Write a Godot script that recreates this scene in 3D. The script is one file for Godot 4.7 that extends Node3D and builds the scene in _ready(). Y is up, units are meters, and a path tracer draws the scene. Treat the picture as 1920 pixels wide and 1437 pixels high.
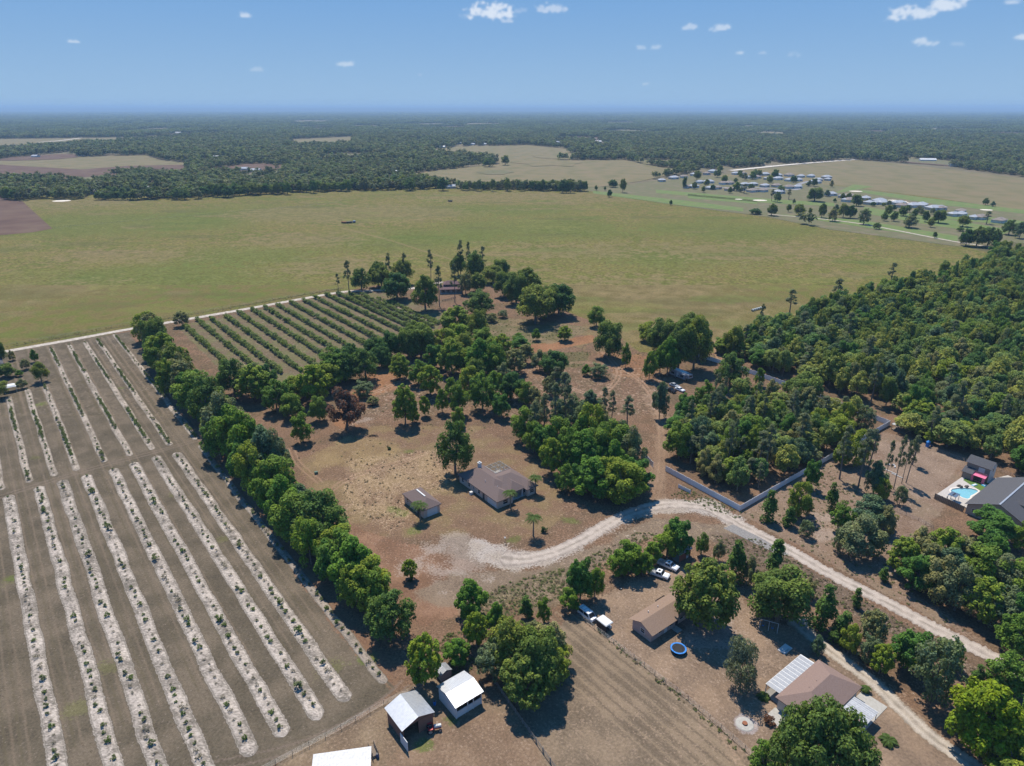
extends Node3D
# A rural place seen from the air: home site with palms, sandy orchard rows, woods, pasture and far forest.
# Units are metres. Most lots are squared to a grid that is turned 38 degrees.

const GRID := deg_to_rad(38.0)
const E1 := Vector2(0.6157, 0.7880)   # along the orchard rows
const E2 := Vector2(0.7880, -0.6157)  # across them

var rng := RandomNumberGenerator.new()
var names := {}
var M := {}
var grain_texture: ImageTexture

# ------------------------------------------------------------------ helpers
func numbered(called: String) -> String:
	var n: int = names.get(called, 0)
	names[called] = n + 1
	return called if n == 0 else "%s_%03d" % [called, n]

func tag(o: Node, label: String, category: String, group := "") -> Node:
	o.set_meta("label", label)
	o.set_meta("category", category)
	if group != "": o.set_meta("group", group)
	return o

func thing(called: String, label: String, category: String, at: Vector3, turn := 0.0, group := "") -> Node3D:
	var o := Node3D.new()
	o.name = numbered(called)
	add_child(o)
	o.position = at
	o.rotation.y = turn
	tag(o, label, category, group)
	return o

func part(called: String, mesh: Mesh, m: Material, parent: Node) -> MeshInstance3D:
	var o := MeshInstance3D.new()
	o.name = called
	o.mesh = mesh
	if m: o.material_override = m
	parent.add_child(o, true)
	return o

func single(called: String, mesh: Mesh, m: Material, label: String, category: String, at: Vector3, turn := 0.0, group := "") -> MeshInstance3D:
	var o := MeshInstance3D.new()
	o.name = numbered(called)
	o.mesh = mesh
	if m: o.material_override = m
	add_child(o)
	o.position = at
	o.rotation.y = turn
	tag(o, label, category, group)
	return o

func setting(called: String, mesh: Mesh, m: Material) -> MeshInstance3D:
	var o := MeshInstance3D.new()
	o.name = numbered(called)
	o.mesh = mesh
	o.material_override = m
	o.set_meta("kind", "structure")
	add_child(o)
	return o

func stuff(called: String, label: String, category: String, mesh: Mesh, m: Material, xf: Array, cols: Array = []) -> void:
	var mm := MultiMesh.new()
	mm.transform_format = MultiMesh.TRANSFORM_3D
	mm.use_colors = cols.size() > 0
	mm.mesh = mesh
	mm.instance_count = xf.size()
	for i in xf.size():
		mm.set_instance_transform(i, xf[i])
		if cols.size(): mm.set_instance_color(i, cols[i])
	var o := MultiMeshInstance3D.new()
	o.name = numbered(called)
	o.multimesh = mm
	o.material_override = m
	o.set_meta("kind", "stuff")
	tag(o, label, category)
	add_child(o)

func lin(r: float, g: float, b: float) -> Color:
	return Color(r, g, b).linear_to_srgb()

func mat(r: float, g: float, b: float, rough := 0.85, metal := 0.0) -> StandardMaterial3D:
	var m := StandardMaterial3D.new()
	m.albedo_color = lin(r, g, b)
	m.roughness = rough
	m.metallic = metal
	m.metallic_specular = 0.35
	return m

func noise_image(size: int, freq: float, seed_: int, octaves := 4) -> Image:
	var n := FastNoiseLite.new()
	n.seed = seed_
	n.noise_type = FastNoiseLite.TYPE_SIMPLEX_SMOOTH
	n.frequency = freq
	n.fractal_octaves = octaves
	return n.get_seamless_image(size, size, false, false, 0.15, true)

func ramp_texture(size: int, freq: float, seed_: int, a: Color, b: Color, c: Color) -> ImageTexture:
	# colours are linear values; the noise picks between them
	var src := noise_image(size, freq, seed_).get_data()
	var out := PackedByteArray()
	out.resize(size * size * 3)
	var lut := []
	for i in 256:
		var t := i / 255.0
		var k: Color = a.lerp(b, t * 2.0) if t < 0.5 else b.lerp(c, t * 2.0 - 1.0)
		k = k.linear_to_srgb()
		lut.append([int(k.r * 255), int(k.g * 255), int(k.b * 255)])
	for i in size * size:
		var e: Array = lut[src[i]]
		out[i * 3] = e[0]
		out[i * 3 + 1] = e[1]
		out[i * 3 + 2] = e[2]
	return ImageTexture.create_from_image(Image.create_from_data(size, size, false, Image.FORMAT_RGB8, out))

func noisy(a: Color, b: Color, c: Color, per_metre: float, rough := 0.9, seed_ := 1, freq := 0.02) -> StandardMaterial3D:
	var m := StandardMaterial3D.new()
	m.albedo_texture = ramp_texture(256, freq, seed_, a, b, c)
	m.uv1_triplanar = true
	m.uv1_world_triplanar = true
	m.uv1_scale = Vector3.ONE * per_metre
	m.roughness = rough
	m.metallic_specular = 0.3
	return m

func add_grain(m: StandardMaterial3D, per_metre: float) -> void:
	m.detail_enabled = true
	m.detail_albedo = grain_texture
	m.detail_blend_mode = BaseMaterial3D.BLEND_MODE_MUL
	m.detail_uv_layer = BaseMaterial3D.DETAIL_UV_2
	m.uv2_triplanar = true
	m.uv2_world_triplanar = true
	m.uv2_scale = Vector3.ONE * per_metre

# --- mesh pieces, collected in plain arrays
class Kit:
	var v := PackedVector3Array()
	var n := PackedVector3Array()
	var c := PackedColorArray()
	var ix := PackedInt32Array()
	var col := Color.WHITE
	func tri(a: Vector3, b: Vector3, d: Vector3) -> void:
		var nn := (d - a).cross(b - a).normalized()
		var k := v.size()
		v.append(a); v.append(b); v.append(d)
		n.append(nn); n.append(nn); n.append(nn)
		c.append(col); c.append(col); c.append(col)
		ix.append(k); ix.append(k + 1); ix.append(k + 2)
	func quad(a: Vector3, b: Vector3, d: Vector3, e: Vector3) -> void:  # corners clockwise seen from the front
		var nn := (d - a).cross(b - a).normalized()
		var k := v.size()
		v.append(a); v.append(b); v.append(d); v.append(e)
		for i in 4:
			n.append(nn); c.append(col)
		ix.append(k); ix.append(k + 1); ix.append(k + 2); ix.append(k); ix.append(k + 2); ix.append(k + 3)
	func hexa(p: Array) -> void:  # p: bottom 0..3, top 4..7, both anticlockwise seen from above
		quad(p[4], p[7], p[6], p[5])
		quad(p[0], p[1], p[2], p[3])
		for i in 4:
			var j := (i + 1) % 4
			quad(p[i], p[i + 4], p[j + 4], p[j])
	func box(x0: float, x1: float, y0: float, y1: float, z0: float, z1: float) -> Kit:
		hexa([Vector3(x0, y0, z1), Vector3(x1, y0, z1), Vector3(x1, y0, z0), Vector3(x0, y0, z0), Vector3(x0, y1, z1), Vector3(x1, y1, z1), Vector3(x1, y1, z0), Vector3(x0, y1, z0)])
		return self
	func frustum(b: Array, t: Array, y0: float, y1: float) -> Kit:  # b, t: [x0, x1, z0, z1]
		hexa([Vector3(b[0], y0, b[3]), Vector3(b[1], y0, b[3]), Vector3(b[1], y0, b[2]), Vector3(b[0], y0, b[2]), Vector3(t[0], y1, t[3]), Vector3(t[1], y1, t[3]), Vector3(t[1], y1, t[2]), Vector3(t[0], y1, t[2])])
		return self
	func tube(pts: Array, radii: Array, sides := 7) -> Kit:
		var prev := []
		for i in pts.size():
			var d: Vector3 = (pts[mini(i + 1, pts.size() - 1)] - pts[maxi(i - 1, 0)]).normalized()
			var u := d.cross(Vector3(0.31, 0.2, 0.93) if absf(d.y) > 0.8 else Vector3.UP).normalized()
			var w := d.cross(u)
			var ring := []
			for s in sides:
				var a := TAU * s / sides
				ring.append(pts[i] + (u * cos(a) + w * sin(a)) * radii[i])
			if prev.size():
				for s in sides:
					var q := (s + 1) % sides
					quad(prev[s], prev[q], ring[q], ring[s])
			prev = ring
			if i == 0 or i == pts.size() - 1:
				for s in sides:
					var q := (s + 1) % sides
					if i == 0: tri(pts[0], ring[q], ring[s])
					else: tri(pts[i], ring[s], ring[q])
		return self
	func prism(poly: Array, y0: float, y1: float) -> Kit:  # poly: Vector2(x, z)
		var pts := PackedVector2Array(poly)
		if not Geometry2D.is_polygon_clockwise(pts): pts.reverse()
		var tr := Geometry2D.triangulate_polygon(pts)
		for i in range(0, tr.size(), 3):
			var q := [pts[tr[i]], pts[tr[i + 1]], pts[tr[i + 2]]]
			var a := Vector3(q[0].x, y1, q[0].y)
			var b := Vector3(q[1].x, y1, q[1].y)
			var d := Vector3(q[2].x, y1, q[2].y)
			if (d - a).cross(b - a).y > 0: tri(a, b, d)
			else: tri(a, d, b)
		if y1 - y0 > 0.001:
			var mid := Vector2.ZERO
			for p in pts: mid += p / pts.size()
			for i in pts.size():
				var p := pts[i]
				var q := pts[(i + 1) % pts.size()]
				var a := Vector3(p.x, y0, p.y)
				var b := Vector3(q.x, y0, q.y)
				quad(a, b, Vector3(q.x, y1, q.y), Vector3(p.x, y1, p.y))
		return self
	func hexa_chute() -> ArrayMesh:  # a sloping trough
		hexa([Vector3(0.5, 1.1, 0.35), Vector3(2.3, 0.1, 0.35), Vector3(2.3, 0.1, -0.35), Vector3(0.5, 1.1, -0.35), Vector3(0.5, 1.2, 0.35), Vector3(2.3, 0.2, 0.35), Vector3(2.3, 0.2, -0.35), Vector3(0.5, 1.2, -0.35)])
		return mesh()
	func mesh() -> ArrayMesh:
		var a := []
		a.resize(Mesh.ARRAY_MAX)
		a[Mesh.ARRAY_VERTEX] = v
		a[Mesh.ARRAY_NORMAL] = n
		a[Mesh.ARRAY_COLOR] = c
		a[Mesh.ARRAY_INDEX] = ix
		var m := ArrayMesh.new()
		m.add_surface_from_arrays(Mesh.PRIMITIVE_TRIANGLES, a)
		return m

func kit() -> Kit:
	return Kit.new()

func v3(p: Vector2, y := 0.0) -> Vector3:
	return Vector3(p.x, y, p.y)

func sheet_mesh(x0: float, x1: float, z0: float, z1: float, y: float, nx := 1, nz := 1) -> ArrayMesh:
	var st := SurfaceTool.new()
	st.begin(Mesh.PRIMITIVE_TRIANGLES)
	for j in nz + 1:
		for i in nx + 1:
			var u := float(i) / nx
			var w := float(j) / nz
			st.set_uv(Vector2(u, w))
			st.set_normal(Vector3.UP)
			st.add_vertex(Vector3(lerpf(x0, x1, u), y, lerpf(z0, z1, w)))
	for j in nz:
		for i in nx:
			var a := j * (nx + 1) + i
			for k in [a, a + 1, a + nx + 2, a, a + nx + 2, a + nx + 1]: st.add_index(k)
	return st.commit()

func smooth_line(pts: Array, step: float) -> Array:
	var cv := Curve2D.new()
	for i in pts.size():
		var t: Vector2 = (pts[mini(i + 1, pts.size() - 1)] - pts[maxi(i - 1, 0)]) / 6.0
		cv.add_point(pts[i], -t, t)
	cv.bake_interval = step
	return Array(cv.get_baked_points())

# a strip of dirt or sand that follows a line; ragged edges, colours from noise
func track_mesh(pts: Array, half: float, ragged: float, y: float, col: Color, edge: Color, seed_: int, rut := Color(-1, 0, 0)) -> ArrayMesh:
	var fn := FastNoiseLite.new()
	fn.seed = seed_
	fn.frequency = 0.35
	fn.fractal_octaves = 4
	var line := smooth_line(pts, 0.4)
	var k := kit()
	var across := [-1.0, -0.8, -0.55, -0.4, -0.2, 0.0, 0.2, 0.4, 0.55, 0.8, 1.0]
	var rows := []
	for i in line.size():
		var d: Vector2 = (line[mini(i + 1, line.size() - 1)] - line[maxi(i - 1, 0)]).normalized()
		var s := Vector2(-d.y, d.x)
		for j in across.size():
			var t: float = across[j]
			var fade := clampf(minf(i, line.size() - 1 - i) * 0.4 / 9.0, 0.0, 1.0)
			var wob := (half + 1.6 * (1.0 - fade)) * (0.35 + 0.65 * sqrt(clampf(fade * 4.0, 0.0, 1.0))) + ragged * (fn.get_noise_2d(i * 1.3, 50.0 * signf(t)) * 0.8 + fn.get_noise_2d(i * 6.0, 90.0 * signf(t)) * 0.5)
			var p: Vector2 = line[i] + s * (t * wob)
			var e := clampf((absf(t) - 0.75) * 4.0 + fn.get_noise_2d(p.x * 3.0, p.y * 3.0) * 0.9, 0.0, 1.0)
			var cc := col.lerp(edge, e)
			if fn.get_noise_2d(p.x * 1.7 - 90, p.y * 1.7) * 0.9 + fade < 0.55: cc = cc.lerp(edge, 0.75)
			cc = cc * (1.0 + 0.42 * fn.get_noise_2d(p.x * 1.1 + 300, p.y * 1.1))
			if rut.r >= 0.0 and absf(absf(t) - 0.45) < 0.12: cc = cc.lerp(rut, 0.6)
			if rut.r >= 0.0 and absf(t) < 0.12: cc = cc.lerp(Color(0.24, 0.205, 0.16), clampf(0.45 + fn.get_noise_2d(p.x * 0.7, p.y * 0.7 + 500) * 1.2, 0.0, 0.8))
			k.v.append(v3(p, y + 0.01 * fn.get_noise_2d(p.x, p.y)))
			k.n.append(Vector3.UP)
			k.c.append(cc)
	var w := across.size()
	for i in line.size() - 1:
		for j in w - 1:
			var a := i * w + j
			for q in [a, a + w + 1, a + 1, a, a + w, a + w + 1]: k.ix.append(q)
	return k.mesh()

# ------------------------------------------------------------------ painted soil: a colour map of the ground in metres
class Soil:
	var x0: float
	var z0: float
	var res: float
	var w: int
	var h: int
	var col := PackedFloat32Array()
	var fine: PackedByteArray
	var mid: PackedByteArray
	var big: PackedByteArray
	var gain := Color(1, 1, 1)   # how pale the soil of this lot is
	func noise(f: float, s: int, o: int) -> PackedByteArray:
		var n := FastNoiseLite.new()
		n.seed = s
		n.noise_type = FastNoiseLite.TYPE_SIMPLEX_SMOOTH
		n.frequency = f
		n.fractal_octaves = o
		return n.get_image(w, h, false, false, true).get_data()
	func start(ax: float, bx: float, az: float, bz: float, r: float, s: int, a: Color, b: Color, c: Color, speck: float, fbig := 0.012, fmid := 0.08) -> void:
		x0 = ax; z0 = az; res = r
		w = int((bx - ax) / r)
		h = int((bz - az) / r)
		fine = noise(0.33, s, 2)
		mid = noise(fmid * r, s + 1, 5)
		big = noise(fbig * r, s + 2, 4)
		col.resize(w * h * 3)
		var rr := RandomNumberGenerator.new()
		rr.seed = s
		var grit := PackedFloat32Array()
		grit.resize(4096)
		for i in 4096: grit[i] = 1.0 + speck * (rr.randf() - 0.5)
		a *= gain; b *= gain; c *= gain
		for i in w * h:
			var t := big[i] / 255.0
			var u := clampf((mid[i] / 255.0 - 0.38) * 3.4, 0.0, 1.0)
			var g := grit[(i * 7 + fine[i] * 13) & 4095] * (0.62 + fine[i] / 335.0)
			var k := i * 3
			col[k] = lerpf(lerpf(a.r, b.r, t), c.r, u * 0.75) * g
			col[k + 1] = lerpf(lerpf(a.g, b.g, t), c.g, u * 0.75) * g
			col[k + 2] = lerpf(lerpf(a.b, b.b, t), c.b, u * 0.75) * g
	# lay another soil inside a polygon; its border breaks up over `soft` metres
	func lay(poly: Array, c: Color, soft: float, breakup: float, amount := 1.0, c2 := Color(-1, 0, 0)) -> void:
		var lo := Vector2(1e9, 1e9)
		var hi := -lo
		for p in poly:
			lo = lo.min(p)
			hi = hi.max(p)
		c *= gain
		if c2.r >= 0.0: c2 *= gain
		var pad := soft * 1.5 + 1.0
		var ia := clampi(int((lo.x - pad - x0) / res), 0, w)
		var ib := clampi(int((hi.x + pad - x0) / res), 0, w)
		var ja := clampi(int((lo.y - pad - z0) / res), 0, h)
		var jb := clampi(int((hi.y + pad - z0) / res), 0, h)
		if ib - ia < 2 or jb - ja < 2: return
		var q := maxf(0.5, res * 2.0)  # coarse cell
		var cw := maxi(2, int((ib - ia) * res / q))
		var ch := maxi(2, int((jb - ja) * res / q))
		var m := Image.create_empty(cw, ch, false, Image.FORMAT_L8)
		for j in ch:
			var z := z0 + ja * res + (j + 0.5) * q
			var xs := []
			for i in poly.size():
				var a: Vector2 = poly[i]
				var b: Vector2 = poly[(i + 1) % poly.size()]
				if (a.y > z) != (b.y > z): xs.append(a.x + (z - a.y) / (b.y - a.y) * (b.x - a.x))
			xs.sort()
			for i in range(0, xs.size() - 1, 2):
				var p0 := int(round((xs[i] - x0 - ia * res) / q))
				var p1 := int(round((xs[i + 1] - x0 - ia * res) / q))
				if p1 > p0: m.fill_rect(Rect2i(p0, j, p1 - p0, 1), Color.WHITE)
		var f := maxf(1.0, soft / q)
		m.resize(maxi(2, int(cw / f)), maxi(2, int(ch / f)), Image.INTERPOLATE_BILINEAR if f < 1.5 else Image.INTERPOLATE_LANCZOS)
		m.resize(ib - ia, jb - ja, Image.INTERPOLATE_CUBIC)
		var d := m.get_data()
		var iw := ib - ia
		for j in range(ja, jb):
			for i in range(ia, ib):
				var mk := d[(j - ja) * iw + i - ia]
				if mk < 4: continue
				var k := j * w + i
				var a := (mk / 255.0 - 0.5 + ((mid[k] + fine[k] * 0.7) / 216.0 - 1.0) * breakup) * 4.0 + 0.5
				if a <= 0.0: continue
				a = minf(a, 1.0) * amount
				var g := 0.44 + (fine[k] * 1.2 + mid[k]) / 500.0
				var cc := c
				if c2.r >= 0.0: cc = c.lerp(c2, clampf((mid[k] / 255.0 - 0.4) * 4.0, 0.0, 1.0))
				k *= 3
				col[k] = lerpf(col[k], cc.r * g, a)
				col[k + 1] = lerpf(col[k + 1], cc.g * g, a)
				col[k + 2] = lerpf(col[k + 2], cc.b * g, a)
	# two worn wheel lines
	func ruts(line: Array, gauge: float, width: float, c: Color, amount: float, wear_seed: int) -> void:
		var rr := RandomNumberGenerator.new()
		rr.seed = wear_seed
		c *= gain
		for n in line.size() - 1:
			var d: Vector2 = (line[n + 1] - line[n]).normalized()
			var s := Vector2(-d.y, d.x)
			for side in ([-0.5, 0.5] if gauge > 0.0 else [0.0]):
				for q in 3:
					var p: Vector2 = line[n] + s * (gauge * side + width * (rr.randf() - 0.5)) + d * rr.randf() * 0.3
					var i := int((p.x - x0) / res)
					var j := int((p.y - z0) / res)
					if i < 0 or j < 0 or i >= w - 1 or j >= h - 1: continue
					var a := amount * (0.5 + 0.5 * rr.randf())
					for k in [(j * w + i) * 3, (j * w + i + 1) * 3]:
						col[k] = lerpf(col[k], c.r, a)
						col[k + 1] = lerpf(col[k + 1], c.g, a)
						col[k + 2] = lerpf(col[k + 2], c.b, a)
	# scattered bits of straw, shell and stone lying on the soil
	func litter(poly: Array, count: int, c: Color, seed_: int, clump := 1.0) -> void:
		var rr := RandomNumberGenerator.new()
		rr.seed = seed_
		c *= gain
		var lo := Vector2(1e9, 1e9)
		var hi := -lo
		for p in poly:
			lo = lo.min(p)
			hi = hi.max(p)
		for n in count:
			var p := Vector2(rr.randf_range(lo.x, hi.x), rr.randf_range(lo.y, hi.y))
			if not Geometry2D.is_point_in_polygon(p, PackedVector2Array(poly)): continue
			for e in 1 + int(rr.randf() * 3.0 * clump):
				var i := int((p.x + rr.randfn() * 0.35 * clump - x0) / res)
				var j := int((p.y + rr.randfn() * 0.3 * clump - z0) / res)
				if i < 0 or j < 0 or i >= w or j >= h: continue
				var k := (j * w + i) * 3
				var a := 0.35 + 0.5 * rr.randf()
				col[k] = lerpf(col[k], c.r, a)
				col[k + 1] = lerpf(col[k + 1], c.g, a)
				col[k + 2] = lerpf(col[k + 2], c.b, a)
	func texture() -> ImageTexture:
		var lut := PackedByteArray()
		lut.resize(2049)
		for i in 2049:
			lut[i] = int(clampf(Color(i / 2048.0, 0, 0).linear_to_srgb().r * 255.0 + 0.5, 0, 255))
		var out := PackedByteArray()
		out.resize(w * h * 3)
		for i in w * h * 3:
			out[i] = lut[int(clampf(col[i], 0.0, 1.0) * 2048.0)]
		return ImageTexture.create_from_image(Image.create_from_data(w, h, false, Image.FORMAT_RGB8, out))

func soil_sheet(called: String, s: Soil, y: float, grain: float) -> void:
	var m := StandardMaterial3D.new()
	m.albedo_texture = s.texture()
	m.roughness = 0.95
	m.metallic_specular = 0.15
	add_grain(m, grain)
	setting(called, sheet_mesh(s.x0, s.x0 + s.w * s.res, s.z0, s.z0 + s.h * s.res, y, 8, 8), m)

func circle(c: Vector2, rx: float, rz: float, n := 14) -> Array:
	var out := []
	for i in n: out.append(c + Vector2(cos(TAU * i / n) * rx, sin(TAU * i / n) * rz))
	return out

func band(pts: Array, half: float) -> Array:
	var l := []
	var r := []
	for i in pts.size():
		var d: Vector2 = (pts[mini(i + 1, pts.size() - 1)] - pts[maxi(i - 1, 0)]).normalized()
		var s := Vector2(-d.y, d.x) * half
		l.append(pts[i] + s)
		r.append(pts[i] - s)
	r.reverse()
	return l + r

func near_layers(s: Soil) -> void:
	var tan := Color(0.27, 0.19, 0.12)
	var rose := Color(0.26, 0.165, 0.105)
	var straw := Color(0.34, 0.26, 0.15)
	var orange := Color(0.36, 0.20, 0.105)
	var mown := Color(0.165, 0.148, 0.105)
	var mown_green := Color(0.175, 0.178, 0.085)
	var sand := Color(0.555, 0.535, 0.475)
	var grey := Color(0.25, 0.21, 0.165)
	var weed := Color(0.15, 0.15, 0.07)
	var green := Color(0.13, 0.19, 0.045)
	# orchard floor
	s.lay([Vector2(-262.1, -279.5), Vector2(-240.8, -310.0), Vector2(-195.8, -341.4), Vector2(-156.5, -286.1), Vector2(-108.7, -221.9), Vector2(-76.8, -177.4), Vector2(-54.2, -143.4), Vector2(-38.1, -120.9), Vector2(-23.3, -104.0), Vector2(-30.4, -96.3), Vector2(-43.2, -86.1), Vector2(-49.8, -74.8), Vector2(-116.7, -74.8), Vector2(-284.1, -244.7)], mown, 1.0, 0.3, 1.0, Color(0.183, 0.160, 0.115))
	# mower and tractor lines up and down the alleys
	for n in 13:
		var p := Vector2(-113.5, -203.0) - E2 * (7.85 * n - 3.9) - E1 * 160.0
		for q in 4:
			var off := E2 * (q * 1.15 - 1.7)
			s.ruts(smooth_line([p + off, p + off + E1 * 110.0, p + off + E1 * 270.0], 0.35), 0.0, 0.3, Color(0.25, 0.21, 0.15) if q % 2 else Color(0.15, 0.135, 0.085), 0.35, n * 7 + q)
	for c in [Vector2(-124.0, -138.6), Vector2(-158.5, -200.9), Vector2(-185.5, -245.8), Vector2(-37.6, -109.2), Vector2(-83.5, -109.2), Vector2(-83.7, -99.0), Vector2(-100.8, -177.4), Vector2(-77.9, -155.5), Vector2(-68.8, -94.1), Vector2(-162.2, -262.3)]:
		s.lay(circle(c, 2.6, 1.8), mown_green, 2.0, 1.2, 0.75)
	for c in [Vector2(-124.0, -138.6), Vector2(-185.5, -245.8), Vector2(-162.2, -262.3)]: s.lay(circle(c, 1.3, 1.0), green, 1.2, 1.0, 0.6)
	# dusty lane between orchard and hedgerow
	s.lay([Vector2(-199.9, -339.6), Vector2(-182.3, -323.8), Vector2(-141.8, -267.0), Vector2(-98.6, -208.5), Vector2(-70.7, -168.6), Vector2(-55.6, -148.3), Vector2(-39.3, -126.1), Vector2(-24.7, -111.4), Vector2(-23.0, -104.2), Vector2(-28.6, -108.4), Vector2(-40.9, -122.6), Vector2(-57.0, -143.9), Vector2(-78.4, -172.9), Vector2(-107.6, -212.6), Vector2(-152.9, -276.3)], rose, 1.5, 0.7, 0.85)
	s.ruts(smooth_line([Vector2(-185.8, -323.8), Vector2(-112.2, -218.8), Vector2(-78.4, -177.4), Vector2(-54.3, -143.9), Vector2(-35.0, -117.6), Vector2(-23.6, -104.2)], 0.3), 1.7, 0.35, tan, 0.5, 3)
	s.ruts(smooth_line([Vector2(-154.2, -175.9), Vector2(-138.2, -191.9), Vector2(-119.6, -206.6), Vector2(-109.0, -215.9)], 0.3), 1.8, 0.5, grey, 0.6, 4)
	s.ruts(smooth_line([Vector2(-54.6, -86.3), Vector2(-38.9, -90.7), Vector2(-26.9, -99.0), Vector2(-21.6, -105.6)], 0.3), 1.8, 0.5, grey, 0.5, 5)
	# citrus block floor
	s.lay([Vector2(-178.6, -348.9), Vector2(-107.2, -418.9), Vector2(-80.9, -421.6), Vector2(-36.1, -371.2), Vector2(-42.6, -323.8), Vector2(-62.1, -286.1), Vector2(-90.0, -267.0), Vector2(-126.4, -279.5)], Color(0.225, 0.19, 0.12), 1.5, 0.4, 1.0, Color(0.18, 0.178, 0.09))
	# home site: dry lawn, worn paths, straw
	s.lay([Vector2(-70.8, -200.9), Vector2(-50.7, -225.4), Vector2(-11.7, -225.4), Vector2(8.7, -197.2), Vector2(15.4, -168.6), Vector2(5.8, -155.5), Vector2(-14.6, -158.0), Vector2(-40.4, -155.5), Vector2(-56.9, -168.6)], tan, 3.0, 0.8, 0.9, Color(0.25, 0.195, 0.105))
	s.lay([Vector2(-68.3, -204.7), Vector2(-56.6, -216.7), Vector2(-37.1, -212.6), Vector2(-45.4, -197.2), Vector2(-60.2, -193.7)], Color(0.33, 0.255, 0.13), 3.0, 1.2, 0.7)
	s.lay([Vector2(-47.1, -197.2), Vector2(-28.8, -204.7), Vector2(-18.6, -190.2), Vector2(-32.0, -177.4), Vector2(-40.0, -168.6), Vector2(-50.3, -180.4)], straw, 3.0, 1.6, 0.7)
	s.lay([Vector2(-55.3, -168.6), Vector2(-38.0, -158.0), Vector2(-8.1, -143.9), Vector2(-12.3, -126.1), Vector2(-21.4, -120.9), Vector2(-43.3, -155.5)], rose, 3.0, 0.5, 0.9, Color(0.31, 0.20, 0.13))
	s.lay([Vector2(-64.5, -286.1), Vector2(-47.8, -286.1), Vector2(-48.6, -261.1), Vector2(-58.0, -252.7), Vector2(-59.5, -230.0), Vector2(-51.8, -221.0), Vector2(-66.3, -225.4)], orange, 3.0, 0.9, 0.75)
	s.lay([Vector2(0.0, -315.6), Vector2(41.1, -334.1), Vector2(42.6, -323.8), Vector2(12.7, -306.2), Vector2(2.5, -301.7)], orange, 1.0, 0.4, 0.85)
	s.lay([Vector2(40.7, -307.7), Vector2(67.3, -300.2), Vector2(60.8, -267.0), Vector2(44.5, -279.5)], orange, 3.0, 1.1, 0.55)
	s.lay([Vector2(-17.8, -365.9), Vector2(11.7, -360.8), Vector2(42.3, -346.1), Vector2(26.6, -323.8), Vector2(-2.6, -315.6), Vector2(-16.0, -323.8)], Color(0.19, 0.19, 0.09), 3.0, 0.9, 0.9, Color(0.24, 0.20, 0.12))
	s.lay([Vector2(10.2, -307.7), Vector2(38.2, -307.7), Vector2(31.1, -286.1), Vector2(11.9, -286.1)], Color(0.17, 0.165, 0.08), 3.0, 0.9, 0.8)
	for c in [Vector2(-34.0, -170.0), Vector2(-31.4, -167.8), Vector2(-34.6, -205.4), Vector2(-26.7, -159.2), Vector2(-30.5, -112.1), Vector2(16.0, -164.2), Vector2(0.7, -155.5), Vector2(6.7, -186.9)]:
		s.lay(circle(c, 1.7, 1.4), green, 1.4, 1.3, 0.55)
	for c in [Vector2(-20.4, -150.7), Vector2(-25.8, -143.9), Vector2(-17.0, -136.5), Vector2(-18.0, -140.7), Vector2(-55.5, -230.0)]:
		s.lay(circle(c, 3.2, 2.2), Color(0.40, 0.35, 0.29), 2.5, 1.8, 0.7)
	# worn lanes across the home site
	for l in [[Vector2(-59.5, -161.8), Vector2(-53.0, -185.2), Vector2(-38.4, -197.2), Vector2(-28.8, -204.7)], [Vector2(-59.7, -185.2), Vector2(-69.8, -197.2), Vector2(-75.8, -208.5)], [Vector2(-58.5, -255.4), Vector2(-49.5, -267.0), Vector2(-38.2, -286.1)], [Vector2(9.6, -286.1), Vector2(34.1, -293.0), Vector2(51.5, -279.5), Vector2(56.4, -244.7), Vector2(49.6, -200.9), Vector2(43.2, -177.4)], [Vector2(43.3, -307.7), Vector2(46.8, -279.5), Vector2(34.7, -255.4), Vector2(20.3, -267.0)], [Vector2(-16.0, -323.8), Vector2(-2.6, -311.6), Vector2(7.6, -303.9)], [Vector2(100.4, -311.6), Vector2(101.7, -323.8), Vector2(96.6, -301.7), Vector2(95.5, -286.1)]]:
		s.ruts(smooth_line(l, 0.3), 1.6, 0.5, Color(0.40, 0.28, 0.185), 0.6, 8)
	s.lay(band(smooth_line([Vector2(42.8, -164.5), Vector2(45.4, -186.9), Vector2(56.1, -225.4), Vector2(55.2, -255.4)], 3.0), 3.2), Color(0.33, 0.245, 0.165), 3.0, 1.0, 0.7)
	# white sand along the drive
	s.lay([Vector2(-25.4, -131.6), Vector2(-13.4, -141.7), Vector2(5.4, -141.7), Vector2(19.7, -150.7), Vector2(27.4, -155.5), Vector2(41.0, -165.9), Vector2(65.1, -160.5), Vector2(53.4, -155.5), Vector2(34.6, -155.5), Vector2(15.7, -137.5), Vector2(5.1, -131.6), Vector2(-9.9, -127.9)], Color(0.285, 0.235, 0.17), 3.0, 0.7, 0.9, Color(0.255, 0.21, 0.15))
	s.lay([Vector2(-11.3, -129.7), Vector2(0.0, -137.5), Vector2(13.6, -143.9), Vector2(14.6, -131.6), Vector2(0.0, -124.3), Vector2(-9.6, -122.6)], Color(0.16, 0.155, 0.075), 3.0, 1.4, 0.7, Color(0.22, 0.18, 0.12))
	s.lay([Vector2(-20.2, -155.5), Vector2(-8.8, -158.0), Vector2(-4.2, -148.3), Vector2(-8.0, -139.6), Vector2(-17.7, -143.9)], Color(0.40, 0.37, 0.315), 4.0, 1.6, 0.55)
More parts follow.
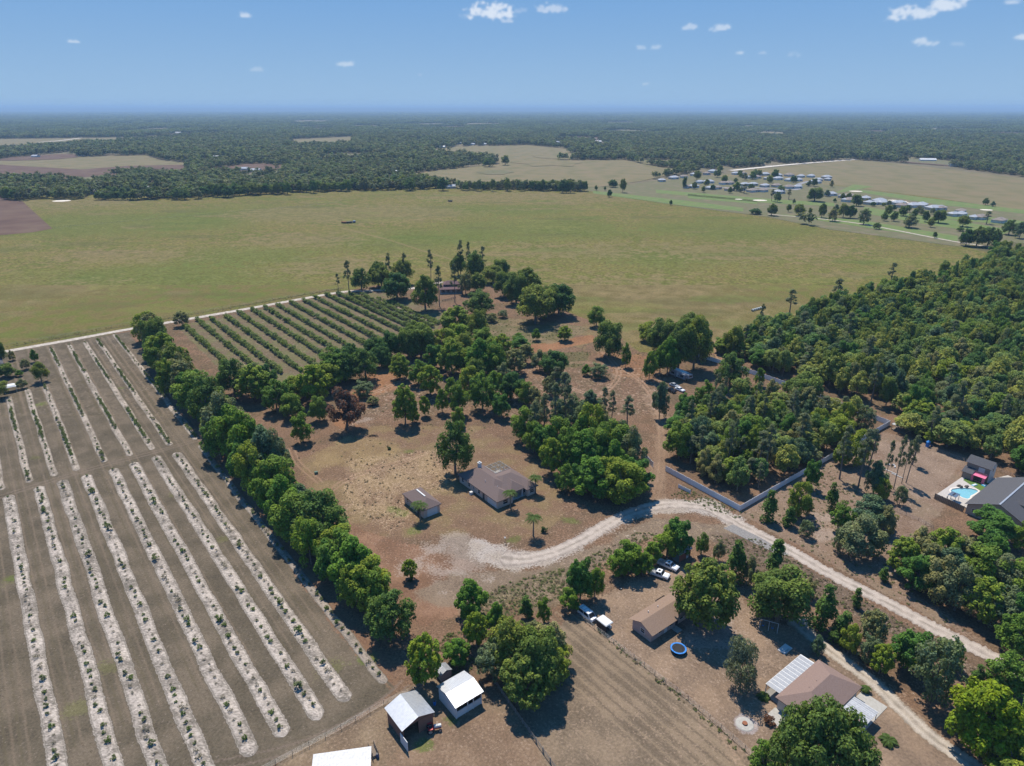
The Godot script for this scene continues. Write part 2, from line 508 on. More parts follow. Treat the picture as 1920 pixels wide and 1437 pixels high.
	s.lay([Vector2(-11.5, -154.3), Vector2(-8.7, -156.7), Vector2(0.0, -150.7), Vector2(7.0, -149.7), Vector2(17.4, -156.7), Vector2(30.7, -168.1), Vector2(44.3, -175.0), Vector2(58.8, -175.9), Vector2(66.3, -164.5), Vector2(62.1, -160.5), Vector2(50.7, -168.6), Vector2(36.7, -167.2), Vector2(24.7, -156.7), Vector2(10.9, -145.0), Vector2(0.0, -142.1), Vector2(-9.6, -146.1)], sand, 2.5, 1.0, 0.95, Color(0.43, 0.40, 0.335))
	# barn yard and mown paddock
	s.lay([Vector2(-43.1, -85.8), Vector2(-24.2, -101.6), Vector2(-17.5, -107.0), Vector2(-3.2, -104.2), Vector2(8.0, -85.8), Vector2(-5.1, -74.8), Vector2(-48.0, -74.8)], Color(0.26, 0.207, 0.14), 2.0, 0.5, 0.9, Color(0.29, 0.235, 0.155))
	s.lay([Vector2(-24.5, -86.3), Vector2(-12.4, -99.0), Vector2(-2.1, -99.0), Vector2(6.6, -86.6), Vector2(-5.5, -82.3)], Color(0.27, 0.195, 0.13), 4.0, 0.9, 0.7)
	s.lay([Vector2(10.1, -120.9), Vector2(13.8, -126.1), Vector2(25.1, -113.6), Vector2(35.4, -100.3), Vector2(43.6, -87.4), Vector2(46.3, -74.8), Vector2(10.3, -74.8), Vector2(4.9, -90.7), Vector2(0.0, -101.6)], Color(0.245, 0.203, 0.142), 1.0, 0.3, 1.0, Color(0.275, 0.225, 0.155))
	for n in 46:
		var a := Vector2(4, -122) + E2 * (n * 1.15 - 4.0)
		if Geometry2D.is_point_in_polygon(a + E1 * 25.0, PackedVector2Array([Vector2(10.1, -120.9), Vector2(13.8, -126.1), Vector2(43.6, -87.4), Vector2(46.3, -74.8), Vector2(10.3, -74.8), Vector2(0.0, -101.6)])):
			s.ruts(smooth_line([a, a + E1 * 25.0, a + E1 * 52.0], 0.35), 0.0, 0.4, Color(0.18, 0.15, 0.105) if n % 2 else Color(0.34, 0.28, 0.19), 0.5, n)
	for c in [Vector2(-15.9, -91.2), Vector2(-30.3, -111.4), Vector2(-11.6, -96.5)]: s.lay(circle(c, 1.5, 1.2), green, 1.0, 1.0, 0.7)
	# neighbours' yards
	s.lay([Vector2(14.1, -126.1), Vector2(31.8, -139.6), Vector2(46.2, -143.9), Vector2(59.0, -122.6), Vector2(69.3, -116.0), Vector2(77.1, -100.3), Vector2(82.1, -85.3), Vector2(46.3, -74.8), Vector2(35.7, -101.6)], Color(0.30, 0.238, 0.17), 3.0, 0.8, 0.9, Color(0.335, 0.26, 0.18))
	s.lay([Vector2(64.6, -168.6), Vector2(106.3, -200.9), Vector2(134.2, -221.0), Vector2(151.1, -204.7), Vector2(145.2, -186.9), Vector2(111.0, -158.0), Vector2(119.7, -153.0), Vector2(96.0, -135.5), Vector2(103.0, -114.4), Vector2(84.9, -139.6)], Color(0.315, 0.24, 0.175), 2.0, 0.9, 0.9, Color(0.27, 0.215, 0.15))
	s.lay([Vector2(128.0, -212.6), Vector2(148.5, -212.6), Vector2(146.5, -197.2), Vector2(123.2, -174.4), Vector2(116.9, -186.9)], Color(0.33, 0.262, 0.195), 3.0, 0.7, 0.8)
	for c in [Vector2(85.4, -158.0), Vector2(85.9, -164.5), Vector2(97.2, -142.8), Vector2(99.9, -168.6)]: s.lay(circle(c, 4.0, 3.0), Color(0.40, 0.34, 0.28), 3.0, 1.8, 0.7)
	s.lay([Vector2(54.0, -158.0), Vector2(66.3, -155.5), Vector2(89.1, -122.6), Vector2(97.1, -107.0), Vector2(89.8, -111.4), Vector2(78.7, -126.1), Vector2(69.3, -133.5), Vector2(57.0, -143.9)], Color(0.185, 0.15, 0.11), 2.0, 0.7, 0.85)
	s.lay([Vector2(38.1, -126.1), Vector2(49.9, -124.3), Vector2(48.5, -116.0), Vector2(38.9, -114.4)], Color(0.37, 0.32, 0.27), 3.0, 0.9, 0.7)
	s.lay(circle(Vector2(44.0, -95.5), 2.3, 2.3), Color(0.45, 0.42, 0.40), 0.8, 0.6, 0.9)
	# straw, shell and stone litter
	s.litter([Vector2(-54.9, -200.9), Vector2(-20.1, -208.5), Vector2(-18.4, -186.9), Vector2(-32.1, -158.0), Vector2(-49.2, -168.6)], 4200, Color(0.66, 0.52, 0.34), 21, 1.4)
	s.litter([Vector2(-248.1, -279.5), Vector2(-240.8, -310.0), Vector2(-195.8, -341.4), Vector2(-23.3, -104.0), Vector2(-43.2, -86.1), Vector2(-95.1, -80.3)], 9000, Color(0.36, 0.31, 0.25), 22, 0.7)
	s.litter([Vector2(-70.8, -200.9), Vector2(-47.8, -286.1), Vector2(69.3, -286.1), Vector2(43.0, -168.6), Vector2(-7.3, -124.3), Vector2(-44.7, -155.5)], 9000, Color(0.56, 0.45, 0.34), 23, 1.0)
	s.litter([Vector2(-11.1, -126.1), Vector2(41.0, -165.9), Vector2(65.1, -160.5), Vector2(15.1, -129.7)], 2600, Color(0.62, 0.51, 0.33), 24, 1.1)
	s.litter([Vector2(14.7, -126.1), Vector2(65.1, -160.5), Vector2(98.9, -109.9), Vector2(76.4, -99.0), Vector2(42.1, -88.5)], 4200, Color(0.56, 0.46, 0.35), 25, 1.0)
	s.litter([Vector2(66.1, -168.6), Vector2(134.2, -221.0), Vector2(148.8, -200.9), Vector2(96.0, -135.5), Vector2(103.0, -114.4)], 4000, Color(0.58, 0.49, 0.40), 26, 1.1)
	s.litter([Vector2(-188.6, -350.8), Vector2(-107.2, -418.9), Vector2(-30.1, -371.2), Vector2(-126.4, -279.5)], 2500, Color(0.50, 0.42, 0.33), 27, 0.8)
	s.litter([Vector2(-43.1, -85.8), Vector2(-24.2, -101.6), Vector2(-3.2, -104.2), Vector2(35.4, -100.3), Vector2(46.3, -74.8), Vector2(-48.0, -74.8)], 3000, Color(0.46, 0.37, 0.27), 28, 0.7)
	# dark scraps: dung, bark, burnt grass
	s.litter([Vector2(-70.8, -200.9), Vector2(-47.8, -286.1), Vector2(69.3, -286.1), Vector2(65.1, -160.5), Vector2(98.9, -109.9), Vector2(76.4, -99.0), Vector2(-7.3, -124.3), Vector2(-44.7, -155.5)], 7000, Color(0.12, 0.095, 0.07), 29, 1.2)
	s.litter([Vector2(-248.1, -279.5), Vector2(-240.8, -310.0), Vector2(-195.8, -341.4), Vector2(-23.3, -104.0), Vector2(-43.2, -86.1), Vector2(-95.1, -80.3)], 7000, Color(0.075, 0.062, 0.042), 30, 0.9)

# ------------------------------------------------------------------ plants
# Leaf faces spread over the shells of many lobes. lobes: [centre, radius]
func crown(seed_: int, lobes: Array, count: int, leaf: float, col: Color, vary := 0.25, thin := 0.75, droop := 0.0, pick := Color(-1, 0, 0), pick_share := 0.0) -> ArrayMesh:
	var r := RandomNumberGenerator.new()
	r.seed = seed_
	var weight := PackedFloat32Array()
	var tint := []
	var total := 0.0
	for l in lobes:
		total += l[1] * l[1]
		weight.append(total)
		var w := r.randf_range(-1.0, 1.0)
		tint.append(Color(col.r * (1.0 + 0.30 * vary * w), col.g * (1.0 + 0.18 * vary * w), col.b * (1.0 - 0.1 * vary * w)))
	var k := kit()
	k.v.resize(count * 4); k.c.resize(count * 4); k.ix.resize(count * 6)
	for i in count:
		var at := weight.bsearch(r.randf() * total)
		at = mini(at, lobes.size() - 1)
		var d := Vector3(r.randfn(), r.randfn(), r.randfn()).normalized()
		if d.y < -0.1 and r.randf() < 0.65: d.y = -d.y
		var rad: float = lobes[at][1]
		var p: Vector3 = lobes[at][0] + d * rad * lerpf(0.6, 1.12, sqrt(r.randf()))
		var nn := (d * 0.8 + Vector3(r.randfn(), r.randfn(), r.randfn()) * 0.42 + Vector3(0, 0.75, 0)).normalized()
		var t := nn.cross(Vector3(r.randfn(), r.randfn(), r.randfn())).normalized()
		t = (t + Vector3.DOWN * droop).normalized()
		var b := nn.cross(t).normalized()
		var s := leaf * r.randf_range(0.6, 1.35)
		var tt := t * s * 0.62
		var bb := b * s * 0.62 * thin
		var c: Color = tint[at]
		if pick.r >= 0.0 and r.randf() < pick_share: c = pick
		c = c * (1.0 + vary * r.randf_range(-0.8, 0.8))
		c.a = 1.0
		var q := i * 4
		k.v[q] = p - tt; k.v[q + 1] = p + bb + tt * 0.15; k.v[q + 2] = p + tt; k.v[q + 3] = p - bb + tt * 0.1
		for e in 4: k.c[q + e] = c
		var w6 := i * 6
		k.ix[w6] = q; k.ix[w6 + 1] = q + 1; k.ix[w6 + 2] = q + 2; k.ix[w6 + 3] = q; k.ix[w6 + 4] = q + 2; k.ix[w6 + 5] = q + 3
	var a := []
	a.resize(Mesh.ARRAY_MAX)
	a[Mesh.ARRAY_VERTEX] = k.v
	a[Mesh.ARRAY_COLOR] = k.c
	a[Mesh.ARRAY_INDEX] = k.ix
	var m := ArrayMesh.new()
	m.add_surface_from_arrays(Mesh.PRIMITIVE_TRIANGLES, a)
	return m

func dome_lobes(r: RandomNumberGenerator, n: int, rx: float, y0: float, y1: float, lobe: float, tall := 1.0) -> Array:
	# lobes on an uneven egg between heights y0 and y1
	var out := []
	var mid := lerpf(y0, y1, 0.45)
	for i in n:
		var d := Vector3(r.randfn(), r.randfn(), r.randfn()).normalized()
		if d.y < -0.85: d.y *= -0.6
		d = d.normalized()
		var rho := r.randf_range(0.45, 0.97)
		var squeeze := 1.0 - 0.35 * tall * maxf(0.0, d.y)
		out.append([Vector3(d.x * rx * rho * squeeze, mid + d.y * rho * ((y1 - mid) if d.y > 0 else (mid - y0)), d.z * rx * rho * squeeze), lobe * rx * r.randf_range(0.7, 1.3)])
	return out

func trunk_mesh(seed_: int, h: float, base: float, lobes: Array, limbs: int, lean := 0.05) -> ArrayMesh:
	var r := RandomNumberGenerator.new()
	r.seed = seed_
	var k := kit()
	var fork := Vector3(r.randfn() * lean * h, h, r.randfn() * lean * h)
	k.tube([Vector3(0, -0.2, 0), Vector3(fork.x * 0.2, h * 0.35, fork.z * 0.3), fork], [base * 1.25, base, base * 0.7], 7)
	for i in mini(limbs, lobes.size()):
		var e: Vector3 = lobes[i][0]
		var s := Vector3(fork.x * 0.8, h * r.randf_range(0.6, 0.98), fork.z * 0.8)
		var m := s.lerp(e, 0.5) + Vector3(r.randfn(), 0.6, r.randfn()) * 0.12 * h
		k.tube([s, m, e], [base * 0.5, base * 0.3, base * 0.08], 5)
	return k.mesh()

var protos := {}   # kind -> array of {trunk, crown, h, w}

func make_protos() -> void:
	var r := RandomNumberGenerator.new()
	r.seed = 77
	# kind: [variants, height, crown radius, crown bottom, lobe count, lobe size, leaves, leaf size, colour, vary, trunk radius]
	var table := {
		"oak": [5, 10.0, 5.6, 0.9, 90, 0.19, 16000, 0.35, Color(0.130, 0.188, 0.036), 0.6, 0.36],
		"broad": [5, 10.0, 4.3, 0.5, 70, 0.21, 11500, 0.34, Color(0.150, 0.228, 0.030), 0.6, 0.24],
		"bright": [4, 9.0, 4.2, 0.5, 60, 0.21, 9800, 0.34, Color(0.160, 0.245, 0.026), 0.6, 0.2],
		"grey": [5, 9.0, 4.4, 0.4, 70, 0.19, 9000, 0.32, Color(0.182, 0.208, 0.088), 0.6, 0.2],
		"forest": [5, 11.0, 4.6, 1.2, 60, 0.22, 7600, 0.39, Color(0.192, 0.248, 0.060), 0.65, 0.22],
		"lime": [1, 10.0, 5.6, 0.8, 110, 0.17, 15000, 0.40, Color(0.20, 0.27, 0.014), 0.6, 0.3],
		"giant": [1, 12.0, 10.5, 1.0, 260, 0.12, 36000, 0.40, Color(0.112, 0.172, 0.034), 0.6, 0.5],
	}
	for kind in table:
		var t: Array = table[kind]
		protos[kind] = []
		for n in t[0]:
			r.seed = 100 + hash(kind) % 1000 + n * 17
			var shape: float = [1.0, 0.8, 1.25, 0.68, 1.1][n % 5]   # coarse or fine lobes
			var lush: float = [1.0, 0.8, 1.1, 0.66, 0.9][(n + 2) % 5]
			var lobes := dome_lobes(r, int(t[4] / shape / shape), t[2], t[3], t[1], t[5] * shape, r.randf_range(0.2, 1.1))
			var col: Color = t[8]
			var sh: float = 1.0 + 0.2 * (n - (t[0] - 1) * 0.5)
			col = Color(col.r * sh, col.g * (0.6 + 0.4 * sh), col.b)
			protos[kind].append({"trunk": trunk_mesh(n + 5, t[1] * 0.42, t[10], lobes, 7), "crown": crown(n * 31 + hash(kind) % 997, lobes, int(t[6] * lush), t[7], col, t[9]), "h": t[1] * 1.08, "w": t[2] * 2.32})
	# upright young trees
	protos["column"] = []
	for n in 3:
		r.seed = 300 + n
		var lobes := []
		for i in 22:
			var y := r.randf_range(0.5, 6.6)
			var rr := 1.5 * (1.0 - pow(y / 7.2, 1.6)) + 0.2
			var a := r.randf() * TAU
			lobes.append([Vector3(cos(a) * rr * 0.6, y, sin(a) * rr * 0.6), 0.42 + 0.35 * rr])
		protos["column"].append({"trunk": trunk_mesh(n + 60, 3.0, 0.12, lobes, 3), "crown": crown(n + 71, lobes, 2600, 0.3, Color(0.090, 0.160, 0.030), 0.6), "h": 7.2, "w": 3.6})
	# pines: bare trunk, tufts at the top
	protos["pine"] = []
	for n in 4:
		r.seed = 400 + n
		var lobes := []
		for i in 30:
			var y := r.randf_range(6.6, 14.8)
			var reach := 2.5 * (1.0 - (y - 6.6) / 10.5) * (0.55 + 0.45 * r.randf()) + 0.25
			var a := i * 2.4 + r.randf()
			lobes.append([Vector3(cos(a) * reach * r.randf_range(0.5, 1.0), y, sin(a) * reach * r.randf_range(0.5, 1.0)), r.randf_range(0.32, 0.68)])
		lobes.append([Vector3(0, 14.8, 0), 0.6])
		var k := kit()
		var le := r.randfn() * 0.25
		k.tube([Vector3(0, -0.2, 0), Vector3(le * 0.4, 5, 0), Vector3(le, 10, le * 0.4), Vector3(le * 0.6, 14.8, 0)], [0.24, 0.19, 0.14, 0.04], 6)
		for i in lobes.size():
			var e: Vector3 = lobes[i][0]
			k.tube([Vector3(le * e.y / 10.0, e.y - 0.7, 0), e], [0.06, 0.02], 4)
		protos["pine"].append({"trunk": k.mesh(), "crown": crown(n + 81, lobes, 3000, 0.44, Color(0.150, 0.178, 0.088), 0.6, 0.25), "h": 15.4, "w": 5.4})
	# feathery low tree
	r.seed = 500
	var wl := dome_lobes(r, 40, 3.4, 0.6, 6.2, 0.26, 0.3)
	protos["willow"] = [{"trunk": trunk_mesh(91, 2.4, 0.16, wl, 8), "crown": crown(92, wl, 7000, 0.3, Color(0.16, 0.185, 0.105), 0.5, 0.35, 0.5), "h": 6.5, "w": 7.2}]
	# dead tree: rust leaves left on grey twigs
	r.seed = 510
	var dl := dome_lobes(r, 36, 4.6, 1.6, 9.6, 0.24, 0.5)
	var tw := kit()
	for l in dl:
		for q in 7:
			var e: Vector3 = l[0] + Vector3(r.randfn(), r.randfn(), r.randfn()).normalized() * l[1]
			tw.tube([l[0], e], [0.035, 0.012], 3)
	var tk := trunk_mesh(93, 4.0, 0.3, dl, 36)
	var st := SurfaceTool.new()
	st.begin(Mesh.PRIMITIVE_TRIANGLES)
	st.append_from(tk, 0, Transform3D())
	st.append_from(tw.mesh(), 0, Transform3D())
	protos["dead"] = [{"trunk": st.commit(), "crown": crown(94, dl, 9000, 0.34, Color(0.175, 0.070, 0.036), 0.6, 0.6, 0.0, Color(0.12, 0.10, 0.08), 0.35), "h": 10.0, "w": 9.6}]

const TREE_NAMES := {"oak": "oak_tree", "broad": "leafy_tree", "bright": "young_leafy_tree", "grey": "scrub_tree", "forest": "forest_tree", "lime": "lime_green_tree", "giant": "spreading_tree", "column": "upright_tree", "pine": "pine_tree", "willow": "feathery_tree", "dead": "dead_tree"}
var tree_count := 0

func plant(kind: String, x: float, z: float, h: float, w: float, label: String, group: String) -> void:
	var list: Array = protos[kind]
	var p: Dictionary = list[(tree_count * 7 + int(absf(x) * 3.0)) % list.size()]
	tree_count += 1
	var o := thing(TREE_NAMES[kind], label, "tree", Vector3(x, 0, z), fmod(x * 12.9 + z * 7.7, TAU), group)
	o.scale = Vector3(w / p.w, h / p.h, w / p.w)
	part("trunk", p.trunk, M.bark, o)
	part("crown", p.crown, M.leaf, o)

const KIND_WORDS := {"oak": "dark round oak", "broad": "leafy green tree", "bright": "bright green tree", "pine": "tall bare-trunked pine", "grey": "grey-green scrub tree", "column": "slim upright tree"}

func ordinal(n: int) -> String:
	var small := ["zeroth", "first", "second", "third", "fourth", "fifth", "sixth", "seventh", "eighth", "ninth", "tenth", "eleventh", "twelfth", "thirteenth", "fourteenth", "fifteenth", "sixteenth", "seventeenth", "eighteenth", "nineteenth", "twentieth"]
	if n <= 20: return small[n]
	var tens := ["", "", "twent", "thirt", "fort", "fift", "sixt", "sevent", "eight", "ninet"]
	return tens[n / 10] + ("ieth" if n % 10 == 0 else "y-" + small[n % 10])

func plant_all(list: Array, where: String, group: String) -> void:
	# list: kind, x, z, height, crown width, own label or nothing
	var count := {}
	for t in list:
		count[t[0]] = count.get(t[0], 0) + 1
		var label: String = t[5] if t.size() > 5 else "%s %s %s" % [ordinal(count[t[0]]), KIND_WORDS[t[0]], where]
		plant(t[0], t[1], t[2], t[3], t[4], label, group)

func scatter(poly: Array, gap: float, seed_: int) -> Array:
	var out := []
	var pp := PackedVector2Array(poly)
	var r := RandomNumberGenerator.new()
	r.seed = seed_
	var lo := Vector2(1e9, 1e9)
	var hi := -lo
	for p in poly:
		lo = lo.min(p)
		hi = hi.max(p)
	var y := lo.y
	var odd := false
	while y < hi.y:
		var x := lo.x + (gap * 0.5 if odd else 0.0)
		while x < hi.x:
			var p := Vector2(x + r.randf_range(-0.38, 0.38) * gap, y + r.randf_range(-0.38, 0.38) * gap)
			if Geometry2D.is_point_in_polygon(p, pp): out.append(p)
			x += gap
		y += gap * 0.87
		odd = not odd
	return out

func wood(poly: Array, gap: float, h: float, w: float, seed_: int, most: int, kinds: Array, label: String, group: String, mass_label: String, marks: Array) -> void:
	var pts := scatter(poly, gap, seed_)
	var r := RandomNumberGenerator.new()
	r.seed = seed_ + 1
	pts.sort_custom(func(a, b): return a.length() - absf(a.x) * 0.15 < b.length() - absf(b.x) * 0.15)
	var lists := {}
	for i in pts.size():
		var kind: String = kinds[r.randi() % kinds.size()]
		var hh := h * r.randf_range(0.62, 1.32)
		var ww := w * r.randf_range(0.65, 1.3)
		if kind == "pine":
			hh *= 1.25
			ww *= 0.6
		var p: Vector2 = pts[i]
		if i < most:
			var rim := 1e9
			for e in poly.size(): rim = minf(rim, p.distance_to(Geometry2D.get_closest_point_to_segment(p, poly[e], poly[(e + 1) % poly.size()])))
			var close: Array = marks[0]
			for e in marks:
				if p.distance_to(e[0]) < p.distance_to(close[0]): close = e
			var spot: String = (" at its edge, nearest " if rim < gap else " inside it, nearest ") + close[1]
			plant(kind, p.x, p.y, hh, ww, label % {"forest": "broadleaf", "grey": "grey-green", "pine": "pine", "broad": "leafy", "oak": "dark round"}[kind] + spot, group)
		else:
			if kind == "pine": kind = "forest"
			var proto: Dictionary = protos[kind][i % protos[kind].size()]
			if not lists.has(proto.crown): lists[proto.crown] = []
			lists[proto.crown].append(Transform3D(Basis(Vector3.UP, r.randf() * TAU).scaled(Vector3(ww / proto.w, hh / proto.h, ww / proto.w)), v3(p)))
	for m in lists: stuff("forest_canopy", mass_label, "forest", m, M.leaf, lists[m])

# raised bed of pale sand with weeds and plant litter
func sand_bed(p: Vector2, length: float, half: float, seed_: int, pale: Color, dull: Color) -> void:
	var fn := FastNoiseLite.new()
	fn.seed = seed_
	fn.frequency = 0.09
	fn.fractal_octaves = 3
	var fq := FastNoiseLite.new()
	fq.seed = seed_ + 5
	fq.frequency = 1.9
	fq.fractal_octaves = 3
	var grit := RandomNumberGenerator.new()
	grit.seed = seed_
	var k := kit()
	var across := [-1.22, -1.08, -1.0, -0.85, -0.65, -0.45, -0.25, -0.08, 0.08, 0.25, 0.45, 0.65, 0.85, 1.0, 1.08, 1.22]
	var rise := [0.0, 0.02, 0.03, 0.08, 0.12, 0.15, 0.17, 0.18, 0.18, 0.17, 0.15, 0.12, 0.08, 0.03, 0.02, 0.0]
	var n := int(length / 0.3)
	var drift := 0.0
	for i in n + 1:
		var s := length * i / n
		var cap := sqrt(clampf(minf(s, length - s) / half, 0.02, 1.0))
		drift = fn.get_noise_1d(s * 0.5) * 0.32
		var c := p + E1 * s + E2 * drift
		var wl := half * cap * (1.0 + 0.16 * fn.get_noise_2d(s * 0.6, 40.0) + 0.16 * fq.get_noise_2d(s * 0.6, 3.0))
		var wr := half * cap * (1.0 + 0.16 * fn.get_noise_2d(s * 0.6, 90.0) + 0.16 * fq.get_noise_2d(s * 0.6, 9.0))
		for j in across.size():
			var t: float = across[j]
			var q := c + E2 * (t * (wl if t < 0 else wr))
			var f := fq.get_noise_2d(q.x * 1.3, q.y * 1.3)
			var g := fn.get_noise_2d(q.x * 2.2 + 70, q.y * 2.2)
			var g2 := fn.get_noise_2d(s * 0.8, 200.0)
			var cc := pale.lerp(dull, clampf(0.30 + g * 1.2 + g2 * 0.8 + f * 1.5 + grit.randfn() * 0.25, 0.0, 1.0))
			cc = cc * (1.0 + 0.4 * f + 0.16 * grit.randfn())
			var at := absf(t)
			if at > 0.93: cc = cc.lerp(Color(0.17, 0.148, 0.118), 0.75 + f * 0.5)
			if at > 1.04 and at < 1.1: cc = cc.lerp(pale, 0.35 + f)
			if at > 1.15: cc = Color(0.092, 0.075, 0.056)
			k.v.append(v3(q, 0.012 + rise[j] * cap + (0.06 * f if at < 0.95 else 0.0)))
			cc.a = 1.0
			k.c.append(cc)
	var w := across.size()
	for i in n:
		for j in w - 1:
			var a := i * w + j
			for q in [a, a + 1, a + w + 1, a, a + w + 1, a + w]: k.ix.append(q)
	var st := SurfaceTool.new()
	st.begin(Mesh.PRIMITIVE_TRIANGLES)
	for i in k.v.size():
		st.set_color(k.c[i])
		st.add_vertex(k.v[i])
	for i in k.ix: st.add_index(i)
	st.generate_normals()
	setting("sand_bed", st.commit(), M.bed)

func palm(at: Vector2, h: float, spread: float, label: String, fronds := 12, seed_ := 1) -> void:
	var r := RandomNumberGenerator.new()
	r.seed = seed_
	var o := thing("palm_tree", label, "palm", v3(at), r.randf() * TAU, "palms on the home site and beside the houses")
	if h > 1.2:
		var le := r.randfn() * 0.15
		part("trunk", kit().tube([Vector3(0, -0.1, 0), Vector3(le, h * 0.5, 0), Vector3(le * 1.6, h, 0)], [0.24, 0.17, 0.14], 8).mesh(), M.bark, o)
	for i in fronds:
		var a := TAU * i / fronds + r.randf_range(-0.2, 0.2)
		var lift := r.randf_range(0.1, 1.0)
		var dir := Vector3(cos(a), 0, sin(a))
		var side := Vector3(-sin(a), 0, cos(a))
		var k := kit()
		var pts := []
		for s in 9:
			var t := s / 8.0
			pts.append(Vector3(0, h, 0) + dir * spread * t * (0.75 + 0.25 * lift) + Vector3.UP * spread * (lift * t - (0.55 + 0.75 * lift) * t * t))
		k.col = Color(0.075, 0.105, 0.03)
		k.tube([pts[0], pts[4], pts[8]], [0.04, 0.03, 0.01], 3)
		for s in range(1, 9):
			for q in 2:
				var p: Vector3 = pts[s - 1].lerp(pts[s], q * 0.5)
				var t := (s - 1 + q * 0.5) / 8.0
				var ll := spread * 0.3 * sin(PI * clampf(t * 0.9 + 0.12, 0, 1))
				k.col = Color(0.070, 0.115, 0.025) * (0.8 + 0.5 * r.randf())
				k.col.a = 1.0
				for sg in [-1.0, 1.0]:
					var tip: Vector3 = p + side * sg * ll + dir * ll * 0.5 + Vector3.DOWN * ll * 0.35
					k.quad(p - dir * 0.10, p.lerp(tip, 0.5) - dir * 0.12, tip, p.lerp(tip, 0.5) + dir * 0.14)
		part("frond", k.mesh(), M.leaf, o)

func bushes() -> void:
	# orchard plants on the sand beds and the hedged citrus block
	var r := RandomNumberGenerator.new()
	r.seed = 31
	var sap := []
	for n in 4:
		var l := dome_lobes(r, 9, 0.5, 0.12, 1.0, 0.4, 0.3)
		sap.append(crown(600 + n, l, 150, 0.21, Color(0.125, 0.150, 0.065) if n % 2 else Color(0.125, 0.175, 0.045), 0.6, 0.6))
	var twig := []
	for n in 2:
		var l := dome_lobes(r, 8, 0.5, 0.05, 0.7, 0.4, 0.3)
		twig.append(crown(620 + n, l, 90, 0.17, Color(0.17, 0.155, 0.11), 0.5, 0.35))
	var cit := []
	for n in 4:
		var l := dome_lobes(r, 12, 0.9, 0.15, 1.5, 0.38, 0.3)
		cit.append(crown(640 + n, l, 260, 0.27, Color(0.20, 0.25, 0.060) if n % 2 else Color(0.175, 0.215, 0.072), 0.5, 0.65))
	var spots := []   # [p, scale, mesh, row words]
	var rows: Array = [[-107.8,-210.4,133.4], [-113.7,-205.1,132.3], [-119.4,-202.6,134.6], [-124.6,-198.2,133.9], [-129.0,-194.1,133.8], [-135.3,-190.0,149.8], [-140.9,-186.7,145.5], [-145.7,-182.9,140.7], [-151.5,-177.7,134.1]]
	for i in rows.size():
		var row: Array = rows[i]
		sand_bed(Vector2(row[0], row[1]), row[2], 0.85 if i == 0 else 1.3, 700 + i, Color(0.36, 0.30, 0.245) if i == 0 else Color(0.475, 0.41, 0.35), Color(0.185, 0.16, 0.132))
		var s := 1.5
		while s < row[2] - 2.0:
			if r.randf() < 0.86:
				var sc := r.randf_range(0.6, 1.1)
				if r.randf() < 0.12: sc *= 1.6
				var dry := r.randf() < 0.45
				spots.append([Vector2(row[0], row[1]) + E1 * s + E2 * r.randf_range(-0.35, 0.35), sc, twig[r.randi() % 2] if dry else sap[r.randi() % 4], dry, "near", i])
			s += r.randf_range(1.7, 2.5)
	rows = [[-204.8,-335.3,152.7], [-208.6,-326.5,147.4], [-212.4,-322.3,146.2], [-217.9,-318.2,146.6], [-223.3,-312.8,145.3], [-195.9,-264.9,91.6], [-200.8,-261.0,91.3], [-203.4,-253.4,86.7], [-195.2,-231.4,64.4]]
	for i in rows.size():
		var row: Array = rows[i]
		sand_bed(Vector2(row[0], row[1]), row[2], 0.92, 740 + i, Color(0.43, 0.365, 0.30), Color(0.18, 0.15, 0.115))
		var s := 1.0
		while s < row[2] - 1.0:
			var dense := sin(s * 0.09 + i * 1.7) + r.randf_range(-0.5, 0.5)
			if dense > -0.2 or r.randf() < 0.6:
				var sc := r.randf_range(0.8, 1.25) if dense > 0.1 else r.randf_range(0.45, 0.8)
				var dry := dense < 0.1 and r.randf() < 0.4
				spots.append([Vector2(row[0], row[1]) + E1 * s + E2 * r.randf_range(-0.3, 0.3), sc, twig[r.randi() % 2] if dry else sap[r.randi() % 4], dry, "far", i])
			s += r.randf_range(0.95, 1.3) if dense > 0.1 else r.randf_range(1.6, 2.3)
	spots.sort_custom(func(a, b): return a[1] / a[0].length() > b[1] / b[0].length())
	spread_out(spots, 300, "orchard_sapling", "sapling", func(e): return ("dry twiggy sapling" if e[3] else "green leafy sapling") + (" on the %s sand row from the hedgerow, %s the cross lane" % [ordinal(e[5] + 1), "before" if e[4] == "near" else "beyond"]), "saplings on the sand rows", "small saplings spread along the far sand rows")
	# citrus block
	spots = []
	rows = [[-173.5,-347.0,78.4], [-172.7,-359.7,101.4], [-166.6,-362.8,108.0], [-160.7,-368.0,110.8], [-156.7,-375.5,116.5], [-150.4,-381.0,116.4], [-143.9,-384.4,114.5], [-138.6,-390.2,115.3], [-132.9,-396.1,114.7], [-126.3,-401.0,111.9], [-121.2,-407.2,111.3], [-115.9,-413.7,108.6], [-109.3,-416.3,102.7], [-101.7,-415.0,94.0], [-93.5,-412.4,84.2], [-83.6,-407.2,71.5], [-73.5,-397.4,56.4]]
	for i in rows.size():
		var row: Array = rows[i]
		sand_bed(Vector2(row[0], row[1]), row[2], 0.75, 780 + i, Color(0.30, 0.24, 0.18), Color(0.15, 0.12, 0.085))
		var s := 0.6
		var thinrow := i > 14
		while s < row[2]:
			if r.randf() < (0.6 if thinrow else 0.94):
				spots.append([Vector2(row[0], row[1]) + E1 * s + E2 * r.randf_range(-0.2, 0.2), r.randf_range(1.05, 1.7) * (0.8 if thinrow else 1.0), cit[r.randi() % 4], false, "", i])
			s += r.randf_range(1.05, 1.45)
	spots.sort_custom(func(a, b): return a[0].length() < b[0].length())
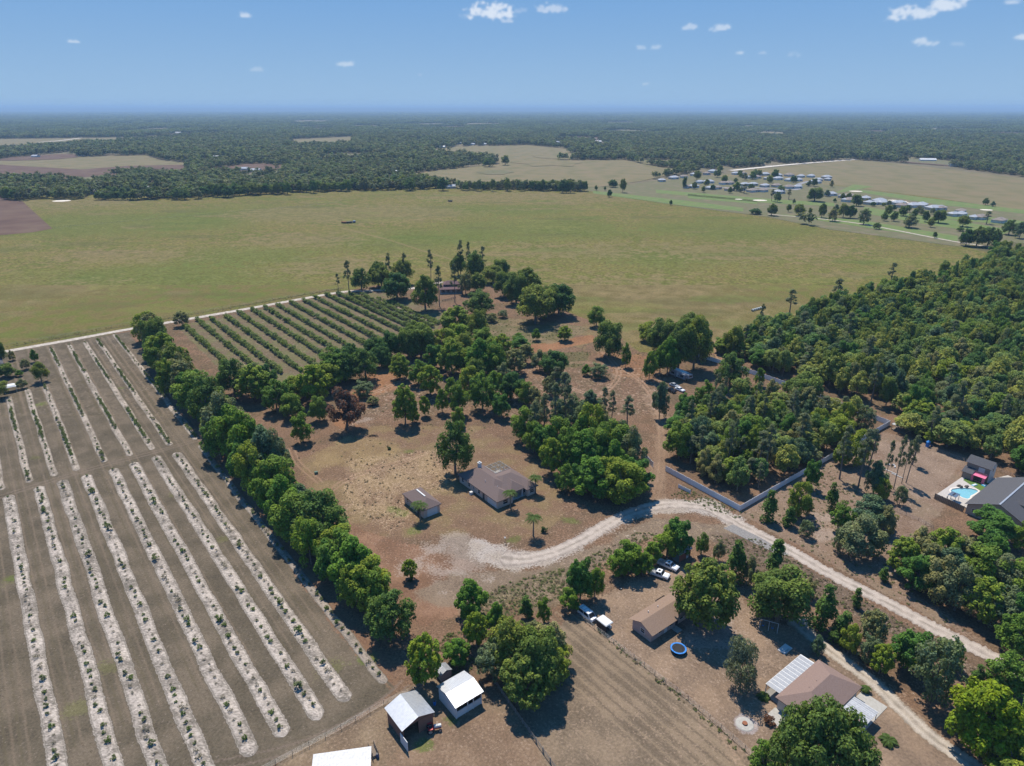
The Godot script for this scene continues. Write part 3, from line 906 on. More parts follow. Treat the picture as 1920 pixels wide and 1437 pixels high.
	spread_out(spots, 300, "citrus_bush", "bush", func(e): return "low bush hedged into the %s citrus row from the hedgerow" % ordinal(e[5] + 1), "bushes of the citrus block", "low bushes hedged in the far part of the citrus rows")

func spread_out(spots: Array, most: int, called: String, category: String, label: Callable, group: String, mass: String) -> void:
	var r := RandomNumberGenerator.new()
	r.seed = 55
	var rest := {}
	for i in spots.size():
		var e: Array = spots[i]
		var b := Basis(Vector3.UP, r.randf() * TAU).scaled(Vector3(e[1], e[1] * r.randf_range(0.8, 1.15), e[1]))
		if i < most:
			var o := single(called, e[2], M.leaf, label.call(e), category, v3(e[0], 0.06), 0.0, group)
			o.basis = b
		else:
			if not rest.has(e[2]): rest[e[2]] = []
			rest[e[2]].append(Transform3D(b, v3(e[0], 0.06)))
	for m in rest: stuff(called + "_mass", mass, category, m, M.leaf, rest[m])

func tufts() -> void:
	# weeds and dry grass clumps on the rough ground
	var r := RandomNumberGenerator.new()
	r.seed = 41
	var meshes := []
	var cols := [Color(0.13, 0.155, 0.05), Color(0.21, 0.165, 0.10), Color(0.12, 0.155, 0.045)]
	for n in 3:
		var l := dome_lobes(r, 6, 0.42, 0.0, 0.32, 0.5, 0.2)
		meshes.append(crown(660 + n, l, 60, 0.2, cols[n], 0.6, 0.4))
	var lists := [[], [], []]
	var areas := [
		[[Vector2(-11.3, -129.7), Vector2(0.0, -137.5), Vector2(15.6, -143.9), Vector2(33.6, -158.0), Vector2(40.2, -158.0), Vector2(24.2, -141.7), Vector2(12.7, -131.6), Vector2(0.0, -124.3), Vector2(-9.6, -122.6)], 900, [0, 1, 2]],
		[[Vector2(-17.8, -365.9), Vector2(11.7, -360.8), Vector2(42.3, -346.1), Vector2(26.6, -323.8), Vector2(-2.6, -315.6), Vector2(-16.0, -323.8)], 520, [0, 2, 0]],
		[[Vector2(10.2, -307.7), Vector2(38.2, -307.7), Vector2(31.1, -286.1), Vector2(11.9, -286.1)], 260, [0, 1, 2]],
		[[Vector2(54.0, -158.0), Vector2(66.3, -155.5), Vector2(89.1, -122.6), Vector2(97.1, -107.0), Vector2(89.8, -111.4), Vector2(78.7, -126.1), Vector2(69.3, -133.5), Vector2(57.0, -143.9)], 700, [0, 1, 1]],
		[[Vector2(66.1, -168.6), Vector2(104.7, -197.2), Vector2(108.8, -177.4), Vector2(96.0, -135.5), Vector2(103.0, -114.4), Vector2(84.9, -139.6)], 500, [0, 1, 2]],
		[[Vector2(-70.8, -200.9), Vector2(-47.8, -286.1), Vector2(9.4, -279.5), Vector2(0.0, -225.4), Vector2(-46.0, -200.9)], 220, [1, 1, 0]],
		[[Vector2(-54.9, -200.9), Vector2(-20.1, -208.5), Vector2(-18.4, -186.9), Vector2(-32.1, -158.0), Vector2(-49.2, -168.6)], 260, [1, 1, 1]],
		[[Vector2(12.0, -130.7), Vector2(14.9, -127.9), Vector2(25.1, -113.6), Vector2(35.4, -100.3), Vector2(43.3, -87.9), Vector2(42.2, -87.4), Vector2(34.2, -99.6), Vector2(23.8, -112.6)], 240, [0, 1, 0]],
		[[Vector2(-244.5, -311.6), Vector2(-201.9, -348.9), Vector2(-108.8, -425.7), Vector2(-107.6, -435.5), Vector2(-204.9, -354.7), Vector2(-248.3, -317.2)], 900, [1, 1, 0]],
		[[Vector2(-18.7, -117.6), Vector2(-10.7, -120.9), Vector2(-6.7, -109.9), Vector2(-11.9, -105.6)], 160, [0, 2, 0]],
		[[Vector2(42.6, -323.8), Vector2(63.9, -323.8), Vector2(60.8, -267.0), Vector2(40.5, -267.0)], 160, [0, 1, 1]],
		[[Vector2(47.2, -177.4), Vector2(63.3, -164.5), Vector2(66.4, -167.2), Vector2(53.9, -182.0)], 160, [0, 2, 0]],
	]
	for a in areas:
		var pp := PackedVector2Array(a[0])
		var lo := Vector2(1e9, 1e9)
		var hi := -lo
		for p in a[0]:
			lo = lo.min(p)
			hi = hi.max(p)
		var got := 0
		for t in a[1] * 8:
			if got >= a[1]: break
			var p := Vector2(r.randf_range(lo.x, hi.x), r.randf_range(lo.y, hi.y))
			if not Geometry2D.is_point_in_polygon(p, pp): continue
			got += 1
			var s := r.randf_range(0.3, 1.0)
			lists[a[2][r.randi() % 3]].append(Transform3D(Basis(Vector3.UP, r.randf() * TAU).scaled(Vector3(s, s * r.randf_range(0.5, 1.3), s)), v3(p)))
	for n in 3: stuff("weeds", ["green weeds on the rough ground", "dry straw coloured grass clumps on the rough ground", "dark green weeds on the rough ground"][n], "weeds", meshes[n], M.leaf, lists[n])

# ------------------------------------------------------------------ buildings
func hip(k: Kit, x0: float, x1: float, z0: float, z1: float, ye: float, yr: float, along_x: bool, inset: float, thick := 0.18) -> Kit:
	# hip roof (inset > 0) or gable roof (inset 0) with fascia and soffit
	var a := Vector3(x0, ye, z0)
	var b := Vector3(x1, ye, z0)
	var c := Vector3(x1, ye, z1)
	var d := Vector3(x0, ye, z1)
	var r0: Vector3
	var r1: Vector3
	if along_x:
		r0 = Vector3(x0 + inset, yr, (z0 + z1) / 2)
		r1 = Vector3(x1 - inset, yr, (z0 + z1) / 2)
		k.quad(d, r0, r1, c)
		k.quad(b, r1, r0, a)
		k.tri(a, r0, d)
		k.tri(c, r1, b)
	else:
		r0 = Vector3((x0 + x1) / 2, yr, z0 + inset)
		r1 = Vector3((x0 + x1) / 2, yr, z1 - inset)
		k.quad(a, r0, r1, d)
		k.quad(c, r1, r0, b)
		k.tri(b, r0, a)
		k.tri(d, r1, c)
	var t := Vector3(0, -thick, 0)
	for e in [[a, b], [b, c], [c, d], [d, a]]: k.quad(e[0], e[1], e[1] + t, e[0] + t)
	k.quad(a + t, b + t, c + t, d + t)
	return k

func gable_sheet(k: Kit, x0: float, x1: float, z0: float, z1: float, ye: float, yr: float, along_x: bool, ribs := 0.0) -> Kit:
	# thin metal roof: two slopes with raised ribs, open underneath
	var t := 0.05
	for sgn in [-1, 1]:
		var e0: Vector3
		var e1: Vector3
		var r0: Vector3
		var r1: Vector3
		if along_x:
			var ze := z0 if sgn < 0 else z1
			var zm := (z0 + z1) / 2
			e0 = Vector3(x0, ye, ze); e1 = Vector3(x1, ye, ze); r0 = Vector3(x0, yr, zm); r1 = Vector3(x1, yr, zm)
		else:
			var xe := x0 if sgn < 0 else x1
			var xm := (x0 + x1) / 2
			e0 = Vector3(xe, ye, z0); e1 = Vector3(xe, ye, z1); r0 = Vector3(xm, yr, z0); r1 = Vector3(xm, yr, z1)
		slope(k, e0, e1, r0, r1, t, ribs)
	return k

func slope(k: Kit, e0: Vector3, e1: Vector3, r0: Vector3, r1: Vector3, t: float, ribs: float) -> void:
	var up := Vector3(0, t, 0)
	k.hexa([e0, e1, r1, r0, e0 + up, e1 + up, r1 + up, r0 + up])
	if ribs > 0.0:
		var n := int(e0.distance_to(e1) / ribs)
		for i in n + 1:
			var f0 := clampf((i - 0.07) / n, 0, 1)
			var f1 := clampf((i + 0.07) / n, 0, 1)
			var h := Vector3(0, t + 0.035, 0)
			var a := e0.lerp(e1, f0) + up * 0.9
			var b := e0.lerp(e1, f1) + up * 0.9
			var c := r0.lerp(r1, f1) + up * 0.9
			var d := r0.lerp(r1, f0) + up * 0.9
			k.hexa([a, b, c, d, a - up * 0.9 + h, b - up * 0.9 + h, c - up * 0.9 + h, d - up * 0.9 + h])

func walls(parent: Node, x0: float, x1: float, z0: float, z1: float, h: float, m: Material, called := "wall") -> void:
	part(called, kit().box(x0, x1, -0.1, h, z0, z1).mesh(), m, parent)

func window(parent: Node, facing: String, along: float, at: float, y: float, w: float, h: float, called := "window", pane: Material = null) -> MeshInstance3D:
	# facing "x-" or "z+" ...: `at` is the wall's plane, `along` the centre along the wall
	var o := MeshInstance3D.new()
	o.name = called
	var f := kit()
	f.box(-w / 2 - 0.09, -w / 2, -h / 2 - 0.09, h / 2 + 0.09, -0.02, 0.05)
	f.box(w / 2, w / 2 + 0.09, -h / 2 - 0.09, h / 2 + 0.09, -0.02, 0.05)
	f.box(-w / 2, w / 2, -h / 2 - 0.09, -h / 2, -0.02, 0.06)
	f.box(-w / 2, w / 2, h / 2, h / 2 + 0.09, -0.02, 0.05)
	f.box(-w / 2, w / 2, -0.025, 0.025, -0.02, 0.045)
	o.mesh = f.mesh()
	o.material_override = M.trim
	parent.add_child(o, true)
	var a: float = {"z+": 0.0, "x+": PI / 2, "z-": PI, "x-": -PI / 2}[facing]
	o.rotation.y = a
	o.position = Vector3(along, y, at) if facing[0] == "z" else Vector3(at, y, along)
	part("pane", kit().box(-w / 2, w / 2, -h / 2, h / 2, 0.005, 0.025).mesh(), pane if pane else M.pane, o)
	return o

func door(parent: Node, facing: String, along: float, at: float, w: float, h: float, m: Material, panels := 0, called := "door") -> void:
	var o := MeshInstance3D.new()
	o.name = called
	o.mesh = kit().box(-w / 2, w / 2, 0.0, h, 0.0, 0.04).mesh()
	o.material_override = m
	parent.add_child(o, true)
	var a: float = {"z+": 0.0, "x+": PI / 2, "z-": PI, "x-": -PI / 2}[facing]
	o.rotation.y = a
	o.position = Vector3(along, 0.02, at) if facing[0] == "z" else Vector3(at, 0.02, along)
	if panels == 0:
		part("handle", kit().box(w * 0.36, w * 0.42, 0.95, 1.1, 0.04, 0.09).mesh(), M.steel, o)
	for i in panels:
		var y0 := 0.06 + (h - 0.1) * i / panels
		part("panel", kit().box(-w / 2 + 0.05, w / 2 - 0.05, y0, y0 + (h - 0.1) / panels - 0.05, 0.04, 0.065).mesh(), m, o)

func grid_thing(called: String, label: String, category: String, at: Vector2, turn := GRID) -> Node3D:
	return thing(called, label, category, v3(at), turn)

func main_home() -> void:
	var o := grid_thing("tan_house", "tan single storey house with brown hip roof and screened pool cage", "house", Vector2(-4.2, -170.0))
	walls(o, 0.0, 8.8, -19.6, -5.6, 2.72, M.stucco)
	walls(o, 0.003, 5.6, -5.6, 0.0, 2.70, M.stucco, "garage_wall")
	walls(o, 8.8, 14.6, -12.6, -3.0, 2.71, M.stucco, "bedroom_wall")
	walls(o, 11.2, 14.603, -3.0, 0.0, 2.69, M.stucco, "bay_wall")
	walls(o, 5.6, 11.2, -5.6, -3.4, 2.68, M.stucco, "entry_wall")
	var rf := part("roof", hip(kit(), -0.5, 9.3, -20.1, -2.2, 2.72, 5.35, false, 4.9).mesh(), M.brown_roof, o)
	part("garage_roof", hip(kit(), -0.52, 6.1, -8.0, 0.5, 2.70, 4.5, false, 3.3).mesh(), M.brown_roof, o)
	part("cross_roof", hip(kit(), 3.0, 15.1, -13.1, -1.6, 2.74, 5.3, true, 4.6).mesh(), M.brown_roof, o)
	part("entry_roof", hip(kit(), 5.4, 11.4, -9.0, -0.9, 2.78, 4.75, false, 3.0).mesh(), M.brown_roof, o)
	part("bay_roof", hip(kit(), 10.6, 15.12, -6.0, 0.5, 2.68, 4.1, false, 2.2).mesh(), M.brown_roof, o)
	part("chimney", kit().box(5.2, 6.1, 3.0, 6.1, -17.2, -16.3).box(5.1, 6.2, 6.1, 6.25, -17.3, -16.2).box(5.4, 5.9, 6.25, 6.6, -17.0, -16.5).mesh(), M.white_paint, rf)
	for v in [[2.2, -9.0], [3.0, -4.0], [7.0, -7.6]]:
		part("vent_pipe", kit().tube([Vector3(v[0], 3.2, v[1]), Vector3(v[0], 4.8, v[1])], [0.07, 0.07], 6).mesh(), M.white_paint, rf)
	for f in [[0.09, 1.0, 1.3], [0.27, 1.0, 1.2], [0.39, 0.6, 0.6], [0.53, 1.0, 1.3]]:
		window(o, "x-", -19.6 * (1.0 - f[0]), 0.0, 1.5, f[1], f[2])
	door(o, "x-", -19.6 * 0.35, 0.0, 0.95, 2.05, M.dark_door)
	door(o, "x-", -2.7, 0.0, 4.4, 2.2, M.white_paint, 4, "garage_door")
	window(o, "z+", 2.9, 0.0, 1.45, 1.7, 1.35)
	window(o, "z+", 12.9, 0.0, 1.45, 1.5, 1.2)
	window(o, "x-", -1.5, 11.2, 1.45, 1.2, 1.3)
	door(o, "z+", 8.4, -3.4, 1.7, 2.2, M.blue_door)
	window(o, "z+", 6.5, -3.4, 1.5, 0.8, 1.6)
	for x in [6.6, 10.2]:
		part("column", kit().box(x - 0.16, x + 0.16, 0.0, 2.6, -1.5, -1.18).mesh(), M.white_paint, o)
	part("porch_slab", kit().box(5.62, 11.18, 0.0, 0.14, -3.38, -0.9).mesh(), M.concrete, o)
	# screened pool cage at the back
	part("patio", kit().box(8.82, 14.6, 0.0, 0.1, -18.2, -12.62).mesh(), M.deck, o)
	part("pool", kit().box(10.2, 13.6, 0.1, 0.13, -16.8, -13.9).mesh(), M.plaster, o)
	part("pool_water", kit().box(10.2, 13.6, 0.14, 0.2, -16.8, -13.9).mesh(), M.water, o)
	var cage := kit()
	for x in [8.9, 10.8, 12.7, 14.55]:
		cage.box(x - 0.05, x + 0.05, 0.1, 3.1, -18.2, -18.1)
		cage.box(x - 0.05, x + 0.05, 3.05, 3.15, -18.2, -12.6)
	for z in [-18.15, -16.3, -14.4, -12.7]:
		cage.box(14.5, 14.6, 0.1, 3.1, z - 0.05, z + 0.05)
		cage.box(8.9, 14.6, 3.06, 3.16, z - 0.05, z + 0.05)
	var cg := part("screen_frame", cage.mesh(), M.white_paint, o)
	part("screen_mesh", kit().box(8.9, 14.6, 3.17, 3.175, -18.2, -12.6).mesh(), M.screen, cg)
	var ac := thing("air_conditioner", "white air conditioner unit by the long wall of the tan house", "air conditioner", o.transform * Vector3(-1.3, 0, -11.5), GRID)
	part("casing", kit().box(-0.45, 0.45, 0.0, 0.85, -0.45, 0.45).mesh(), M.white_paint, ac)
	part("fan_guard", kit().tube([Vector3(0, 0.85, 0), Vector3(0, 0.9, 0)], [0.36, 0.36], 10).mesh(), M.steel, ac)

func garage() -> void:
	var o := grid_thing("garage", "detached tan garage with brown hip roof and one white door", "garage", Vector2(-25.0, -165.1))
	walls(o, 0, 5.4, -10.9, 0, 2.9, M.stucco)
	var rf := part("roof", hip(kit(), -0.45, 5.85, -11.35, 0.45, 2.9, 4.7, false, 3.1).mesh(), M.brown_roof, o)
	part("ridge_vent", kit().box(2.5, 2.9, 4.64, 4.78, -8.0, -3.4).mesh(), M.white_paint, rf)
	door(o, "z+", 2.9, 0.0, 3.4, 2.4, M.white_paint, 4, "garage_door")
	window(o, "x-", -9.0, 0.0, 1.6, 1.0, 1.2)
	door(o, "x-", -3.0, 0.0, 0.95, 2.05, M.dark_door)

func barns() -> void:
	var o := grid_thing("open_barn", "brick walled barn with white metal gable roof and open front", "barn", Vector2(-20.1, -91.2))
	# three walls and an open front
	part("wall", kit().box(0.3, 0.5, 0, 3.1, -6.0, 0).mesh(), M.brick, o)
	part("wall", kit().box(6.5, 6.7, 0, 3.1, -6.0, 0).mesh(), M.brick, o)
	part("wall", kit().box(0.5, 6.5, 0, 3.1, -6.0, -5.8).mesh(), M.brick, o)
	part("front_wall", kit().box(3.6, 6.5, 0, 3.1, -0.2, 0).mesh(), M.brick, o)
	var g := kit()
	for z in [-5.9, -0.1]:
		g.quad(Vector3(0.3, 3.1, z), Vector3(3.5, 4.2, z), Vector3(6.7, 3.1, z), Vector3(3.5, 3.1, z))
	part("gable", g.mesh(), M.brick, o)
	part("roof", gable_sheet(kit(), 0, 7.0, -6.4, 0.3, 3.2, 4.45, false, 0.32).mesh(), M.white_metal, o)
	part("gate", kit().box(-0.1, 0.0, 0.1, 2.4, -0.4, 2.2).mesh(), M.white_paint, o)
	o = grid_thing("stable", "white walled stable with bright white metal roof beside the brick barn", "barn", Vector2(-10.7, -96.4))
	part("wall", kit().box(0.2, 6.2, 0, 1.5, -0.35, -0.2).mesh(), M.white_wall, o)
	part("wall", kit().box(0.2, 0.35, 0, 2.9, -6.2, -0.35).mesh(), M.white_wall, o)
	part("wall", kit().box(6.05, 6.2, 0, 2.9, -6.2, -0.35).mesh(), M.brick, o)
	part("wall", kit().box(0.35, 6.05, 0, 2.9, -6.2, -6.05).mesh(), M.brick, o)
	part("floor", kit().box(0.35, 6.05, 0, 0.05, -6.05, -0.35).mesh(), M.dark_dirt, o)
	for x in [0.3, 2.9, 4.2, 6.1]: part("post", kit().box(x - 0.08, x + 0.08, 0, 3.05, -0.2, -0.05).mesh(), M.white_paint, o)
	part("roof", gable_sheet(kit(), -0.1, 6.5, -6.6, 0.2, 3.1, 3.95, true, 0.3).mesh(), M.white_metal, o)
	o = thing("low_shed", "long low shed with ribbed white metal roof at the picture bottom", "shed", v3(Vector2(-34.8, -86.5)), deg_to_rad(9.4))
	part("wall", kit().box(0.3, 9.7, 0, 2.7, 0.4, 7.6).mesh(), M.white_wall, o)
	var k := kit()
	slope(k, Vector3(0, 3.0, 0), Vector3(10.0, 3.0, 0), Vector3(0, 2.75, 8), Vector3(10.0, 2.75, 8), 0.05, 0.5)
	part("roof", k.mesh(), M.panel_metal, o)
	var st := thing("loading_ramp", "grey wooden stock ramp with rails beside the low shed", "ramp", v3(Vector2(-25.0, -89.3)), deg_to_rad(30))
	part("floor", kit().frustum([-0.5, 0.5, -1.2, 1.2], [-0.5, 0.5, -1.2, 1.1], 0.0, 0.5).mesh(), M.old_wood, st)
	for x in [-0.55, 0.5]:
		for y in [0.6, 0.95, 1.3]: part("rail", kit().box(x, x + 0.05, y, y + 0.14, -1.3, 1.2).mesh(), M.old_wood, st)
		for z in [-1.2, 0.0, 1.1]: part("post", kit().box(x - 0.02, x + 0.08, 0, 1.5, z, z + 0.1).mesh(), M.old_wood, st)
	var sh := grid_thing("round_shed", "small grey shed behind the stable under trees", "shed", Vector2(-14.0, -107.3))
	part("wall", kit().box(-1.2, 1.2, 0, 1.8, -1.1, 1.1).mesh(), M.grey_wall, sh)
	part("roof", gable_sheet(kit(), -1.35, 1.35, -1.25, 1.25, 1.8, 2.4, false, 0.4).mesh(), M.old_metal, sh)
	for e in [[Vector2(-15.1, -100.0), "blue plastic barrel beside the stable wall", M.blue], [Vector2(-24.1, -88.4), "dark blue feed barrel at the ramp foot", M.dark_blue]]:
		var b := thing("barrel", e[1], "barrel", v3(e[0]), 0.0, "barrels in the barn yard")
		part("body", kit().tube([Vector3(0, 0, 0), Vector3(0, 0.25, 0), Vector3(0, 0.55, 0), Vector3(0, 0.88, 0)], [0.26, 0.3, 0.3, 0.26], 10).mesh(), e[2], b)
		part("lid", kit().tube([Vector3(0, 0.88, 0), Vector3(0, 0.92, 0)], [0.24, 0.22], 10).mesh(), M.dark_metal, b)

func brown_house() -> void:
	var o := grid_thing("brown_house", "small pink walled house with faded brown gable roof under the oak", "house", Vector2(30.2, -116.8))
	walls(o, 0, 14.0, -5.4, 0, 2.5, M.pink_wall)
	var g := kit()
	g.tri(Vector3(0.0, 2.5, 0), Vector3(0.0, 3.8, -2.7), Vector3(0.0, 2.5, -5.4))
	g.tri(Vector3(14, 2.5, 0), Vector3(14, 3.8, -2.7), Vector3(14, 2.5, -5.4))
	part("gable", g.mesh(), M.pink_wall, o)
	var rf := part("roof", gable_sheet(kit(), -0.6, 14.6, -6.2, 0.8, 2.45, 3.95, true).mesh(), M.faded_roof, o)
	for p in [Vector3(3.6, 3.3, -4.2), Vector3(6.6, 3.3, -4.0)]:
		part("vent_pipe", kit().tube([p, p + Vector3(0, 0.55, 0)], [0.1, 0.1], 6).mesh(), M.white_paint, rf)
	window(o, "x-", -2.4, 0.0, 1.5, 1.1, 1.0)
	for x in [3.0, 6.6, 10.2]: window(o, "z+", x, 0.0, 1.45, 1.1, 1.0)
	door(o, "z+", 4.9, 0.0, 0.95, 2.0, M.white_paint)
	door(o, "z+", 8.6, 0.0, 0.95, 2.0, M.dark_door)
	part("step", kit().box(6.8, 8.4, 0.0, 0.12, 0.02, 1.9).mesh(), M.concrete, o)
	var bench := grid_thing("picnic_bench", "long grey wooden bench behind the faded brown roof", "bench", Vector2(35.0, -130.1))
	part("seat", kit().box(-1.6, 1.6, 0.42, 0.48, -0.2, 0.2).mesh(), M.old_wood, bench)
	part("backrest", kit().box(-1.6, 1.6, 0.6, 0.95, -0.27, -0.21).mesh(), M.old_wood, bench)
	for x in [-1.4, 1.4]: part("leg", kit().box(x - 0.05, x + 0.05, 0, 0.95, -0.2, 0.2).mesh(), M.old_wood, bench)
	# brick shed behind the parked trucks
	var s := grid_thing("brick_shed", "small brick shed with patched metal roof behind the parked trucks", "shed", Vector2(42.7, -144.8))
	walls(s, 0, 4.6, -2.2, 0, 2.4, M.red_brick)
	part("side_wall", kit().box(-0.06, -0.003, 0.0, 2.4, -2.15, -0.05).mesh(), M.teal_wall, s)
	var rk := kit()
	slope(rk, Vector3(-0.3, 2.42, 0.3), Vector3(4.9, 2.42, 0.3), Vector3(-0.3, 2.75, -2.5), Vector3(4.9, 2.75, -2.5), 0.05, 0.5)
	part("roof", rk.mesh(), M.old_metal, s)
	for x in [0.6, 2.0, 3.4]:
		part("roof_patch", kit().box(x, x + 0.9, 2.66, 2.75, -1.9, -0.6).mesh(), M.blue_metal if x > 1.0 and x < 3.0 else M.white_metal, s)
	door(s, "z+", 3.3, 0.0, 0.9, 1.9, M.white_paint)

func carport_house() -> void:
	var o := grid_thing("carport_house", "house with broad brown hip roof, white porch roof and carport", "house", Vector2(50.7, -99.3))
	walls(o, 0.4, 15.2, 0.5, 8.6, 2.65, M.pale_wall)
	walls(o, 0.403, 7.2, 8.6, 13.2, 2.63, M.pale_wall, "wing_wall")
	var rf := part("roof", hip(kit(), 0, 15.7, 0, 9.1, 2.75, 5.1, true, 4.4).mesh(), M.rose_roof, o)
	part("wing_roof", hip(kit(), -0.02, 7.7, 4.0, 13.7, 2.72, 4.6, false, 3.4).mesh(), M.rose_roof, o)
	for p in [Vector3(5.6, 4.55, 3.6), Vector3(8.2, 4.55, 3.6), Vector3(12.6, 4.0, 3.0)]:
		part("vent", kit().box(p.x - 0.15, p.x + 0.15, p.y - 0.3, p.y + 0.12, p.z - 0.15, p.z + 0.15).mesh(), M.rose_roof, rf)
	for z in [2.4, 5.6, 9.6]: window(o, "x-", z, 0.4, 1.45, 0.9, 1.2)
	# porch roof of white insulated panels, each its own sheet
	var porch := part("porch_roof", kit().box(1.6, 14.3, 2.55, 2.62, -3.1, 0.05).mesh(), M.white_paint, o)
	var n := 11
	for i in n:
		var x0 := 1.7 + 12.5 * i / n
		part("roof_panel", kit().box(x0, x0 + 12.5 / n - 0.22, 2.622, 2.66, -3.02, -0.05).mesh(), M.panel_metal, porch)
	for x in [1.75, 4.9, 8.0, 11.1, 14.15]:
		part("post", kit().box(x - 0.06, x + 0.06, 0, 2.55, -3.0, -2.88).mesh(), M.white_paint, o)
	part("porch_screen", kit().box(1.7, 14.2, 0.1, 2.54, -2.95, -2.93).mesh(), M.screen, o)
	part("porch_slab", kit().box(1.5, 14.4, 0.0, 0.1, -3.1, 0.49).mesh(), M.concrete, o)
	part("side_patio", kit().box(-3.2, 0.39, 0.0, 0.07, 0.2, 3.6).mesh(), M.concrete, o)
	# carport
	var cp := part("carport_roof", kit().box(7.3, 12.4, 2.42, 2.46, 9.15, 13.9).mesh(), M.white_paint, o)
	for i in 10:
		var x0 := 7.3 + 5.1 * i / 10.0
		part("roof_panel", kit().box(x0, x0 + 0.38, 2.462, 2.5, 9.2, 13.85).mesh(), M.old_metal if i in [2, 3, 6, 7] else M.panel_metal, cp)
	for p in [Vector2(12.3, 13.7), Vector2(12.3, 9.6), Vector2(7.9, 13.7)]:
		part("post", kit().box(p.x - 0.05, p.x + 0.05, 0, 2.42, p.y - 0.05, p.y + 0.05).mesh(), M.white_paint, o)
	part("storage_wall", kit().box(7.23, 8.6, 0, 2.4, 12.2, 13.6).mesh(), M.white_paint, o)
	part("drive_slab", kit().box(8.65, 17.6, 0.0, 0.08, 8.62, 13.6).mesh(), M.concrete, o)

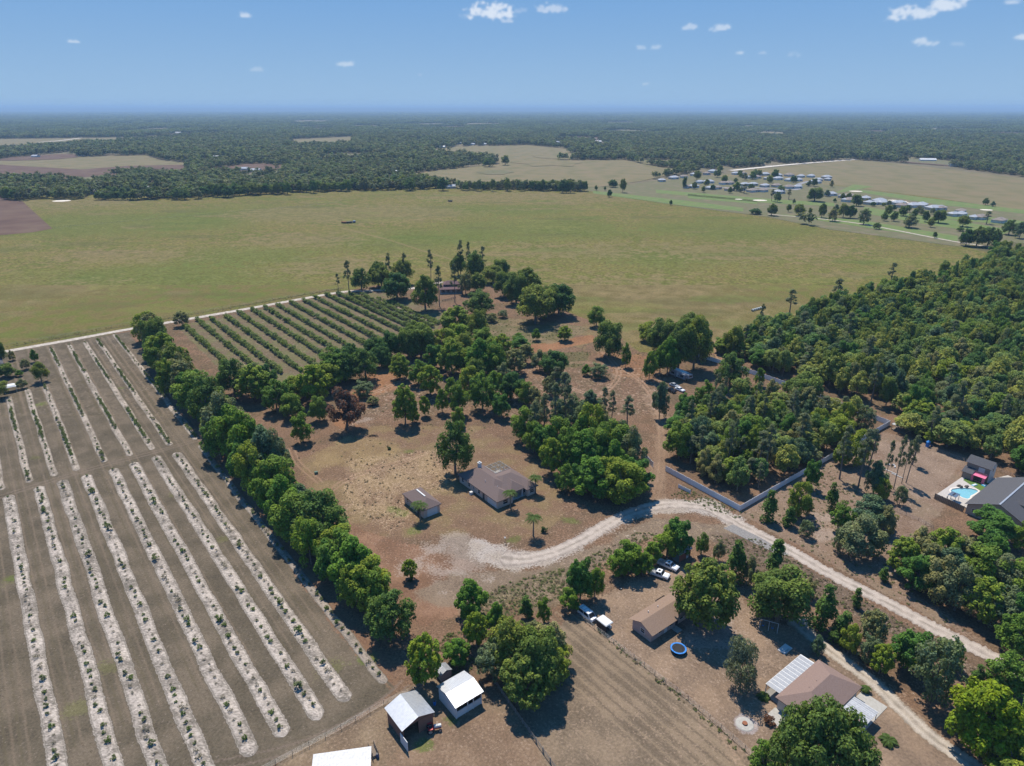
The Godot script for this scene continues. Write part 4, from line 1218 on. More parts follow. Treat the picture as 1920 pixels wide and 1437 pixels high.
func pool_lot() -> void:
	# big slate roofed house at the right edge
	var o := grid_thing("slate_house", "large beige house with slate grey gable roof and dormers", "house", Vector2(129.5, -168.2))
	walls(o, 0.5, 24.0, 0.6, 15.4, 2.8, M.beige_wall)
	var g := kit()
	g.tri(Vector3(0.5, 2.8, 15.4), Vector3(0.5, 6.3, 8.0), Vector3(0.5, 2.8, 0.6))
	g.tri(Vector3(24, 2.8, 15.4), Vector3(24, 6.3, 8.0), Vector3(24, 2.8, 0.6))
	part("gable", g.mesh(), M.beige_wall, o)
	var rf := part("roof", gable_sheet(kit(), 0, 24.5, 0, 16.0, 2.85, 6.55, true).mesh(), M.slate_roof, o)
	part("ridge_cap", kit().box(0, 24.5, 6.53, 6.66, 7.8, 8.2).mesh(), M.white_metal, rf)
	for x in [7.2, 12.2]:
		var d := part("dormer", kit().box(x, x + 1.9, 4.0, 5.3, 11.0, 13.6).mesh(), M.beige_wall, rf)
		part("dormer_roof", gable_sheet(kit(), x - 0.25, x + 2.15, 9.6, 13.9, 5.25, 6.0, false).mesh(), M.slate_roof, d)
		window(rf, "z+", x + 0.95, 13.6, 4.75, 0.9, 0.8)
	window(o, "x-", 2.6, 0.5, 1.6, 1.1, 1.2)
	window(o, "x-", 11.5, 0.5, 1.6, 1.1, 1.2)
	part("front_porch", kit().box(4.0, 20.0, 0, 0.2, 15.4, 17.4).mesh(), M.concrete, o)
	for x in [5.0, 9.0, 13.0, 17.0]: part("column", kit().box(x - 0.12, x + 0.12, 0.2, 2.8, 15.7, 15.94).mesh(), M.white_paint, o)
	# two storey play house with pink awning
	var p := grid_thing("pool_house", "two storey grey pool house with pink awning by the pool", "pool house", Vector2(147.1, -184.5))
	walls(p, 0, 5.4, -6.4, 0, 4.9, M.taupe_wall)
	var gg := kit()
	for z in [-6.4, 0.0]: gg.tri(Vector3(0, 4.9, z), Vector3(2.7, 6.3, z), Vector3(5.4, 4.9, z))
	part("gable", gg.mesh(), M.white_wall, p)
	part("end_wall", kit().box(0.0, 5.4, 0.0, 4.9, 0.003, 0.05).mesh(), M.white_wall, p)
	part("roof", gable_sheet(kit(), -0.4, 5.8, -6.8, 0.4, 4.95, 6.5, false).mesh(), M.slate_roof, p)
	part("lean_to_wall", kit().box(-2.2, -0.003, 0, 2.3, -6.4, -3.9).mesh(), M.taupe_wall, p)
	var lk := kit()
	slope(lk, Vector3(-2.6, 2.4, -6.7), Vector3(-2.6, 2.4, -3.6), Vector3(0, 3.5, -6.7), Vector3(0, 3.5, -3.6), 0.08, 0.0)
	part("lean_to_roof", lk.mesh(), M.slate_roof, p)
	door(p, "x-", -2.2, 0.0, 1.7, 1.7, M.white_paint, 0, "balcony_door")
	p.get_node("balcony_door").position.y = 2.75
	part("balcony_rail", kit().box(-1.0, -0.95, 2.9, 3.4, -3.9, -0.2).mesh(), M.taupe_wall, p)
	window(p, "z+", 2.7, 0.05, 3.9, 1.0, 1.1)
	var aw := kit()
	aw.hexa([Vector3(-2.4, 2.35, -0.1), Vector3(-2.4, 2.35, -3.8), Vector3(-0.01, 2.85, -3.8), Vector3(-0.01, 2.85, -0.1), Vector3(-2.4, 2.4, -0.1), Vector3(-2.4, 2.4, -3.8), Vector3(-0.01, 2.9, -3.8), Vector3(-0.01, 2.9, -0.1)])
	var awn := part("awning", aw.mesh(), M.pink, p)
	for z in [-0.15, -3.75]: part("awning_post", kit().box(-2.4, -2.3, 0, 2.35, z - 0.05, z + 0.05).mesh(), M.pink, awn)
	part("awning_curtain", kit().box(-2.39, -2.36, 0.3, 2.3, -0.9, -0.1).box(-2.39, -2.36, 0.3, 2.3, -3.8, -3.2).mesh(), M.pink, awn)
	part("awning_rail", kit().box(-2.42, -2.36, 0.75, 0.85, -3.2, -0.9).box(-2.42, -2.36, 0.0, 0.12, -3.8, -0.1).mesh(), M.pink, awn)
	# terrace and pool
	var deck_poly: Array = [Vector2(126.8, -177.1), Vector2(143.8, -189.7), Vector2(145.2, -186.2), Vector2(152.0, -187.5), Vector2(156.8, -189.2), Vector2(158.8, -185.2), Vector2(146.3, -175.9), Vector2(132.3, -170.0)]
	var pool_poly: Array = [Vector2(133.1, -179.8), Vector2(134.3, -180.9), Vector2(136.4, -181.4), Vector2(138.4, -181.5), Vector2(140.1, -181.2), Vector2(141.2, -180.4), Vector2(141.3, -179.5), Vector2(139.2, -178.0), Vector2(137.2, -176.8), Vector2(136.4, -175.7), Vector2(135.3, -175.1), Vector2(134.4, -175.7), Vector2(133.5, -177.7), Vector2(132.7, -178.6)]
	var cut := Geometry2D.clip_polygons(PackedVector2Array(deck_poly), Geometry2D.offset_polygon(PackedVector2Array(pool_poly), 0.5)[0])
	var t := Node3D.new()
	t.name = "pool_terrace"
	t.set_meta("kind", "structure")
	add_child(t)
	# the terrace: triangulated ring, split along the pool
	var ring := Geometry2D.offset_polygon(PackedVector2Array(pool_poly), 0.5)[0]
	part("terrace_floor", with_hole(deck_poly, Array(ring), 0.3), M.deck, t)
	part("pool_coping", with_hole(Array(ring), pool_poly, 0.34), M.coping, t)
	var side := kit()
	for i in pool_poly.size():
		var a: Vector2 = pool_poly[i]
		var b: Vector2 = pool_poly[(i + 1) % pool_poly.size()]
		side.quad(v3(a, 0.03), v3(b, 0.03), v3(b, 0.34), v3(a, 0.34))
	for i in deck_poly.size():
		var a: Vector2 = deck_poly[i]
		var b: Vector2 = deck_poly[(i + 1) % deck_poly.size()]
		side.quad(v3(a, 0.0), v3(b, 0.0), v3(b, 0.3), v3(a, 0.3))
	part("pool_side", side.mesh(), M.coping, t)
	part("pool_floor", kit().prism(pool_poly, 0.03, 0.03).mesh(), M.plaster, t)
	part("pool_water", kit().prism(pool_poly, 0.2, 0.2).mesh(), M.water, t)
	part("turf", kit().prism([Vector2(140.8, -186.2), Vector2(143.4, -188.2), Vector2(147.5, -183.9), Vector2(144.8, -180.4), Vector2(142.1, -179.8), Vector2(141.3, -183.3)], 0.3, 0.33).mesh(), M.turf, t)
	# boulder waterfall
	var rk := thing("rock_waterfall", "dark boulders of the small waterfall at the pool edge", "rocks", v3(Vector2(138.3, -182.0), 0.3))
	var rr := RandomNumberGenerator.new()
	rr.seed = 12
	for i in 7:
		var c := Vector3(rr.randf_range(-1.6, 1.6), 0.25, rr.randf_range(-0.5, 0.5))
		var s := rr.randf_range(0.35, 0.6)
		part("boulder", kit().frustum([c.x - s, c.x + s, c.z - s * 0.8, c.z + s * 0.8], [c.x - s * 0.5, c.x + s * 0.6, c.z - s * 0.4, c.z + s * 0.5], 0.0, s * 1.4).mesh(), M.rock, rk)
	# grill pergola
	var pg := grid_thing("pergola", "blue grey metal pergola over white chairs on the pool terrace", "pergola", Vector2(130.2, -174.1))
	pg.position.y = 0.3
	part("roof", kit().box(-1.5, 1.5, 2.1, 2.18, -1.1, 1.1).mesh(), M.blue_metal, pg)
	part("roof_light", kit().box(-0.9, 0.9, 2.18, 2.24, -0.2, 0.2).mesh(), M.dark_metal, pg)
	for x in [-1.4, 1.4]:
		for z in [-1.0, 1.0]: part("post", kit().box(x - 0.05, x + 0.05, 0, 2.1, z - 0.05, z + 0.05).mesh(), M.dark_metal, pg)
	for e in [[Vector2(129.3, -175.0), "white chair under the pergola, nearest the terrace corner"], [Vector2(129.9, -174.2), "white chair under the pergola, nearest the pool"]]:
		var c := thing("patio_chair", e[1], "chair", v3(e[0], 0.3), GRID, "chairs under the pergola")
		part("seat", kit().box(-0.25, 0.25, 0.4, 0.46, -0.25, 0.25).mesh(), M.white_paint, c)
		part("backrest", kit().box(-0.25, 0.25, 0.46, 0.9, -0.28, -0.22).mesh(), M.white_paint, c)
		for x in [-0.22, 0.18]:
			for z in [-0.24, 0.2]: part("leg", kit().box(x, x + 0.04, 0, 0.4, z, z + 0.04).mesh(), M.white_paint, c)
	for e in [[Vector2(142.3, -183.0), Vector3(1.9, 0.22, 0.9), M.aqua, "pool_float", "aqua inflatable float lying on the turf"], [Vector2(145.3, -182.8), Vector3(1.5, 0.25, 1.2), M.cyan, "paddling_pool", "cyan paddling pool on the turf by the house"]]:
		var f := thing(e[3], e[4], "pool toy", v3(e[0], 0.33), 0.4)
		var s: Vector3 = e[1]
		part("body", kit().frustum([-s.x / 2, s.x / 2, -s.z / 2, s.z / 2], [-s.x / 2 + 0.1, s.x / 2 - 0.1, -s.z / 2 + 0.1, s.z / 2 - 0.1], 0.0, s.y).mesh(), e[2], f)
		part("rim", kit().frustum([-s.x * 0.32, s.x * 0.32, -s.z * 0.32, s.z * 0.32], [-s.x * 0.3, s.x * 0.3, -s.z * 0.3, s.z * 0.3], s.y, s.y + 0.06).mesh(), M.white_paint, f)
	# wood privacy fence in front of the terrace
	var wf := thing("wooden_fence", "tan wooden privacy fence in front of the pool terrace", "fence", v3(Vector2(125.7, -175.7)), 0.0)
	var fa: Vector2 = Vector2(125.7, -175.7)
	var fb: Vector2 = Vector2(129.9, -168.5)
	wf.rotation.y = -atan2(fb.y - fa.y, fb.x - fa.x)
	var len := fa.distance_to(fb)
	var np := int(len / 0.155)
	rr.seed = 3
	for i in np: part("picket", kit().box(i * len / np, i * len / np + 0.14, 0.04, 1.85 + rr.randf() * 0.05, -0.012, 0.012).mesh(), M.old_wood if i % 3 else M.tan_wood, wf)
	for y in [0.4, 1.4]: part("rail", kit().box(0, len, y, y + 0.09, -0.06, -0.014).mesh(), M.old_wood, wf)
	for i in 5: part("post", kit().box(len * i / 4.0 - 0.05, len * i / 4.0 + 0.05, 0, 1.95, -0.16, -0.062).mesh(), M.old_wood, wf)
	# goat shelter by the white fence corner
	var gs := grid_thing("garden_shelter", "small shelter with pale roof on a wooden deck at fence corner", "shelter", Vector2(140.4, -221.9))
	part("deck", kit().box(-2.0, 2.6, 0, 0.35, -2.6, 2.4).mesh(), M.old_wood, gs)
	part("roof", kit().box(-2.2, 1.2, 2.2, 2.28, -2.8, -0.4).mesh(), M.porch_metal, gs)
	for x in [-2.0, 1.0]:
		for z in [-2.6, -0.6]: part("post", kit().box(x - 0.05, x + 0.05, 0.35, 2.2, z - 0.05, z + 0.05).mesh(), M.old_wood, gs)
	part("rail", kit().box(-2.0, 2.6, 0.35, 0.8, 2.3, 2.4).mesh(), M.tan_wood, gs)
	var sl := thing("play_slide", "blue plastic slide under the yellow green tree", "slide", v3(Vector2(142.7, -209.3)), 0.3)
	part("tower", kit().box(-0.5, 0.5, 0, 1.4, -0.4, 0.4).mesh(), M.blue, sl)
	part("chute", kit().hexa_chute(), M.blue, sl)
	part("roof", kit().frustum([-0.6, 0.6, -0.5, 0.5], [-0.1, 0.1, -0.1, 0.1], 1.9, 2.4).mesh(), M.blue, sl)
	for x in [-0.48, 0.42]: part("post", kit().box(x, x + 0.06, 1.4, 1.9, -0.38, -0.32).box(x, x + 0.06, 1.4, 1.9, 0.32, 0.38).mesh(), M.blue, sl)
	for e in [[Vector2(120.8, -192.3), 5.4, "long white pipe lying on the pool lot dirt"], [Vector2(121.9, -189.2), 3.4, "short white pipe lying beyond the long one"]]:
		var pi := thing("white_pipe", e[2], "pipe", v3(e[0], 0.12), deg_to_rad(-58))
		part("tube", kit().tube([Vector3(-e[1] / 2, 0, 0), Vector3(e[1] / 2, 0, 0)], [0.12, 0.12], 8).mesh(), M.white_paint, pi)
		for x in [-0.5, 0.5]: part("coupling", kit().tube([Vector3(e[1] * x - 0.12, 0, 0), Vector3(e[1] * x + 0.12, 0, 0)], [0.15, 0.15], 8).mesh(), M.white_paint, pi)
	rr.seed = 8
	for i in 5:
		var b := thing("white_block", "white block in the loose heap between the pines", "block", v3(Vector2(123.2, -196.9) + Vector2(rr.randf_range(-1.6, 1.6), rr.randf_range(-2.0, 2.0))), rr.randf() * 3.0, "white blocks between the pines")
		part("body", kit().frustum([-0.4, 0.4, -0.22, 0.22], [-0.37, 0.37, -0.19, 0.19], 0, 0.35).mesh(), M.white_paint, b)

func with_hole(outer: Array, inner: Array, y: float) -> ArrayMesh:
	# a flat ring: each side of the outline is joined to the nearest point of the hole
	var k := kit()
	var oc := PackedVector2Array(outer)
	var ic := PackedVector2Array(inner)
	if Geometry2D.is_polygon_clockwise(oc): oc.reverse()
	if Geometry2D.is_polygon_clockwise(ic): ic.reverse()
	# bridge the outline and the hole with one cut, then triangulate
	var best := [0, 0, 1e9]
	for i in oc.size():
		for j in ic.size():
			var d := oc[i].distance_to(ic[j])
			if d < best[2]: best = [i, j, d]
	var path := PackedVector2Array()
	for i in oc.size() + 1: path.append(oc[(best[0] + i) % oc.size()])
	for j in ic.size() + 1: path.append(ic[(best[1] - j + ic.size() * 2) % ic.size()])
	# nudge the two sides of the cut apart by a hair
	path[oc.size()] += (oc[(best[0] + oc.size() - 1) % oc.size()] - oc[best[0]]).normalized() * 0.01
	path[oc.size() + 1] += (ic[(best[1] + ic.size() - 1) % ic.size()] - ic[best[1]]).normalized() * 0.01
	var tr := Geometry2D.triangulate_polygon(path)
	for i in range(0, tr.size(), 3):
		var a := v3(path[tr[i]], y)
		var b := v3(path[tr[i + 1]], y)
		var d := v3(path[tr[i + 2]], y)
		if (d - a).cross(b - a).y > 0: k.tri(a, b, d)
		else: k.tri(a, d, b)
	if tr.is_empty(): print("ring failed")
	return k.mesh()

func farmhouse() -> void:
	var o := thing("farmhouse", "brown two tier roofed farmhouse with white porch posts among oaks", "house", v3(Vector2(-44.6, -416.3)), deg_to_rad(6))
	walls(o, 0, 13.0, -11.0, -2.2, 3.0, M.taupe_wall)
	walls(o, 2.5, 11.5, -9.6, -4.2, 5.2, M.taupe_wall, "upper_wall")
	part("roof", hip(kit(), -0.7, 13.7, -11.8, 0.3, 3.0, 4.7, true, 3.5).mesh(), M.plum_roof, o)
	part("upper_roof", hip(kit(), 1.8, 12.2, -10.4, -3.4, 5.2, 7.0, true, 2.6).mesh(), M.plum_roof, o)
	for x in [0.2, 3.3, 6.5, 9.6, 12.8]: part("porch_post", kit().box(x - 0.12, x + 0.12, 0, 2.85, -0.3, -0.05).mesh(), M.white_paint, o)
	for x in [1.8, 4.9, 8.0, 11.2]: window(o, "z+", x, -2.2, 1.6, 1.4, 1.5)
	for x in [4.0, 7.0, 10.0]: window(o, "z+", x, -4.2, 4.5, 1.2, 0.8)
	part("porch_floor", kit().box(-0.2, 13.2, 0, 0.25, -2.18, 0.1).mesh(), M.concrete, o)
	var e := thing("lilac_house", "lilac grey roofed house cut by the left picture edge", "house", v3(Vector2(-231.2, -286.1)), GRID)
	walls(e, -4.0, 2.6, -6, 4.0, 2.6, M.pale_wall)
	part("roof", hip(kit(), -4.5, 3.1, -6.5, 4.5, 2.6, 4.6, false, 3.0).mesh(), M.slate_roof, e)
	var c := thing("canopy_shelter", "white canopy on four posts by the left orchard corner", "canopy", v3(Vector2(-205.9, -258.8)), GRID)
	part("roof", kit().frustum([-2.2, 2.2, -2.0, 2.0], [-1.6, 1.6, -1.4, 1.4], 2.3, 2.8).mesh(), M.white_paint, c)
	for x in [-2.0, 2.0]:
		for z in [-1.8, 1.8]: part("post", kit().box(x - 0.06, x + 0.06, 0, 2.3, z - 0.06, z + 0.06).mesh(), M.white_paint, c)

# ------------------------------------------------------------------ fences
func fence_line(called: String, label: String, pts: Array, gap: float, h: float, style: String) -> void:
	var o := thing(called, label, "fence", v3(pts[0]))
	for s in pts.size() - 1:
		var a: Vector2 = pts[s] - pts[0]
		var b: Vector2 = pts[s + 1] - pts[0]
		var n := maxi(1, int(round(a.distance_to(b) / gap)))
		var turn := -atan2(b.y - a.y, b.x - a.x)
		var l := a.distance_to(b) / n
		var pm: Mesh
		var km: Mesh
		if style == "vinyl":
			pm = kit().box(-0.065, 0.065, 0, h + 0.08, -0.065, 0.065).frustum([-0.08, 0.08, -0.08, 0.08], [-0.02, 0.02, -0.02, 0.02], h + 0.08, h + 0.16).mesh()
			var k := kit().box(0.07, l - 0.07, 0.08, 0.22, -0.03, 0.03).box(0.07, l - 0.07, h - 0.12, h, -0.03, 0.03)
			var nb := 8
			for i in nb:
				k.box(0.07 + (l - 0.14) * i / nb, 0.07 + (l - 0.14) * (i + 1) / nb - 0.015, 0.22, h - 0.12, -0.015, 0.015)
			km = k.mesh()
		elif style == "rail":
			pm = kit().box(-0.08, 0.08, 0, h, -0.08, 0.08).mesh()
			km = kit().box(0.0, l, h * 0.35, h * 0.35 + 0.13, 0.085, 0.12).box(0.0, l, h * 0.65, h * 0.65 + 0.13, 0.085, 0.12).box(0.0, l, h * 0.92, h * 0.92 + 0.13, 0.085, 0.12).mesh()
		else:
			pm = kit().tube([Vector3(0, 0, 0), Vector3(0, h, 0)], [0.05, 0.045], 5).mesh()
			var k := kit()
			for i in 6: k.box(0, l, h * (0.12 + 0.16 * i), h * (0.12 + 0.16 * i) + 0.014, -0.007, 0.007)
			for i in 10: k.box(l * i / 10.0, l * i / 10.0 + 0.012, 0.05, h * 0.94, -0.005, 0.005)
			km = k.mesh()
		for i in n + 1:
			if i == n and s < pts.size() - 2: continue
			var p := a.lerp(b, float(i) / n)
			var po := part("post", pm, M.vinyl if style == "vinyl" else M.fence_wood, o)
			po.position = v3(p)
			po.rotation.y = turn
		for i in n:
			var p := a.lerp(b, float(i) / n)
			var pa := part("panel" if style == "vinyl" else "rails" if style == "rail" else "wire", km, M.vinyl if style == "vinyl" else M.fence_wood if style == "rail" else M.wire, o)
			pa.position = v3(p)
			pa.rotation.y = turn

func fences() -> void:
	fence_line("white_fence", "long white vinyl fence folded round the small wood", [Vector2(49.2, -192.3), Vector2(65.7, -168.9), Vector2(86.2, -185.2), Vector2(107.5, -202.0), Vector2(128.7, -218.8), Vector2(138.4, -226.3), Vector2(126.0, -246.3), Vector2(114.1, -265.2), Vector2(101.7, -282.8), Vector2(87.2, -300.2)], 2.4, 1.9, "vinyl")
	fence_line("white_gate_fence", "short white vinyl fence left of the gateway ruts", [Vector2(42.5, -199.0), Vector2(44.6, -198.7), Vector2(45.6, -194.7)], 2.4, 1.9, "vinyl")
	fence_line("white_wing_fence", "short low white fence at the drive bend", [Vector2(51.0, -182.0), Vector2(53.8, -178.6)], 2.0, 1.2, "vinyl")
	fence_line("paddock_fence", "weathered rail fence running past the big oak to the picture bottom", [Vector2(-3.4, -105.2), Vector2(2.0, -95.7), Vector2(8.0, -85.3), Vector2(10.3, -80.3)], 2.6, 1.25, "rail")
	fence_line("wire_fence", "grey wire fence between the mown paddock and trampoline yard", [Vector2(12.7, -127.9), Vector2(24.0, -114.1), Vector2(34.6, -101.0), Vector2(43.7, -87.6), Vector2(48.1, -79.4)], 2.8, 1.35, "wire")
	fence_line("orchard_fence", "wire fence between the sand rows and the barns", [Vector2(-46.9, -83.3), Vector2(-32.0, -94.3), Vector2(-25.0, -100.0), Vector2(-17.2, -104.8)], 3.0, 1.35, "wire")
	fence_line("yard_fence", "wire fence along the far side of the pool lot", [Vector2(135.3, -215.9), Vector2(136.0, -210.1), Vector2(144.3, -205.4), Vector2(148.3, -200.1), Vector2(154.7, -193.7), Vector2(160.8, -185.2)], 2.8, 1.2, "wire")
	fence_line("dog_fence", "low wire fence below the dark tree shadows on the pool lot", [Vector2(110.4, -169.2), Vector2(114.6, -164.0), Vector2(116.5, -160.0)], 2.8, 1.1, "wire")
	fence_line("pasture_fence", "post and wire fence along the pasture side of the farm road", [Vector2(-255.6, -309.3), Vector2(-232.6, -329.8), Vector2(-204.9, -354.7), Vector2(-172.3, -381.0), Vector2(-110.1, -431.2)], 5.0, 1.2, "wire")
	fence_line("garden_fence", "low dark fence in front of the brown farmhouse", [Vector2(-42.0, -398.6), Vector2(-38.1, -402.2), Vector2(-34.6, -407.2)], 2.4, 1.0, "rail")
	fence_line("field_fence", "long thin post fence crossing the pasture", [Vector2(-444.1, -669.1), Vector2(-389.1, -712.7), Vector2(-326.9, -762.0), Vector2(-251.1, -822.8), Vector2(-209.9, -861.8)], 14.0, 1.4, "wire")
	fence_line("fairway_fence", "dark fence between the pasture and the fairways", [Vector2(113.9, -970.4), Vector2(192.5, -841.9), Vector2(272.0, -738.5), Vector2(304.4, -656.7), Vector2(372.4, -575.8)], 9.0, 1.3, "wire")

# ------------------------------------------------------------------ vehicles and yard things
func wheel(parent: Node, x: float, y: float, z: float, r: float, w: float) -> void:
	var o := part("wheel", kit().tube([Vector3(-w / 2, 0, 0), Vector3(-w / 2 + 0.03, 0, 0), Vector3(w / 2 - 0.03, 0, 0), Vector3(w / 2, 0, 0)], [r * 0.9, r, r, r * 0.9], 12).mesh(), M.tyre, parent)
	o.position = Vector3(x, y, z)
	part("rim", kit().tube([Vector3(-w / 2 - 0.012, 0, 0), Vector3(w / 2 + 0.012, 0, 0)], [r * 0.58, r * 0.58], 10).mesh(), M.steel, o)

func glass_strip(parent: Node, a: Vector3, b: Vector3, c: Vector3, d: Vector3, out: Vector3, called := "window") -> void:
	var k := kit()
	k.hexa([a + out, b + out, c + out, d + out, a + out * 2.2, b + out * 2.2, c + out * 2.2, d + out * 2.2])
	part(called, k.mesh(), M.car_glass, parent)

func cab(parent: Node, w: float, y0: float, y1: float, zb0: float, zb1: float, zt0: float, zt1: float, paint: Material, called := "cab") -> void:
	# glasshouse: base from zb0 to zb1, roof from zt0 to zt1, front at +z
	var b := w / 2 - 0.03
	var t := w / 2 - 0.2
	part(called, kit().frustum([-b, b, zb0, zb1], [-t, t, zt0, zt1], y0, y1).mesh(), paint, parent)
	var e := 0.14
	var f := func(x: float, z0: float, z1: float, u: float) -> Vector3: return Vector3(x, lerpf(y0, y1, u), lerpf(z0, z1, u))
	var xs := func(u: float) -> float: return lerpf(b, t, u)
	glass_strip(parent, f.call(-xs.call(e) + 0.08, zb1, zt1, e), f.call(xs.call(e) - 0.08, zb1, zt1, e), f.call(xs.call(0.9) - 0.06, zb1, zt1, 0.9), f.call(-xs.call(0.9) + 0.06, zb1, zt1, 0.9), Vector3(0, 0.006, 0.012), "windscreen")
	glass_strip(parent, f.call(xs.call(e) - 0.08, zb0, zt0, e), f.call(-xs.call(e) + 0.08, zb0, zt0, e), f.call(-xs.call(0.88) + 0.06, zb0, zt0, 0.88), f.call(xs.call(0.88) - 0.06, zb0, zt0, 0.88), Vector3(0, 0.006, -0.012), "rear_window")
	for sg in [-1.0, 1.0]:
		var n := 2 if zb1 - zb0 > 1.7 else 1
		for i in n:
			var u0 := 0.08 + 0.86 * i / n
			var u1 := 0.08 + 0.86 * (i + 1) / n - 0.04
			var p := func(u: float, v: float) -> Vector3: return Vector3(sg * xs.call(v), lerpf(y0, y1, v), lerpf(lerpf(zb0, zb1, u), lerpf(zt0, zt1, u), v))
			glass_strip(parent, p.call(u0, e), p.call(u1, e), p.call(u1, 0.86), p.call(u0, 0.86), Vector3(sg * 0.01, 0.004, 0), "side_window")

func lamps(parent: Node, w: float, y: float, zf: float, zr: float) -> void:
	for sg in [-1.0, 1.0]:
		part("headlight", kit().box(sg * w * 0.36 - 0.14, sg * w * 0.36 + 0.14, y - 0.07, y + 0.07, zf, zf + 0.03).mesh(), M.lens, parent)
		part("tail_light", kit().box(sg * w * 0.42 - 0.07, sg * w * 0.42 + 0.07, y - 0.1, y + 0.1, zr - 0.03, zr).mesh(), M.red_lens, parent)
	part("bumper", kit().box(-w * 0.48, w * 0.48, y - 0.32, y - 0.14, zf, zf + 0.1).mesh(), M.dark_metal, parent)

func pickup(at: Vector2, turn: float, paint: Material, label: String, rack := false) -> void:
	var o := thing("pickup_truck", label, "pickup", v3(at), turn)
	var w := 1.9
	part("body", kit().frustum([-0.93, 0.93, -0.55, 2.75], [-0.95, 0.95, -0.55, 2.75], 0.42, 0.95).frustum([-0.93, 0.93, 1.35, 2.7], [-0.82, 0.82, 1.35, 2.5], 0.95, 1.12).mesh(), paint, o)
	cab(o, w, 0.95, 1.72, -0.55, 1.4, -0.4, 0.8, paint)
	part("bed", kit().box(-0.95, 0.95, 0.42, 0.62, -2.75, -0.553).box(-0.95, -0.86, 0.62, 1.02, -2.75, -0.553).box(0.86, 0.95, 0.62, 1.02, -2.75, -0.553).box(-0.86, 0.86, 0.62, 1.02, -2.75, -2.68).mesh(), paint, o)
	if rack:
		part("rack", kit().box(-0.9, -0.84, 1.02, 1.9, -2.6, -2.54).box(0.84, 0.9, 1.02, 1.9, -2.6, -2.54).box(-0.9, -0.84, 1.02, 1.9, -0.8, -0.74).box(0.84, 0.9, 1.02, 1.9, -0.8, -0.74).box(-0.9, 0.9, 1.86, 1.92, -2.6, -2.54).box(-0.9, 0.9, 1.86, 1.92, -0.8, -0.74).mesh(), M.steel, o)
		part("load", kit().box(-0.7, 0.1, 0.62, 1.1, -2.3, -1.2).box(0.2, 0.75, 0.62, 0.95, -1.9, -0.9).mesh(), M.steel, o)
	else:
		part("bed_cover", kit().box(-0.86, 0.86, 0.96, 1.0, -2.68, -0.56).mesh(), M.grey_paint, o)
	part("sunroof", kit().box(-0.35, 0.35, 1.72, 1.735, -0.05, 0.5).mesh(), M.car_glass, o)
	lamps(o, w, 0.78, 2.75, -2.75)
	for z in [-1.75, 1.8]:
		for x in [-0.83, 0.83]: wheel(o, x, 0.38, z, 0.38, 0.24)

func car(at: Vector2, turn: float, paint: Material, label: String, called := "parked_car", l := 4.5, hgt := 1.45) -> void:
	var o := thing(called, label, "car", v3(at), turn)
	var h := l / 2
	part("body", kit().frustum([-0.85, 0.85, -h, h], [-0.88, 0.88, -h + 0.03, h - 0.03], 0.32, 0.7).frustum([-0.88, 0.88, -h + 0.03, h - 0.03], [-0.78, 0.78, -h + 0.15, h - 0.25], 0.7, 0.92).mesh(), paint, o)
	cab(o, 1.7, 0.9, hgt, -h * 0.72, h * 0.42, -h * 0.45, h * 0.05, paint)
	lamps(o, 1.7, 0.66, h - 0.02, -h + 0.02)
	for z in [-h * 0.62, h * 0.62]:
		for x in [-0.76, 0.76]: wheel(o, x, 0.32, z, 0.32, 0.2)

